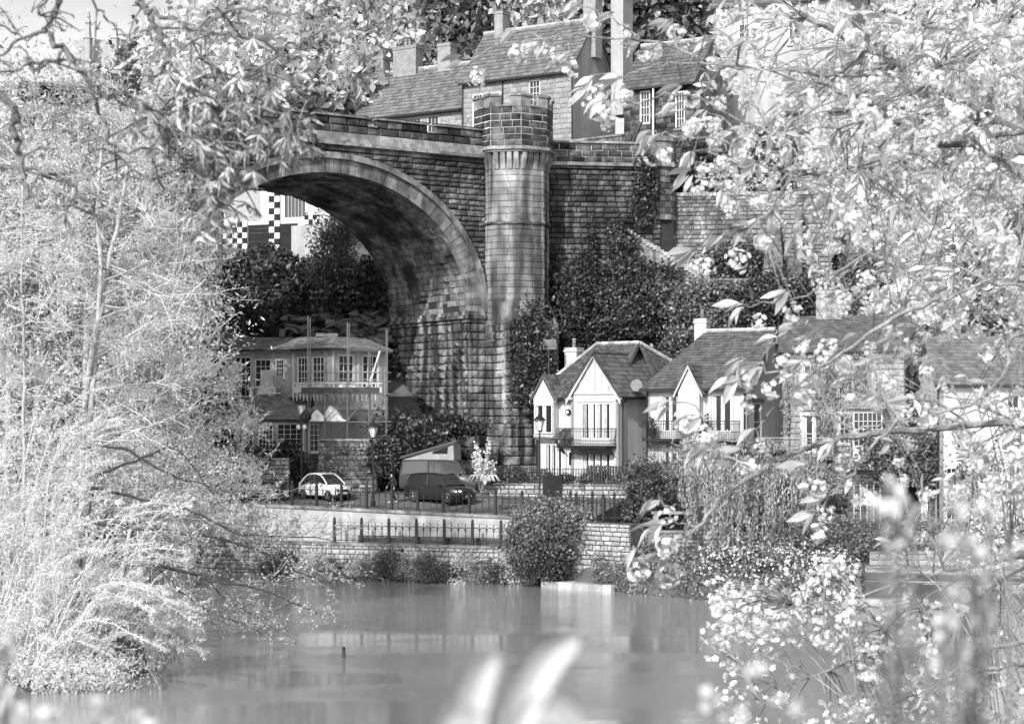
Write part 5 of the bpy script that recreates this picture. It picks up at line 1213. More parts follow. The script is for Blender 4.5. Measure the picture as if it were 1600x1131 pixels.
b = MB(); b.hexa([SV(-2.2, -.82, 2.04), SV(1.0, -.82, 2.04), SV(1.0, .82, 2.04), SV(-2.2, .82, 2.04), SV(-2.2, -.8, 2.08), SV(.95, -.8, 3.05), SV(.95, .8, 3.05), SV(-2.2, .8, 2.08)]); tent = b.build('roof_tent', 'canvas', van)
b = MB(); b.hexa([SV(-.35, -.84, 2.42), SV(.6, -.84, 2.42), SV(.6, -.8, 2.42), SV(-.35, -.8, 2.42), SV(-.3, -.84, 2.55), SV(.62, -.84, 2.85), SV(.62, -.8, 2.85), SV(-.3, -.8, 2.55)]); b.build('tent_window', 'dark_recess', tent)
b = MB(); b.hexa([SV(-2.4, -.95, 2.08), SV(1.2, -.95, 3.10), SV(1.2, .95, 3.10), SV(-2.4, .95, 2.08), SV(-2.3, -.85, 2.26), SV(1.15, -.85, 3.24), SV(1.15, .85, 3.24), SV(-2.3, .85, 2.26)]); b.build('lifting_roof', 'car_dark', van)
# walking person -------------------------------------------------
def person(label, p, ang, H=1.72):
    t = thing('person', label, 'person', p, ang); M = WM[t.name]
    J = {'pelvis': (0, 0, .95), 'chest': (.02, 0, 1.28), 'neck': (.03, 0, 1.46), 'head': (.05, 0, 1.56), 'top': (.05, 0, 1.70), 'sl': (.02, .19, 1.40), 'el': (-.10, .25, 1.14), 'wl': (.02, .24, .92), 'sr': (.02, -.19, 1.40), 'er': (.10, -.25, 1.15), 'wr': (.24, -.22, .98),
         'hl': (0, .1, .9), 'kl': (.18, .1, .50), 'al': (.16, .1, .09), 'fl': (.33, .1, .05), 'hr': (0, -.1, .9), 'kr': (-.02, -.1, .50), 'ar': (-.26, -.1, .14), 'fr': (-.14, -.1, .03)}
    R = {'pelvis': .15, 'chest': .16, 'neck': .06, 'head': .095, 'top': .07, 'sl': .07, 'el': .05, 'wl': .038, 'sr': .07, 'er': .05, 'wr': .038, 'hl': .10, 'kl': .07, 'al': .05, 'fl': .04, 'hr': .10, 'kr': .07, 'ar': .05, 'fr': .04}
    E = [('pelvis', 'chest'), ('chest', 'neck'), ('neck', 'head'), ('head', 'top'), ('chest', 'sl'), ('sl', 'el'), ('el', 'wl'), ('chest', 'sr'), ('sr', 'er'), ('er', 'wr'), ('pelvis', 'hl'), ('hl', 'kl'), ('kl', 'al'), ('al', 'fl'), ('pelvis', 'hr'), ('hr', 'kr'), ('kr', 'ar'), ('ar', 'fr')]
    ks = list(J); me = bpy.data.meshes.new('body'); me.from_pydata([J[k] for k in ks], [(ks.index(a), ks.index(c)) for a, c in E], []); me.materials.append(MATS['cloth_dark'])
    o = bpy.data.objects.new('body', me); COL.objects.link(o); o.parent = t
    md = o.modifiers.new('skin', 'SKIN'); 
    for i, k in enumerate(ks): me.skin_vertices[0].data[i].radius = (R[k], R[k]*.85 if k in ('chest', 'pelvis') else R[k])
    me.skin_vertices[0].data[0].use_root = True; o.modifiers.new('sub', 'SUBSURF').levels = 1; o.modifiers['sub'].render_levels = 2
    def part(nm, c, r, m, par=t):
        b = MB(); k = 12; vs = []; 
        prof = [(r[0]*math.sin(math.pi*i/8), -r[2]*math.cos(math.pi*i/8)) for i in range(9)]; b.lathe(M @ Vector(c), prof, k); return b.build(nm, m, par, True)
    part('face', (.075, 0, 1.585), (.082, .08, .11), 'skin'); part('hair', (.035, 0, 1.625), (.10, .1, .10), 'cloth_dark')
    for y, x, z in ((.24, .03, .86), (-.22, .27, .92)):
        b = MB(); b.tube([M @ Vector((x, y, z+.05)), M @ Vector((x+.01, y, z-.02))], [.032, .04], 6)
        for k in range(4): b.tube([M @ Vector((x-.03+.02*k, y, z-.02)), M @ Vector((x-.03+.022*k+.01, y, z-.07)), M @ Vector((x-.02+.02*k+.02, y, z-.095-.008*(k in (1, 2))))], [.010, .009, .006], 5)
        b.tube([M @ Vector((x+.035, y, z+.02)), M @ Vector((x+.06, y, z-.03))], [.011, .008], 5); b.build('hand', 'skin', t, True)
    for n_, c in (('shoe', (.26, .1, .05)), ('shoe', (-.19, -.1, .06))): b = MB(); q = M @ Vector(c); d = (M @ Vector((1, 0, 0))-M @ Vector((0, 0, 0))); b.tube([q-d*.14, q-d*.1, q+d*.06, q+d*.13], [.04, .055, .05, .03], 8); b.build(n_, 'cloth_pale', t, True)
    return t
person('person in dark clothes and pale shoes walking behind the railing left of the black car', cpos(614, 104.2), math.radians(-150))
# bins at the left of the road
for k, (px, lab) in enumerate(((424, 'left dark wheeled bin on the road left of the white car'), (440, 'right dark wheeled bin on the road left of the white car'))):
    p = cpos(px, 105.5); t = thing('wheeled_bin', lab, 'bin', p); b = MB(); x, y, z = p; b.hexa([(x-.24, y-.28, z+.05), (x+.24, y-.28, z+.05), (x+.24, y+.25, z+.05), (x-.24, y+.25, z+.05), (x-.3, y-.36, z+1.0), (x+.3, y-.36, z+1.0), (x+.3, y+.3, z+1.0), (x-.3, y+.3, z+1.0)]); b.build('body', 'cloth_dark', t)
    b = MB(); b.hexa([(x-.32, y-.4, z+1.0), (x+.32, y-.4, z+1.0), (x+.32, y+.34, z+1.0), (x-.32, y+.34, z+1.0), (x-.28, y-.34, z+1.05), (x+.28, y-.34, z+1.05), (x+.28, y+.3, z+1.12), (x-.28, y+.3, z+1.12)]); b.build('lid', 'car_black', t)
    for s_ in (-1, 1): MB().tube([(x+s_*.24, y+.3, z+.11), (x+s_*.3, y+.3, z+.11)], .11, 10).build('wheel', 'tyre', t)
# river edge masonry right of the quay
t = thing('landing_slab', 'pale stone landing slab at the waterline below the rough wall', 'landing', at(900, 900, 94.5))
f, L = fr2(at(845, 0, 95.6), at(955, 0, 92.6)); k = 0.
while k < L: w = random.uniform(.7, 1.2); MB().bf(f, k, min(k+w-.02, L), -1.3, .0, -.4, .32+random.uniform(-.03, .03)).build('slab', 'rubble_pale', t); k += w
t = thing('rough_stone_pier', 'rough pale stone pier rising from the bank right of the big bush', 'wall', at(935, 880, 95)); f, L = fr2(at(898, 0, 96), at(985, 0, 94)); rubble(f, L, -.2, 3.4, t, 'rubble_pale', .24, (.22, .5), 200, thick=1.2, rough=.12, proud=.1)
g_, l_ = fr2(f(0, -3, 0), f(0, 0, 0)); rubble(g_, l_, -.2, 3.4, t, 'rubble_pale', .24, (.22, .5), 60, core=False)
t = thing('bank_wall', 'old rubble wall behind the weeping tree above the river bank', 'wall', at(1150, 850, 95)); f, L = fr2(at(1000, 0, 95.5), at(1330, 0, 93.5)); rubble(f, L, 1.0, 2.9, t, 'rubble', .26, (.25, .6), 200, thick=.5); MB().bf(f, 0, L, -.5, .1, 2.9, 3.02).build('coping', 'coping_stone', t)
MB().bf(f, .6, 3.6, -.3, .1, 3.9, 4.05).build('slab', 'coping_stone', t); MB().bf(f, .7, 1.0, -.3, .08, 3.0, 3.9).build('leg', 'coping_stone', t); MB().bf(f, 3.2, 3.5, -.3, .08, 3.0, 3.9).build('leg', 'coping_stone', t)
t = thing('board_fence', 'dark upright board fence between clipped shrub and weeping tree', 'fence', at(1070, 780, 99)); f, L = fr2(at(1030, 0, 99.5), at(1105, 0, 99))
for i in range(int(L/.2)): MB().bf(f, i*.2, i*.2+.17, 0, .04, 3.2, 5.3).build('board', 'dark_wood', t)
for z in (3.6, 5.0): MB().bf(f, 0, L, .04, .08, z, z+.1).build('rail', 'dark_wood', t)
t = thing('dark_garden_fence', 'dark palings in shade right of the weeping tree trunk', 'fence', at(1270, 820, 97)); f, L = fr2(at(1240, 0, 97.5), at(1300, 0, 97))
for i in range(int(L/.18)): MB().bf(f, i*.18, i*.18+.08, 0, .04, 3.0, 4.7).build('paling', 'dark_wood', t)
for z in (3.3, 4.4): MB().bf(f, 0, L, -.05, -.005, z, z+.08).build('rail', 'dark_wood', t)
# stepped pale wall on the right bank, three tiers
t = thing('tiered_river_wall', 'three low tiers of pale mortared blocks stepping to the river at the right', 'wall', at(1480, 920, 88)); f, L = fr2(at(1345, 0, 88.6), at(1680, 0, 87.4))
for k, (z0, z1, d) in enumerate(((-.4, .9, 0), (.9, 1.55, -.9), (1.55, 2.2, -1.8))):
    ff = Fr(f(0, d, 0), f.n); rubble(ff, L, z0, z1, t, 'pale_stone', .30, (.3, .6), 150, name='stone', cm='white_render', lo=[-1.5, .3, .6][k]); MB().bf(ff, [-1.5, .3, .6][k], L, -1.0, .08, z1, z1+.07).build('ledge', 'weathered_stone', t)
t = thing('river_step', 'flat pale landing stone at the water below the tiered wall', 'landing', at(1400, 935, 87)); MB().bf(f, -.9, 2.2, .2, 1.6, -.3, .22).build('slab', 'rubble_pale', t)
# statue, animal figure, fan ornament
p = at(1387, 868, 92.5); t = thing('garden_statue', 'small pale statue of a draped figure on the wall top', 'statue', p)
M_ = Matrix.Translation(p); b = MB(); b.lathe(p, [(.12, 0), (.14, .1), (.1, .5), (.17, .85), (.13, 1.0), (.19, 1.18), (.06, 1.3), (.10, 1.4), (.11, 1.48), (.04, 1.58)], 10); b.build('figure', 'statue_stone', t, True)
b = MB(); b.tube([p+Vector((-.15, 0, 1.15)), p+Vector((-.42, -.05, .98)), p+Vector((-.58, -.05, .92))], [.06, .05, .03], 7); b.tube([p+Vector((.15, 0, 1.15)), p+Vector((.22, -.05, .85)), p+Vector((.05, -.15, .75))], [.06, .05, .03], 7); b.build('arm', 'statue_stone', t, True)
b = MB(); b.box(p.x-.2, p.x+.2, p.y-.2, p.y+.2, p.z-.7, p.z); b.build('plinth', 'statue_stone', t)
p = at(1410, 876, 91.8); t = thing('garden_ornament', 'low pale crouching animal ornament beside the draped statue', 'ornament', p)
b = MB(); b.tube([p+Vector((-.45, 0, .12)), p+Vector((-.1, 0, .22)), p+Vector((.2, 0, .28)), p+Vector((.32, 0, .5)), p+Vector((.3, 0, .66))], [.1, .2, .18, .09, .08], 9); b.tube([p+Vector((.3, 0, .62)), p+Vector((.16, -.03, .6))], [.07, .03], 7)
for x in (-.35, .2): b.tube([p+Vector((x, -.08, .15)), p+Vector((x+.12, -.1, 0))], [.08, .05], 6)
b.build('figure', 'statue_stone', t, True)
# mooring stump and stake in the river
p = at(537, 1027, 0.001+9.1*F/(1027-HY)); p.z = 0; t = thing('mooring_stump', 'short dark post standing in the open river', 'post', p); MB().tube([p+Vector((0, 0, -.5)), p+Vector((0, 0, .3)), p+Vector((.02, 0, .34))], [.07, .07, .05], 8).build('post', 'bark_dark', t)
MB().lathe(p+Vector((0, 0, .34)), [(.075, 0), (.075, .05), (.03, .07)], 8).build('cap', 'black_iron', t)
p = at(252, 1078, 9.1*F/(1078-HY)); p.z = 0; t = thing('broken_branch', 'bare broken branch slanting out of the water at the lower left', 'branch', p); MB().tube([p+Vector((.15, 0, -.3)), p, p+Vector((-.3, .3, .4)), p+Vector((-.6, .5, .75))], [.06, .055, .045, .03], 6).build('limb', 'bark_mid', t)
MB().tube([p+Vector((-.3, .3, .4)), p+Vector((-.25, .3, .6))], [.03, .012], 5).build('twig', 'bark_mid', t)
# ================================================================ vegetation
def bush(name, label, c, r, n, size, m, cat='shrub', group=None, clumps=40, spread=.24, shell=.7, elong=1.6, dirs=None, stem=True):
    t = thing(name, label, cat, (c[0], c[1], c[2]-r[2]), 0, group)
    C, K = blob(c, r, n, clumps, spread, shell); C2, _ = blob(c, [q*1.12 for q in r], max(40, n//14), clumps, spread*.8, .95); C = np.concatenate([C, C2]); C[:, 2] = np.maximum(C[:, 2], c[2]-r[2]*1.1)
    leaves('foliage', C, size, m, t, elong=elong, dirs=dirs)
    if stem:
        b = MB(); base = Vector((c[0], c[1], c[2]-r[2]))
        for k in K[:9]: b.tube([base, base.lerp(Vector(k), .5)+Vector((0, 0, .1)), Vector(k)], [.05, .035, .015], 4)
        b.build('stems', 'bark_mid', t)
    return t
def tree(name, label, base, H, cr, n, size, m, bark='bark_mid', group=None, clumps=45, trunk_r=.3, cat='tree', cz=None, spread=.2, elong=1.7, shell=.55):
    base = Vector(base); t = thing(name, label, cat, base, 0, group)
    cz = cz or H-cr[2]*.85; c = base+Vector((random.uniform(-.4, .4), 0, cz))
    C, K = blob(c, cr, n, clumps, spread, shell); leaves('crown', C, size, m, t, elong=elong)
    b = MB(); fork = base+Vector((.2, 0, max(cz-cr[2]*.7, 1.5))); b.tube([base+Vector((0, 0, -.6)), base.lerp(fork, .5), fork], [trunk_r, trunk_r*.8, trunk_r*.65], 8)
    for k in K[:26]:
        k = Vector(k); mid = fork.lerp(k, .55)+Vector((0, 0, .5)); b.tube(curve([fork, mid, k], 3, .06), list(np.linspace(trunk_r*.4, .03, 7)), 5)
    b.build('trunk', bark, t); return t
def cover(name, label, cat, x0, x1, y0, y1, n, size, m, lumps, lh, lr, inside=None, zf=hz, elong=1.6, kind='stuff', base=0., seed=1):
    """leafy cover over the terrain with swelling mounds"""
    r_ = np.random.default_rng(seed); L = np.stack([r_.uniform(x0, x1, lumps), r_.uniform(y0, y1, lumps), r_.uniform(lh*.4, lh, lumps), r_.uniform(lr*.6, lr*1.3, lumps)], 1)
    X = r_.uniform(x0, x1, n); Y = r_.uniform(y0, y1, n)
    if inside is not None: k = inside(X, Y); X, Y = X[k], Y[k]
    h = np.zeros(len(X)); 
    for lx, ly, lz, lw in L: h = np.maximum(h, lz*np.sqrt(np.clip(1-((X-lx)**2+(Y-ly)**2)/lw**2, 0, 1)))
    Z = height(X, Y)+base+h*(1-.22*r_.random(len(X))**2)+r_.normal(size=len(X))*.12
    o = leaves(name, np.stack([X, Y, Z], 1), size, m, None, kind, elong=elong)
    return tag(o, label, cat)
# ---- hillside behind and beside
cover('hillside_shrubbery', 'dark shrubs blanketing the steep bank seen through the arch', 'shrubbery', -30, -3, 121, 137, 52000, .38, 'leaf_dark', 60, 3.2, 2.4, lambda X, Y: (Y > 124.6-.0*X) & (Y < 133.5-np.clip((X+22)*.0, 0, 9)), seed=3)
bush('pale_shrub', 'paler feathery shrub high on the bank through the arch', at(520, 400, 129), (1.6, 1.2, 2.8), 6000, .22, 'leaf_shrub')
tag(leaves('rock_litter', np.stack([rng.uniform(-18, -7, 10), np.full(10, 124.), rng.uniform(11, 13, 10)], 1), .5, 'rock', None, 'stuff'), 'scattered stones under the overhanging bank shrubs', 'stones')
t = thing('rock_outcrop', 'pale rock face showing below the dark shrubs above the boarded house roof', 'rock', at(540, 515, 124.5))
for i in range(130):
    px = random.uniform(440, 612); py = 512+random.uniform(-16, 26)-(px-430)*.03; p = at(px, py, 125.2+(530-py)*.05+random.uniform(-.3, .3)); b = MB(); r = random.uniform(.3, .75)
    vs = [p+Vector((random.uniform(-r, r), random.uniform(-.6, .4), random.uniform(-r*.5, r*.5))) for _ in range(8)]
    bm_ = __import__('bmesh').new()
    for v in vs: bm_.verts.new(v)
    __import__('bmesh').ops.convex_hull(bm_, input=bm_.verts); bm_.verts.index_update()
    b.add([v.co.copy() for v in bm_.verts], [tuple(v.index for v in f_.verts) for f_ in bm_.faces]); bm_.free(); b.build('boulder', 'rock', t)
cover('ivy_bank', 'thick ivy covering the steep bank between the viaduct and the house roofs', 'ivy', 4.5, 30, 115.5, 122.3, 68000, .25, 'leaf_ivy', 90, 1.2, 1.1, lambda X, Y: (Y < 121.6) | (X < 9.5), seed=5)
bush('ivy_mound', 'bright ivy mound at the head of the stepped wall', at(1000, 468, 119.8), (2.4, 1.0, 2.3), 13000, .22, 'leaf_ivy', 'ivy', clumps=60, spread=.16)
bush('ivy_mound', 'ivy swelling over the bank right of the stepped wall foot', at(1110, 495, 118.6), (3.2, 1.2, 2.4), 14000, .22, 'leaf_shrub', 'ivy', clumps=60, spread=.16)
bush('ivy_mound', 'ivy mass above the ridge of the mossy-roofed house', at(1220, 480, 118.2), (3.2, 1.2, 2.2), 13000, .22, 'leaf_ivy', 'ivy', clumps=60, spread=.16)
bush('ivy_mound', 'ivy mass above the chimney of the creeper-clad house', at(1350, 460, 117.5), (3.0, 1.2, 2.4), 11000, .22, 'leaf_shrub', 'ivy', clumps=60, spread=.16)
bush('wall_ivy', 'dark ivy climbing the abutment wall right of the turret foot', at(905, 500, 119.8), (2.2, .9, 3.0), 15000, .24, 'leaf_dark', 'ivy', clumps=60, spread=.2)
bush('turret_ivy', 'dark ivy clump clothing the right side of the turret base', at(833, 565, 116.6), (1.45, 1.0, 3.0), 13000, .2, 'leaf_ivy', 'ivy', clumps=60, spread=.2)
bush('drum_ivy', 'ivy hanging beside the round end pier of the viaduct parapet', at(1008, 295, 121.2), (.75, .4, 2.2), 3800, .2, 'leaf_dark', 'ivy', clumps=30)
C = []
for px, py, rx, rz in ((965, 380, .8, 1.6), (985, 420, .9, 2), (940, 455, 1.6, 1.6), (912, 405, .5, .5), (870, 455, .5, 2.2), (925, 390, .35, 1.4)):
    p = at(px, py, 120.75); k = int(1100*rx*rz); C += [(p.x+random.gauss(0, rx*.4), p.y-.1-abs(random.gauss(0, .12)), p.z+random.gauss(0, rz*.55)) for _ in range(k)]
tag(leaves('abutment_creeper', C, .2, 'leaf_dark', None, elong=1.4), 'patchy dark creeper on the abutment masonry below the parapet', 'creeper')
cover('terrace_shrubs', 'dark shrubs on the upper terrace behind the retaining wall', 'shrubbery', 10.5, 26, 124.6, 131, 19000, .34, 'leaf_shrub', 34, 2.2, 1.8, seed=8)
bush('terrace_bush', 'dark bush behind the terrace wall left of the garden swing', at(1100, 270, 126.5), (1.9, 1.3, 1.9), 8000, .25, 'leaf_dark', clumps=40)
bush('terrace_bush', 'bush behind the terrace wall right of the garden swing', at(1215, 255, 127), (2.2, 1.3, 2.2), 8000, .25, 'leaf_ivy', clumps=40)
bush('buttress_bush', 'dark bush at the foot of the terrace wall left of its buttress', at(1150, 412, 121.6), (2.0, .8, 1.1), 5000, .2, 'leaf_ivy', clumps=40)
bush('clipped_hedge', 'low dark hedge on the left end of the terrace wall', at(1080, 303, 123.8), (1.2, .5, .5), 2600, .18, 'leaf_dark', 'hedge', clumps=30)
# hilltop trees
hill = []
TREES = [(250, 170, 205, 6.5, 7, 'm'), (310, 120, 190, 6, 7, 'h'), (375, 95, 180, 6, 7.5, 'h'), (440, 60, 186, 6.5, 8, 'h'), (505, 80, 172, 6, 7, 'h'), (560, 40, 178, 6, 7.5, 'h'), (620, 20, 182, 6.5, 8, 'h'), (690, 15, 174, 5.5, 7, 'h'), (745, 20, 172, 5.5, 7, 'm'), (800, -5, 176, 6.5, 7.5, 'h'), (870, 0, 170, 5.5, 6.5, 'h'), (940, -10, 172, 6, 7, 'h'), (1010, 10, 168, 5.5, 6.5, 'm'), (1075, -10, 170, 6, 7, 'h'), (455, 135, 152, 3.6, 4.5, 'h'), (520, 130, 154, 3.2, 4.5, 'h'), (395, 140, 150, 3.8, 4.5, 'h')]
TREES += [(1250, 60, 165, 7, 8, 'p'), (1340, 30, 160, 7, 8, 'p'), (1430, 60, 158, 7, 8, 'p'), (1520, 40, 156, 7, 8, 'p'), (1600, 70, 150, 7, 8, 'p'), (1450, 220, 138, 5, 6, 'p'), (1540, 250, 132, 5, 6, 'p'), (1390, 330, 124, 3.5, 4, 'h'), (1470, 400, 118, 4, 5, 'p'), (1560, 420, 114, 5, 6, 'p'), (1430, 500, 108, 2.6, 3.2, 'h'), (1330, 330, 126, 3, 3.5, 'h'), (1620, 330, 120, 5, 6, 'p')]
WHERE = ['behind the far left parapet', 'above the left parapet', 'above the arch crown', 'left of the cottage chimneys', 'just left of the first cottage chimney', 'behind the first cottage chimney', 'behind the double chimney', 'behind the third cottage chimney', 'between the cottage chimneys', 'behind the gabled stone house ridge', 'behind the tall chimney of the gabled house', 'right of the tall grey chimney', 'above the dark stone cottage', 'left of the tall pale house', 'low beside the parapet left of the cottages', 'against the left cottage gable', 'low above the arch crown',
         'behind the tall pale house', 'right of the tall pale house', 'on the upper right skyline', 'near the upper right corner', 'in the upper right corner', 'above the terraced villa', 'right of the terraced villa', 'below the terraced villa', 'above the ivy-clad house', 'above the white cottage', 'between the ivy-clad house and the white cottage', 'beside the right end of the terrace wall', 'at the right frame edge']
for k, (px, py, Y, rx, rz, kd) in enumerate(TREES):
    p = at(px, py, Y); g = hz(p.x, p.y); H = p.z+rz-g; m_ = {'h': 'leaf_hill', 'm': 'leaf_shrub', 'p': 'leaf_pale_mid'}[kd]
    tree('broadleaf_tree', '%s leafy tree %s' % ({'h': 'light', 'm': 'darker', 'p': 'pale'}[kd], WHERE[k]), (p.x, p.y, g), H, (rx, rx*.8, rz), int(900*rx*rz**.5*1.05), .78 if Y > 140 else .5, m_, group='trees on the hill above the viaduct', clumps=70, trunk_r=.35, spread=.2, cz=p.z-g)
# ---- around the houses and the pier
bush('pier_shrub', 'glossy dark shrub spilling over the wall behind the camper van', at(640, 715, 110.8), (2.3, 1.0, 1.9), 12000, .24, 'leaf_ivy', clumps=60)
bush('pier_shrub', 'dark shrub against the pier plinth above the camper van', at(690, 668, 113.5), (2.2, .7, .8), 5000, .2, 'leaf_dark', clumps=40)
bush('step_shrub', 'dark shrub at the top of the steps beside the lower bay', at(440, 725, 108.6), (1.2, .7, 1.0), 5000, .2, 'leaf_dark', clumps=40)
bush('bank_shrub', 'light shrub over the low rubble wall below the sash windows', at(385, 718, 108.5), (1.8, .7, .6), 5000, .18, 'leaf_shrub', clumps=40)
for i in range(3):
    px = (623, 675, 700)[i]; b_ = bush('conifer', 'small dark conical shrub %s on the pier plinth ledge' % ('left', 'middle', 'right')[i], at(px, 662, 114), (.22, .2, .65), 700, .1, 'leaf_dark', clumps=16, stem=False)
t = thing('white_flowering_shrub', 'small white-blossomed shrub in front of the viaduct pier', 'shrub', at(755, 760, 106.8)); C = []
b = MB()
for k in range(14):
    a = at(752+random.uniform(-4, 4), 765, 106.6); e = at(random.uniform(737, 772), random.uniform(678, 745), 106.6+random.uniform(-.4, .4)); b.tube([a, a.lerp(e, .5)+Vector((.1, 0, .1)), e], [.03, .02, .01], 4)
    for _ in range(60): q = a.lerp(e, random.uniform(.35, 1)); C.append((q.x+random.gauss(0, .09), q.y+random.gauss(0, .09), q.z+random.gauss(0, .09)))
b.build('stems', 'bark_mid', t); leaves('blossom', C, .14, 'leaf_white', t, elong=1.2)
t = thing('pampas_plant', 'pale arching clump of grass below the white-blossomed shrub', 'plant', at(760, 765, 106.3)); b = MB()
for k in range(16): a = at(758, 757, 106.2); d = random.uniform(-1, 1); b.tube([a, a+Vector((d*.3, 0, .5)), a+Vector((d*.8, -.1, .55)), a+Vector((d*1.1, -.1, .2))], [.03, .05, .04, .01], 4)
b.build('leaf', 'leaf_white', t)
for i, px in enumerate((790, 822, 850, 880, 910, 938, 965, 995)):
    bush('garden_plant', 'border plant %s' % ('behind the left end of the garden railing', 'under the left oriel of the white gabled house', 'beside the lamp in the front garden', 'below the porch of the white gabled house', 'left of the ground-floor french window', 'before the ground-floor french window', 'at the right of the ground-floor french window', 'against the shaded side wall of the gabled house')[i], at(px, 745+random.uniform(-3, 6), 108.2), (.6, .4, random.uniform(.35, .6)), 900, .13, ('leaf_shrub', 'leaf_ivy')[i % 2], 'plant', clumps=16)
bush('big_river_bush', 'big rounded bush spilling over the end of the quay wall', at(862, 838, 96.2), (2.15, 1.4, 1.85), 24000, .15, 'leaf_shrub', clumps=90, spread=.17)
bush('river_bush', 'lower bush trailing to the water in front of the quay end', at(842, 880, 95.4), (1.3, .8, .75), 6000, .13, 'leaf_ivy', clumps=50)
bush('clipped_dark_shrub', 'tall glossy dark shrub by the garden palings', at(1010, 795, 96.5), (1.15, .9, 2.1), 13000, .17, 'leaf_ivy', clumps=60, spread=.2)
bush('garden_shrub', 'spreading shrub at the corner of the mossy-roofed house', at(1040, 755, 101), (1.7, 1, 1.0), 9000, .17, 'leaf_shrub', clumps=50)
bush('garden_shrub', 'pale feathery shrub under the right balcony of the mossy-roofed house', at(1105, 730, 102.5), (1.6, 1, 1.3), 8000, .16, 'leaf_weeping', clumps=50)
bush('garden_shrub', 'shrub under the slatted balcony of the ivy-clad house', at(1240, 740, 101), (1.9, 1, 1.2), 8000, .17, 'leaf_weeping', clumps=50)
# weeping tree
wt = thing('weeping_tree', 'weeping tree with trailing strands and dark trunk over the river bank', 'tree', (at(1238, 0, 94.5).x, 94.5, 1.5)); C = []; b = MB(); top = at(1195, 715, 94.5); base = Vector((at(1240, 0, 94.5).x, 94.5, 1.0))
b.tube(curve([base, base+Vector((-.1, 0, 2)), base+Vector((-.5, 0, 4)), top], 4, .04), list(np.linspace(.42, .2, 13)), 9)
for k in range(150):
    a_ = random.uniform(0, 2*math.pi); r_ = random.uniform(.2, 1)**.6; s = top+Vector((math.cos(a_)*3.5*r_-.8, math.sin(a_)*2.2*r_, random.uniform(-.9, .9)*(1.15-r_)-.8*r_*r_)); bot = max(1.7, s.z-random.uniform(1.8, 5.2))
    if k < 40: b.tube(curve([top, top.lerp(s, .5)+Vector((0, 0, .5)), s], 3), list(np.linspace(.1, .03, 7)), 4)
    n = int((s.z-bot)*62); x, y = s.x, s.y
    for q in range(n): f_ = q/n; C.append((x+random.gauss(0, .10)+.15*math.sin(f_*4+k), y+random.gauss(0, .10), s.z+(bot-s.z)*f_))
    for q in range(45): C.append((s.x+random.gauss(0, .35), s.y+random.gauss(0, .3), s.z+random.gauss(0, .25)))
b.build('trunk', 'bark_dark', wt); leaves('foliage', C, .19, 'leaf_weeping', wt, elong=3.5, dirs=np.array([[0, 0, -1.]]))
bush('arching_shrub', 'shrub with arching dark leaves right of the weeping tree trunk', at(1310, 850, 92), (2.4, 1.2, 1.25), 13000, .18, 'leaf_shrub', clumps=60, elong=3)
# river bank plants
cover('bank_plants', 'dense low plants along the right river bank', 'ground cover', 4.2, 27, 84.8, 96, 90000, .15, 'leaf_shrub', 150, .85, .7, lambda X, Y: (Y > np.interp(X, [2, 9.4, 13, 60], [96, 88.5, 87.5, 86])-.3) & (Y < np.interp(X, [2, 9.4, 13, 60], [96, 88.5, 87.5, 86])+4.5) & ((X < 17.3) | (Y > 91.5)), seed=11, elong=2)
cover('bank_flowers', 'pale small flowers among the right bank plants', 'flowers', 9, 17, 86.5, 92, 1800, .11, 'leaf_white', 150, .9, .7, lambda X, Y: (Y > np.interp(X, [2, 9.4, 13, 60], [96, 88.5, 87.5, 86])+.5), seed=11, elong=1.2, base=.12)
for i in range(15):
    s = -4+i*1.05+random.uniform(-.2, .2); p = Q(s, -.25, 0); r = random.uniform(.55, 1.0)
    bush('waterside_shrub', 'small shrub at the quay foot, %s' % ('hidden at its far left end', 'near its left end under twigs', 'below the overhanging dark twigs', 'left of the first lower railing post', 'under the first lower railing post', 'under the second lower railing post', 'below the lamp post', 'under the walking person', 'below the rear wheel of the black car', 'below the front of the black car', 'under the fifth plank bench', 'right of the black car', 'left of the scroll-legged bench', 'below the scroll-legged bench', 'against the big river bush')[i], (p.x, p.y, r*.7), (r, .35, r*random.uniform(.7, 1.2)), 1500, .12, ('leaf_shrub', 'leaf_ivy', 'leaf_hill')[i % 3], clumps=22, group='shrubs along the foot of the quay wall')
cover('quay_path_weeds', 'weeds growing between the lower path paving and the railing', 'weeds', -9, 1.2, 96.5, 101, 9000, .10, 'leaf_shrub', 60, .25, .4, lambda X, Y: (qst(X, Y)[1] > .3) & (qst(X, Y)[1] < .75), seed=4, base=.25, elong=3)
bush('right_garden_bush', 'spiky pale shrub on top of the tiered river wall', at(1450, 835, 92.5), (1.7, 1, 1.0), 8000, .2, 'leaf_weeping', clumps=40, elong=5)
bush('right_garden_bush', 'rounded pale flowering bush on the ledge of the tiered wall', at(1490, 880, 90.5), (1.2, .7, .5), 5000, .12, 'leaf_pale', clumps=40)
bush('right_garden_bush', 'leafy climber over the roof of the brick outbuilding', at(1410, 715, 98.5), (2.0, .8, 1.4), 8000, .18, 'leaf_shrub', clumps=40)
bush('right_garden_bush', 'arched climber around the white cottage doorway', at(1540, 770, 96), (1.7, .5, 1.6), 6000, .17, 'leaf_shrub', clumps=40, shell=.9)
bush('right_garden_bush', 'pale shrub at the right edge before the white cottage', at(1590, 800, 92), (2.2, 1.2, 2.6), 12000, .18, 'leaf_pale_mid', clumps=60)
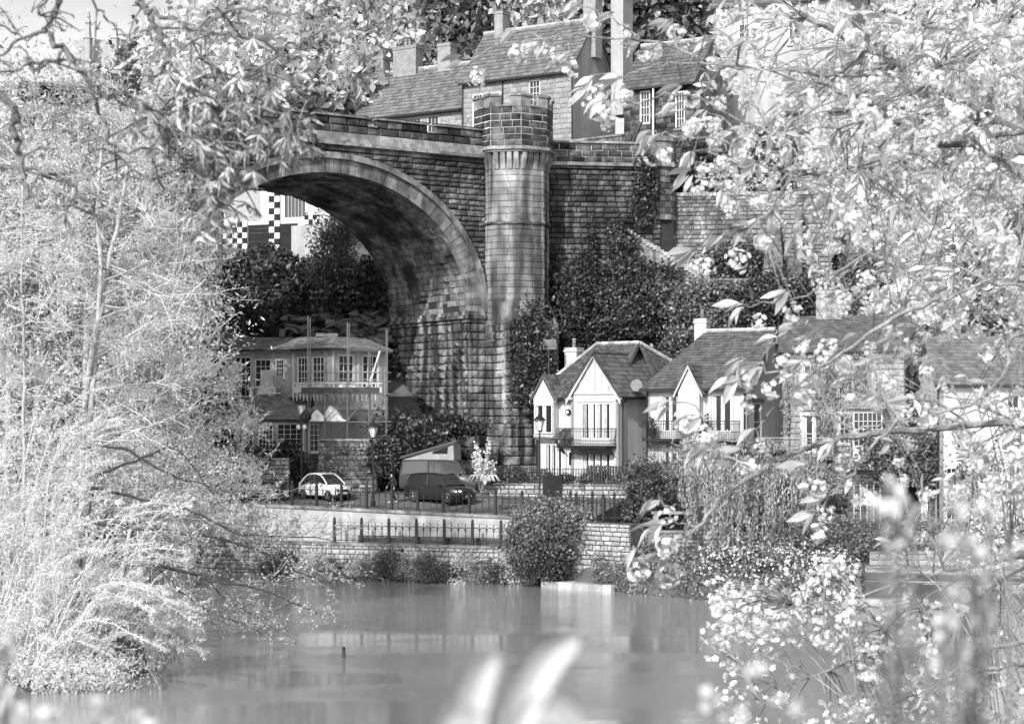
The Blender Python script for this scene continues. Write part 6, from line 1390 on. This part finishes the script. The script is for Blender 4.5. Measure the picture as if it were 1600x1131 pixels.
# ---- left bank
cover('left_bank_cover', 'pale tangled undergrowth on the left river bank', 'undergrowth', -34, -12.5, 50, 98, 42000, .27, 'leaf_pale_mid', 170, 1.3, 1.6, lambda X, Y: X < np.interp(Y, [42, 57, 64, 67, 74, 92, 100], [-22, -17, -13, -12.8, -14.5, -19.5, -24]), seed=21, elong=4)
LT = [(10, 300, 93, 5.5, 7.5, .62), (130, 290, 94, 4.2, 6.6, .6), (230, 330, 99, 2.4, 5.2, .5), (60, 560, 98, 6, 6, .55), (190, 520, 97, 5.0, 6, .5), (265, 560, 101, 2.6, 5.5, .42), (110, 760, 90, 5, 4, .45), (250, 760, 97, 4.0, 3.2, .4), (-30, 450, 95, 5, 9, .6), (300, 710, 102.5, 1.8, 2.6, .35), (300, 420, 104, 2.2, 3.6, .4)]
WL = ['behind the far left pale stems', 'behind the twin pale trunks', 'in front of the far pier left of the arch', 'at the left edge below the skyline', 'behind the lower twin trunks', 'left of the boarded house', 'low at the left bank', 'left of the silver car', 'at the left frame edge', 'beside the left end of the road', 'hanging left of the arch springing']
for k, (px, py, Y, rx, rz, sz) in enumerate(LT):
    p = at(px, py, Y); g = max(hz(p.x, p.y), .5); m_ = 'leaf_pale_mid' if k not in (2, 5, 7, 9, 10) else 'leaf_hill'
    tree('bank_tree', '%s young-leaved tree %s' % ('pale' if m_ == 'leaf_pale_mid' else 'grey', WL[k]), (p.x, p.y, g), p.z+rz-g, (rx, rx*.7, rz), int(480*rx*rz), .26, m_, 'bark_pale', 'trees on the left bank', 60, .22, cz=p.z-g, elong=3, spread=.2, shell=.4)
def grow(out, tips, p, d, L, r, lev, droop=0., kids=5, spread=.9, seg=4, wob=.25, bias=None):
    pts = [p.copy()]; q = p.copy(); d = d.normalized()
    for i in range(seg):
        d = (d+Vector((random.gauss(0, wob), random.gauss(0, wob), random.gauss(0, wob)-droop))*.5).normalized(); q = q+d*L/seg; pts.append(q.copy())
    rs = list(np.linspace(r, max(r*.35, .009), len(pts))); out.append((pts, rs, lev))
    if lev == 0:
        for i in range(1, len(pts)):
            for _ in range(5): tips.append(pts[i-1].lerp(pts[i], random.random()))
        return
    for k in range(kids):
        f = random.uniform(.25, 1); i = min(int(f*seg), seg-1); s = pts[i].lerp(pts[i+1], f*seg-i) if f < 1 else pts[-1]
        nd = d+Vector((random.gauss(0, spread), random.gauss(0, spread), random.gauss(0, spread*.7)+.1))
        if bias: nd += Vector(bias)
        grow(out, tips, s, nd, L*random.uniform(.42, .7), r*.5, lev-1, droop, kids, spread, seg, wob, bias)
def wood(out, m_thick, m_thin, t, thr=1, thin='twigs'):
    a, b = MB(), MB()
    for pts, rs, lev in out: (a if lev > thr else b).tube(pts, rs, 6 if lev > 1 else 3)
    if a.v: a.build('branches', m_thick, t)
    if b.v: tag(b.build(thin, m_thin, t), kind='stuff')
def twig_tree(name, label, trunks, Y, m_leaf, n_br, brL, group=None, leafsize=.16, lf=1.0, droop=.02, bark='bark_pale', tk='dry_twig', kids=5, z0f=.25, tr=.16, lv=2):
    base = at(*trunks[0][0], Y); t = thing(name, label, 'tree', base); out = []; tips = []
    for tr_i, path in enumerate(trunks):
        pts = curve([at(px, py, Y+random.uniform(-.3, .3)) for px, py in path], 5, .03); rs = list(np.linspace(tr, tr*.3, len(pts)))
        MB().tube(pts, rs, 8).build('trunk', bark, t)
        for k in range(n_br):
            f = z0f+(1-z0f)*k/n_br; s = pts[int(f*(len(pts)-1))]; a = random.uniform(0, 2*math.pi)
            grow(out, tips, s, Vector((math.cos(a), math.sin(a)*.7, random.uniform(-.1, .5))), brL*(1.1-.55*f)*random.uniform(.7, 1.2), tr*.4*(1.1-f*.6), lv, droop, kids)
    wood(out, bark, tk, t)
    T = np.array([tuple(p) for p in tips]); k = int(len(T)*lf); T = T[rng.integers(0, len(T), k)]+rng.normal(size=(k, 3))*.07
    leaves('leaves', T, leafsize, m_leaf, t, 'stuff', elong=3.2); return t
twig_tree('twin_trunk_tree', 'tall pale tree with twin trunks and fine twigs standing on the left bank', [[(122, 930), (128, 800), (133, 640), (150, 520), (168, 420), (190, 320), (205, 210), (212, 140)], [(128, 900), (138, 700), (148, 560), (158, 440), (152, 330), (160, 230)]], 75, 'leaf_pale', 20, 4.6, leafsize=.11, lf=1.0, kids=6)
twig_tree('slender_pale_tree', 'slender pale sapling with thin straight stem at the far left', [[(38, 1000), (36, 800), (38, 560), (34, 400), (36, 250)]], 70, 'leaf_pale', 18, 2.8, lf=1.6, tr=.09, leafsize=.11)
twig_tree('leaning_pale_tree', 'leaning pale tree with twiggy crown between the twin trunks and the arch', [[(180, 960), (205, 820), (225, 680), (245, 540), (275, 420), (290, 330)]], 80, 'leaf_pale_mid', 18, 4.0, lf=1.2, tr=.11, kids=6)
twig_tree('fine_twigged_tree', 'fine twigged tree leaning right towards the boarded house', [[(160, 960), (210, 860), (270, 760), (310, 660), (330, 600)]], 84, 'leaf_pale_mid', 18, 4.0, lf=1.0, tr=.10, kids=6)
bush('pale_undergrowth', 'pale leafy tangle round the foot of the willow shoots at the lower left', at(95, 1050, 59.5), (2.3, 1.2, .9), 9000, .13, 'leaf_pale', clumps=60, elong=3)
bush('pale_undergrowth', 'pale leafy tangle at the left edge above the water', at(10, 1010, 60), (1.6, 1.2, 1.3), 7000, .13, 'leaf_pale', clumps=60, elong=3)
bush('wall_shrub', 'dark creeper over the right end of the mossy rubble wall', at(596, 712, 108.4), (.9, .5, 1.2), 4200, .17, 'leaf_ivy', clumps=40)
bush('wall_shrub', 'small fern clump on the rubble wall by the steps', at(512, 742, 108.3), (.5, .3, .6), 1500, .14, 'leaf_shrub', clumps=20)
# low limbs reaching over the water
t = thing('overhanging_tree', 'dark low limbs reaching far out over the water from the left bank', 'tree', at(120, 940, 72)); out = []; tips = []
MB().tube(curve([at(105, 990, 72), at(118, 900, 72), at(128, 820, 72), at(150, 740, 72.5)], 4, .03), list(np.linspace(.3, .12, 13)), 8).build('trunk', 'bark_mid', t)
for path, r in (([(125, 850), (180, 872), (240, 880), (330, 905), (420, 925), (496, 958)], .11), ([(128, 812), (230, 825), (330, 838), (430, 870), (470, 895), (522, 912)], .09), ([(140, 760), (220, 780), (300, 800), (380, 835), (470, 838), (525, 845)], .07), ([(150, 740), (210, 720), (270, 700), (310, 740), (345, 790)], .07), ([(330, 905), (350, 935), (390, 960), (408, 992)], .03), ([(120, 700), (190, 700), (260, 740), (330, 760), (420, 790)], .06), ([(240, 880), (290, 930), (340, 960), (380, 975)], .04)):
    pts = curve([at(px, py, 72-i*.4) for i, (px, py) in enumerate(path)], 5, .03); MB().tube(pts, list(np.linspace(r, r*.25, len(pts))), 6).build('limb', 'bark_dark', t)
    for k in range(15):
        s = pts[int((.25+.75*k/15)*(len(pts)-1))]; grow(out, tips, s, Vector((.6, random.uniform(-.6, .6), random.uniform(-.5, .7))), random.uniform(.9, 2.2), .022, 1, .03, 5)
wood(out, 'bark_dark', 'bark_mid', t, 1); T = np.array([tuple(p) for p in tips]); leaves('leaves', T[rng.integers(0, len(T), int(len(T)*.7))]+rng.normal(size=(int(len(T)*.7), 3))*.05, .10, 'leaf_pale_mid', t, 'stuff', elong=2.6)
# willow shoots, lower left
for j, (label, bx, by, Y, n, rng_px) in enumerate((('pale willow thicket fanning out over the water at the lower left', 70, 1075, 60, 85, (40, 330, 760, 1060)), ('taller pale willow shoots rising at the left edge', -10, 980, 64, 60, (-40, 200, 560, 900)), ('small pale shrub dipping its shoots into the river', 255, 1045, 64, 60, (230, 325, 940, 1045)))):
    p0 = at(bx, by, Y); p0.z = max(p0.z, .2); t = thing('willow_shrub', label, 'shrub', p0); b = MB(); C = []
    for k in range(n):
        s = p0+Vector((random.gauss(0, .9 if j < 2 else .35), random.gauss(0, .8), 0)); e = at(random.uniform(rng_px[0], rng_px[1]), random.uniform(rng_px[2], rng_px[3]), Y+random.uniform(-2.5, 2.5)); e.z = max(e.z, .1)
        mid = s.lerp(e, .55)+Vector((-.2, 0, .22*(e-s).length+.25)); pts = curve([s, mid, e], 5, .02); b.tube(pts, list(np.linspace(.019, .006, len(pts))), 4)
        for q in range(5):
            i = random.randrange(3, len(pts)-1); s2 = pts[i]; e2 = s2+Vector((random.uniform(.1, 1.0), random.uniform(-.5, .5), random.uniform(-.2, .6)))*(.9 if j < 2 else .4); b.tube([s2, s2.lerp(e2, .5)+Vector((0, 0, .06)), e2], [.012, .009, .005], 3)
            for w in range(14): z = s2.lerp(e2, random.random()); C.append((z.x+random.gauss(0, .03), z.y+random.gauss(0, .03), z.z+random.gauss(0, .03)))
        for w in range(125): i = random.randrange(3, len(pts)-1); z = pts[i].lerp(pts[i+1], random.random()); C.append((z.x+random.gauss(0, .05), z.y+random.gauss(0, .05), z.z+random.gauss(0, .05)))
    b.build('shoots', 'dry_twig', t); leaves('leaves', C, .125, 'leaf_pale', t, 'stuff', elong=3.2)

# ================================================================ branches close to the camera
def px_path(path, Y, dy=0., wob=.004): return curve([at(px, py, Y+dy*i) for i, (px, py) in enumerate(path)], 5, wob)
# overhanging spring branches, upper left, about four metres away
st = thing('overhead_tree', 'out-of-focus spring branches with drooping catkins hanging into the upper left', 'tree', (-2.6, 4.2, hz(-2.6, 4.2)))
MB().tube(curve([(-2.6, 4.2, hz(-2.6, 4.2)-.2), (-2.55, 4.2, 9), (-2.3, 4.1, 10.6), (-1.9, 4.0, 11.8)], 5, .02), list(np.linspace(.13, .06, 16)), 9).build('trunk', 'bark_mid', st)
NB = [([(-800, -900), (-300, -420), (60, -60), (75, 45), (100, 80), (130, 115), (158, 150)], .010, 3.6), ([(-700, -700), (-300, -60), (0, 150), (20, 200), (36, 262), (42, 312)], .012, 3.4), ([(36, 262), (88, 274), (120, 300), (145, 326), (168, 338)], .005, 3.4),
      ([(-600, -900), (-100, -300), (180, -60), (225, 10), (262, 28), (300, 46), (380, 56), (445, 82)], .008, 4.0), ([(225, 10), (252, 62), (262, 110), (290, 132), (322, 152), (338, 178), (346, 222), (332, 262)], .008, 4.0), ([(60, -60), (145, 0), (175, 35), (206, 62)], .004, 3.8), ([(75, 45), (20, 70), (-10, 95)], .004, 3.6), ([(100, 80), (62, 110), (40, 100), (10, 118)], .004, 3.6), ([(300, 46), (350, 20), (420, 18), (470, 30)], .004, 4.0), ([(130, 115), (160, 190), (180, 240), (230, 232)], .005, 3.8), ([(322, 152), (360, 170), (400, 165), (450, 185)], .005, 4.0), ([(345, 222), (300, 215), (250, 195), (205, 160)], .004, 4.0), ([(180, 240), (215, 270), (265, 300)], .003, 3.8), ([(60, 20), (90, -30)], .004, 3.6), ([(0, 40), (40, 60), (75, 45)], .003, 3.6)]
netp = []
for path, r, Y in NB:
    pts = px_path(path, Y); MB().tube(pts, list(np.linspace(r, r*.4, len(pts))), 6).build('branch', 'bark_mid', st); netp += [p for p in pts if p.z > 9.3 and abs(p.x) < 1.6]
for path in ([(255, 58), (262, 96), (268, 142)], [(282, 120), (278, 168), (285, 216)], [(305, 160), (298, 202)], [(322, 165), (314, 196)], [(374, 100), (386, 150), (394, 176), (402, 226)], [(226, 66), (212, 90), (186, 108)], [(266, 110), (290, 130), (310, 145), (330, 180)], [(268, 60), (284, 90), (296, 118)]):
    pts = px_path(path, 4.0); MB().tube(pts, [.0045]*len(pts), 5).build('hanging_twig', 'dry_twig', st)
BUN = []
for q in range(4):
    b = MB()
    for k in range(7):
        a = random.uniform(-1.2, 1.2); a2 = random.uniform(0, 6.28); d = Vector((math.sin(a)*math.cos(a2), math.sin(a)*math.sin(a2), -math.cos(a))); L_ = random.uniform(.03, .052); s_ = d.cross(Vector((.3, 1, .2))).normalized()*.0042; e = d*L_; m_ = e*.5+d.cross(s_).normalized()*.002
        b.add([(0, 0, 0), m_-s_, e, m_+s_], [(0, 1, 2, 3)]); b.add([Vector((0, 0, .0)), m_+s_.cross(d)*.6, e, m_-s_.cross(d)*.6], [(0, 1, 2, 3)])
    BUN.append(mesh_of(b, 'catkin', 'catkin_bunch'))
tw = MB()
for path, r, Y in [([(322, 152), (355, 190), (375, 230), (370, 285)], .004, 4.0), ([(300, 60), (340, 110), (390, 150), (440, 170), (490, 205)], .004, 4.1), ([(336, 222), (330, 250), (345, 300), (338, 345)], .004, 3.9), ([(262, 110), (280, 160), (310, 220), (322, 290), (345, 330)], .004, 4.1), ([(365, 190), (410, 185), (450, 215), (470, 190)], .003, 4.0), ([(290, 130), (340, 120), (400, 110), (440, 140)], .003, 4.2), ([(158, 150), (200, 165), (240, 180), (262, 210)], .004, 3.8)]:
    pts = px_path(path, Y); MB().tube(pts, list(np.linspace(r, r*.4, len(pts))), 6).build('branch', 'bark_mid', st); netp += pts*3
hot = [p for p in netp if p.x*F/p.y > -560 and p.x*F/p.y < -300 and HY-(p.z-CZ)*F/p.y > 90]; warm = [p for p in netp if p.x*F/p.y > -700 and HY-(p.z-CZ)*F/p.y > 40]
for k in range(215):
    near = random.choice(hot if k < 160 else warm); p = near+Vector((random.gauss(0, .035), random.gauss(0, .06), -random.uniform(-.02, .07))); Y = p.y
    tw.tube([near, near.lerp(p, .5)+Vector((0, 0, .008)), p], [.0024, .002, .0015], 4)
    inst('catkin_bunch', random.choice(BUN), st, Matrix.Translation(p) @ Matrix.Rotation(random.uniform(0, 6.28), 4, 'Z') @ Matrix.Scale(random.uniform(.7, 1.2), 4))
for k in range(120):
    a = random.choice(netp); e = a+Vector((random.gauss(0, .07), random.gauss(0, .05), random.gauss(-.02, .06))); tw.tube([a, a.lerp(e, .5)+Vector((0, 0, .01)), e], [.0025, .002, .001], 4)
    for q in range(5): f_ = a.lerp(e, random.random()); tw.tube([f_, f_+Vector((random.gauss(0, .012), random.gauss(0, .012), random.gauss(0, .012)))], [.002, .001], 3)
tag(tw.build('twigs', 'bark_mid', st), kind='stuff')

# cherry in blossom, right: leaves, double blossoms and limbs five to eight metres away
ct = thing('cherry_tree', 'cherry tree in full pale double blossom reaching in from the right', 'tree', (3.3, 6.6, hz(3.3, 6.6)))
TRK = curve([(3.3, 6.6, hz(3.3, 6.6)-.2), (3.2, 6.5, 8.2), (3.25, 6.4, 9.4), (3.1, 6.5, 10.8), (3.2, 6.6, 12.4)], 5, .02)
MB().tube(TRK, list(np.linspace(.16, .08, len(TRK))), 10).build('trunk', 'cherry_bark', ct)
def leaf_mesh(curl, fold):
    vs = []; W_ = [0, .10, .165, .155, .08, 0]
    for i in range(6):
        x = i/5; z = -curl*x*x; w = W_[i]
        vs += [(x, w, z+fold*w), (x, 0, z), (x, -w, z+fold*w)] if 0 < i < 5 else [(x, 0, z)]
    f = [(0, 2, 1), (0, 3, 2)]
    for i in range(1, 4): a = 1+(i-1)*3; f += [(a, a+1, a+4, a+3), (a+1, a+2, a+5, a+4)]
    f += [(10, 11, 13), (11, 12, 13)]
    b = MB(); b.add(vs, f); return mesh_of(b, 'leaf_cherry', 'leaf')
LM = [leaf_mesh(.12, .35), leaf_mesh(.3, .5), leaf_mesh(.05, .25), leaf_mesh(.2, .7)]
def cluster_mesh(nb, R, pr, single=False):
    b = MB()
    for k in range(nb):
        d = Vector((random.gauss(0, 1), random.gauss(0, 1), random.gauss(-.2, 1))).normalized(); c = d*R*random.uniform(.55, 1)+Vector((0, 0, -R*.3)); x = d.orthogonal().normalized(); y = d.cross(x)
        for ly in range(1 if single else 2):
            r = pr*(1-.38*ly); lift = .25+.5*ly
            for j in range(5):
                a = 2*math.pi*j/5+ly*.5+random.uniform(-.15, .15); u = x*math.cos(a)+y*math.sin(a); s_ = x*-math.sin(a)+y*math.cos(a)
                b.add([c, c+u*r*.6+s_*r*.42+d*r*lift*.6, c+u*r*random.uniform(.9, 1.1)+d*r*lift, c+u*r*.6-s_*r*.42+d*r*lift*.45], [(0, 1, 2, 3)])
    return mesh_of(b, 'petal', 'blossom_cluster')
CM = [cluster_mesh(17, .040, .0125) for _ in range(3)]+[cluster_mesh(13, .033, .0125)]
SM = [cluster_mesh(9, .05, .0145, True) for _ in range(3)]
LIMBS = [([(2300, 700), (1900, 420), (1600, 205), (1500, 150), (1410, 100), (1330, 62), (1250, 20)], .030, 6.6, -.05), ([(2250, 900), (1900, 520), (1570, 250), (1470, 218), (1400, 190), (1340, 155), (1270, 120)], .026, 6.3, -.05),
    ([(1600, 205), (1480, 226), (1420, 240), (1340, 262), (1240, 272), (1170, 262), (1085, 236)], .010, 6.3, -.1), ([(2200, -100), (1800, 0), (1600, 52), (1500, 95), (1400, 115), (1300, 118), (1205, 106), (1130, 104)], .012, 6.0, -.05), ([(1500, 150), (1400, 180), (1290, 200), (1210, 210), (1140, 225)], .007, 6.2, -.05),
    ([(2200, 860), (1850, 700), (1600, 662), (1470, 672), (1340, 678), (1250, 705), (1180, 738), (1132, 775), (1085, 826), (1030, 868), (990, 858)], .013, 5.6, -.06), ([(1800, 600), (1600, 520), (1560, 602), (1480, 640), (1400, 655), (1320, 678)], .008, 5.4, -.02), ([(1340, 678), (1290, 640), (1240, 600), (1190, 572), (1160, 560)], .005, 5.0, 0), ([(1470, 470), (1390, 500), (1330, 540), (1250, 600), (1210, 640), (1180, 670)], .007, 5.1, 0), ([(2000, 500), (1700, 480), (1560, 440), (1470, 470)], .010, 5.4, -.05),
    ([(2100, 900), (1800, 900), (1620, 870), (1525, 885), (1440, 900), (1330, 932), (1240, 943)], .010, 7.2, 0), ([(2100, 1000), (1800, 980), (1600, 1000), (1500, 1040), (1420, 1112)], .012, 6.0, -.1), ([(2000, 800), (1700, 840), (1500, 945), (1420, 952), (1330, 1030), (1250, 1062), (1185, 1092)], .008, 7.2, 0), ([(1700, 1100), (1600, 1040), (1500, 1060), (1400, 1095), (1330, 1100)], .006, 6.6, 0), ([(1525, 885), (1440, 935), (1340, 950), (1280, 955)], .004, 7.2, 0),
    ([(1130, 104), (1000, 62), (900, 58), (850, 62)], .005, 5.7, -.05), ([(1000, 62), (960, 30), (900, 5)], .003, 5.6, 0), ([(850, 62), (790, 70), (735, 92)], .003, 5.5, 0), ([(1205, 106), (1060, 98), (1010, 108), (975, 122)], .004, 5.5, 0), ([(1210, 210), (1080, 150), (1000, 158), (945, 158)], .004, 5.4, 0), ([(1140, 225), (1080, 215), (1030, 212)], .003, 5.3, 0),
    ([(1470, 470), (1360, 400), (1260, 460), (1160, 475)], .0045, 5.2, 0), ([(1240, 272), (1190, 340), (1130, 370), (1080, 392)], .0045, 5.4, 0), ([(1340, 262), (1240, 300), (1185, 345)], .004, 5.6, 0), ([(1400, 655), (1350, 715), (1300, 770), (1270, 800)], .0045, 5.2, 0), ([(1180, 738), (1120, 700), (1095, 640), (1050, 625)], .003, 4.9, 0), ([(1085, 826), (1050, 812), (1030, 780)], .003, 5.0, 0), ([(1250, 705), (1190, 690), (1110, 690)], .003, 5.0, 0)]
net = []
def limb_part(path, r, Y, dy):
    pts = px_path(path, Y, dy, .005)
    MB().tube(pts, list(np.linspace(r, max(r*.32, .0018), len(pts))), 7).build('branch', 'cherry_bark', ct); return pts
for path, r, Y, dy in LIMBS:
    pts = limb_part(path, r, Y, dy); net += [p for p in pts if p.x*F/p.y+800 < 1700]
for z_, pth in ((10.8, 0), (9.6, 1), (12.0, 3), (9.0, 5), (9.2, 9), (8.4, 10), (8.2, 11), (8.9, 12)):
    a = min(TRK, key=lambda w: abs(w.z-z_)); e = at(*LIMBS[pth][0][0], LIMBS[pth][2]); MB().tube([a, a.lerp(e, .5)+Vector((0, 0, .1)), e], [.045, .036, LIMBS[pth][1]], 7).build('branch', 'cherry_bark', ct)
leafM, clM, smM = [], [], []
def rotto(d, roll):
    d = Vector(d).normalized(); up = Vector((0, 0, 1)); y = up.cross(d); y = y.normalized() if y.length > .01 else Vector((0, 1, 0)); z = d.cross(y); R = Matrix((d, y, z)).transposed(); return (Matrix.Rotation(roll, 3, d) @ R).to_4x4()
def tip(p, s=1., nl=4, blossom=1, ang=(185, 250)):
    for k in range(nl):
        a = math.radians(random.uniform(*ang)); d = Vector((math.cos(a), random.gauss(0, .35), math.sin(a)*.8)); leafM.append(Matrix.Translation(p+Vector((random.gauss(0, .006), 0, random.gauss(0, .006)))) @ rotto(d, random.uniform(-1.3, 1.3)) @ Matrix.Scale(.085*s*random.uniform(.75, 1.15), 4))
    for k in range(blossom):
        clM.append(Matrix.Translation(p+Vector((random.uniform(.0, .05), random.gauss(0, .02), -.035-random.uniform(0, .03)))*1) @ Matrix.Rotation(random.uniform(0, 6.28), 4, 'Z') @ Matrix.Rotation(random.uniform(-.6, .6), 4, 'X') @ Matrix.Scale(s*random.uniform(.75, 1.1), 4))
TIPS = [(1235, 505, 5.6), (1262, 530, 5.7), (1290, 505, 5.8), (1250, 560, 5.5), (1310, 545, 5.8), (1340, 520, 6), (1215, 530, 5.4), (1365, 560, 6), (1330, 585, 5.8), (1395, 590, 6), (1425, 555, 6.2), (1450, 610, 6.2), (1400, 520, 6.2), (722, 92, 5.5), (850, 62, 5.6), (805, 48, 5.6), (890, 85, 5.6), (915, 140, 5.5), (945, 156, 5.4), (925, 118, 5.5), (905, 5, 5.6), (965, 122, 5.4), (1000, 62, 5.7), (1030, 212, 5.3), (1015, 205, 5.3), (1085, 238, 5.6), (1078, 268, 5.5), (1140, 262, 5.6), (1180, 250, 5.7), (1080, 392, 5.4), (1130, 368, 5.4), (1168, 352, 5.4), (1185, 345, 5.6), (1160, 475, 5.2), (1235, 455, 5.2), (1190, 572, 5.0), (1160, 560, 5.0), (1180, 670, 5.0), (1105, 690, 5.0), (1160, 700, 5.0), (1050, 625, 4.9), (1095, 650, 4.9), (990, 858, 5.0), (1040, 862, 5.1), (1030, 780, 5.0), (1030, 820, 5.0), (1270, 800, 5.1), (1290, 765, 5.2), (1260, 725, 5.2), (1330, 740, 5.3), (1150, 590, 5.0), (1065, 130, 5.6), (1100, 190, 5.6), (1060, 165, 5.5), (1120, 60, 5.8), (1050, 30, 5.8), (960, 20, 5.7), (1240, 590, 5.1), (1300, 690, 5.2)]
for px, py, Y in TIPS:
    p = at(px, py, Y); near = min(net, key=lambda w: (w-p).length_squared); MB().tube([near, near.lerp(p, .5)+Vector((0, 0, .01)), p], [.0025, .002, .0015], 5).build('twig', 'cherry_bark', ct); tip(p, .9, random.choice((3, 4, 5)), random.choice((1, 2)))
tw = MB(); cnt = 0
def dens(px, py):
    if px > 1085+abs(py-120)*.15 and py < 300: return 1 if px > 1250 else .6
    if px > 1200+(py-300)*.55 and py < 470: return .5
    if px > 1330+(py-470)*.2 and py < 640: return .20
    if px > 1470 and py < 900: return .45
    if px > 1380 and py < 900: return .10
    return 0
while cnt < 600:
    px, py = random.uniform(1050, 1640), random.uniform(-20, 900)
    if random.random() > dens(px, py): continue
    Y = random.uniform(5.2, 7.6); p = at(px, py, Y); near = min(net, key=lambda w: (w-p).length_squared); tw.tube([near, near.lerp(p, .5)+Vector((random.gauss(0, .02), 0, .03)), p], [.003, .0022, .0015], 4); cnt += 1
    tip(p, random.uniform(.6, .9), random.choice((1, 2, 2, 3)), random.choice((1, 2, 2)), (150, 330))
cnt = 0
def low(px, py):
    if 1105 < px < 1300 and 905 < py < 1020: return 1 if py < 1020-(px-1105)*.1 and random.random() < .9 else .2
    if 1335 < px < 1580 and 850 < py < 935: return .05
    if 1230 < px < 1420 and 870 < py < 1000: return .6
    if 1300 < px < 1640 and 850 < py < 1131: return .5
    if 1130 < px < 1300 and 1000 < py < 1131: return .25
    if 1160 < px < 1330 and 1080 < py < 1131: return .6
    return 0
while cnt < 330:
    px, py = random.uniform(1100, 1640), random.uniform(850, 1140)
    if random.random() > low(px, py): continue
    Y = random.uniform(6.8, 8.2); p = at(px, py, Y); near = min(net, key=lambda w: (w-p).length_squared); tw.tube([near, near.lerp(p, .5)+Vector((0, 0, .03)), p], [.003, .0022, .0015], 4); cnt += 1
    smM.append(Matrix.Translation(p) @ Matrix.Rotation(random.uniform(0, 6.28), 4, 'Z') @ Matrix.Scale(random.uniform(.8, 1.2), 4))
    if random.random() < .12: tip(p, .6, 2, 0, (90, 270))
tag(tw.build('twig', 'cherry_bark', ct), kind='stuff')
def emit2(name, Ms, meshes, parent, lim):
    Ms = sorted(Ms, key=lambda M: M.translation.y-(0 if -40 < 800+F*M.translation.x/M.translation.y < 1620 else -9)); 
    for M in Ms[:lim]: inst(name, random.choice(meshes), parent, M)
    if len(Ms) > lim:
        mb = MB(); raw = [(np.array([v.co for v in q.vertices]), [tuple(p.vertices) for p in q.polygons]) for q in meshes]
        for M in Ms[lim:]:
            vv, ff = random.choice(raw); A = np.array(M); n = len(mb.v); mb.v += (vv@A[:3, :3].T+A[:3, 3]).tolist(); mb.f += [tuple(i+n for i in f_) for f_ in ff]
        tag(mb.build(name, meshes[0].materials[0].name, parent), kind='stuff')
emit2('leaf', leafM, LM, ct, 299); emit2('blossom_cluster', clM, CM, ct, 299); emit2('spray_of_blossom', smM, SM, ct, 299)

# out-of-focus plants right in front of the lens
def near_plant(name, label, blobs, Y, m='petal', cat='plant', stemtop=None):
    g = hz(0, Y); b0 = at(blobs[0][0], blobs[0][1], Y); t = thing(name, label, cat, (b0.x, Y, g)); S = MB(); base = Vector((b0.x, Y+.02, g)); 
    for px, py, r, n in blobs:
        c = at(px, py, Y+random.uniform(-.05, .05)); b = MB(); rr = r*Y/F
        for k in range(n):
            d = Vector((random.gauss(0, 1), random.gauss(0, 1), random.gauss(0, 1))).normalized(); q = c+d*rr*random.uniform(.1, .7); x = d.orthogonal().normalized(); y = d.cross(x); w = rr*.55
            b.add([q, q+x*w*.8+y*w*.5+d*w*.3, q+x*w*.2+y*w*1.1+d*w*.5, q-x*w*.6+y*w*.6+d*w*.3], [(0, 1, 2, 3)])
        b.build('blossom', m, t); S.tube([base, base.lerp(c, .6)+Vector((0, .01, 0)), c], [.002, .0016, .001], 5)
    S.build('stem', 'bark_mid', t); return t
near_plant('blurred_blossom_spray', 'soft blurred blossom spray in front of the brick outbuilding', [(1398, 765, 26, 12), (1382, 800, 30, 14), (1408, 825, 28, 12), (1425, 790, 22, 8), (1395, 850, 18, 6)], .78)
near_plant('blurred_blossom_spray', 'large soft blurred blossom spray before the tiered river wall at right', [(1500, 790, 26, 8), (1545, 800, 24, 8), (1520, 850, 34, 14), (1480, 840, 26, 8), (1530, 900, 26, 9), (1500, 935, 26, 8), (1530, 960, 32, 12), (1470, 985, 30, 10), (1495, 1020, 34, 14), (1450, 1030, 26, 8), (1540, 1010, 26, 8), (1510, 1060, 26, 8), (1580, 850, 22, 6)], .72)
near_plant('blurred_blossom_spray', 'soft blurred blossom at the bottom edge right of centre', [(1120, 1100, 34, 12), (1170, 1040, 26, 7), (1150, 1125, 30, 10), (1230, 1110, 30, 8)], .7)
near_plant('blurred_blossom_spray', 'soft blurred pale glow of blossom in the bottom left corner', [(10, 1090, 45, 16), (60, 1120, 40, 10), (150, 1128, 40, 10), (215, 1135, 34, 8), (5, 1010, 30, 8)], .72)
t = thing('blurred_leaf_shoot', 'pale out-of-focus leaves poking up at the bottom centre', 'plant', (0, .5, hz(0, .5)))
for path, w in (([(745, 1160), (738, 1110), (752, 1060), (776, 1018)], 24), ([(790, 1180), (820, 1100), (855, 1035), (905, 992)], 26), ([(800, 1150), (845, 1105), (885, 1120), (905, 1160)], 24), ([(690, 1165), (705, 1125), (730, 1118), (760, 1135)], 22)):
    pts = curve([at(px, py, .5) for px, py in path], 5); n = len(pts); vs = []; W = w*.5/F
    for i, p in enumerate(pts):
        d = (pts[min(i+1, n-1)]-pts[max(i-1, 0)]).normalized(); s_ = d.cross(Vector((0, 1, 0))).normalized(); k = W*(math.sin(math.pi*min(1, (i+1.2)/(n+.6)))**.6); vs += [p-s_*k+Vector((0, -.003, 0)), p, p+s_*k+Vector((0, -.003, 0))]
    b = MB(); b.add(vs, [(3*i+j, 3*i+j+1, 3*i+j+4, 3*i+j+3) for i in range(n-1) for j in (0, 1)]); b.build('leaf', 'leaf_pale_mid', t)
MB().tube([(0, .52, hz(0, .52)), at(792, 1190, .505)], .0015, 5).build('stem', 'bark_mid', t)
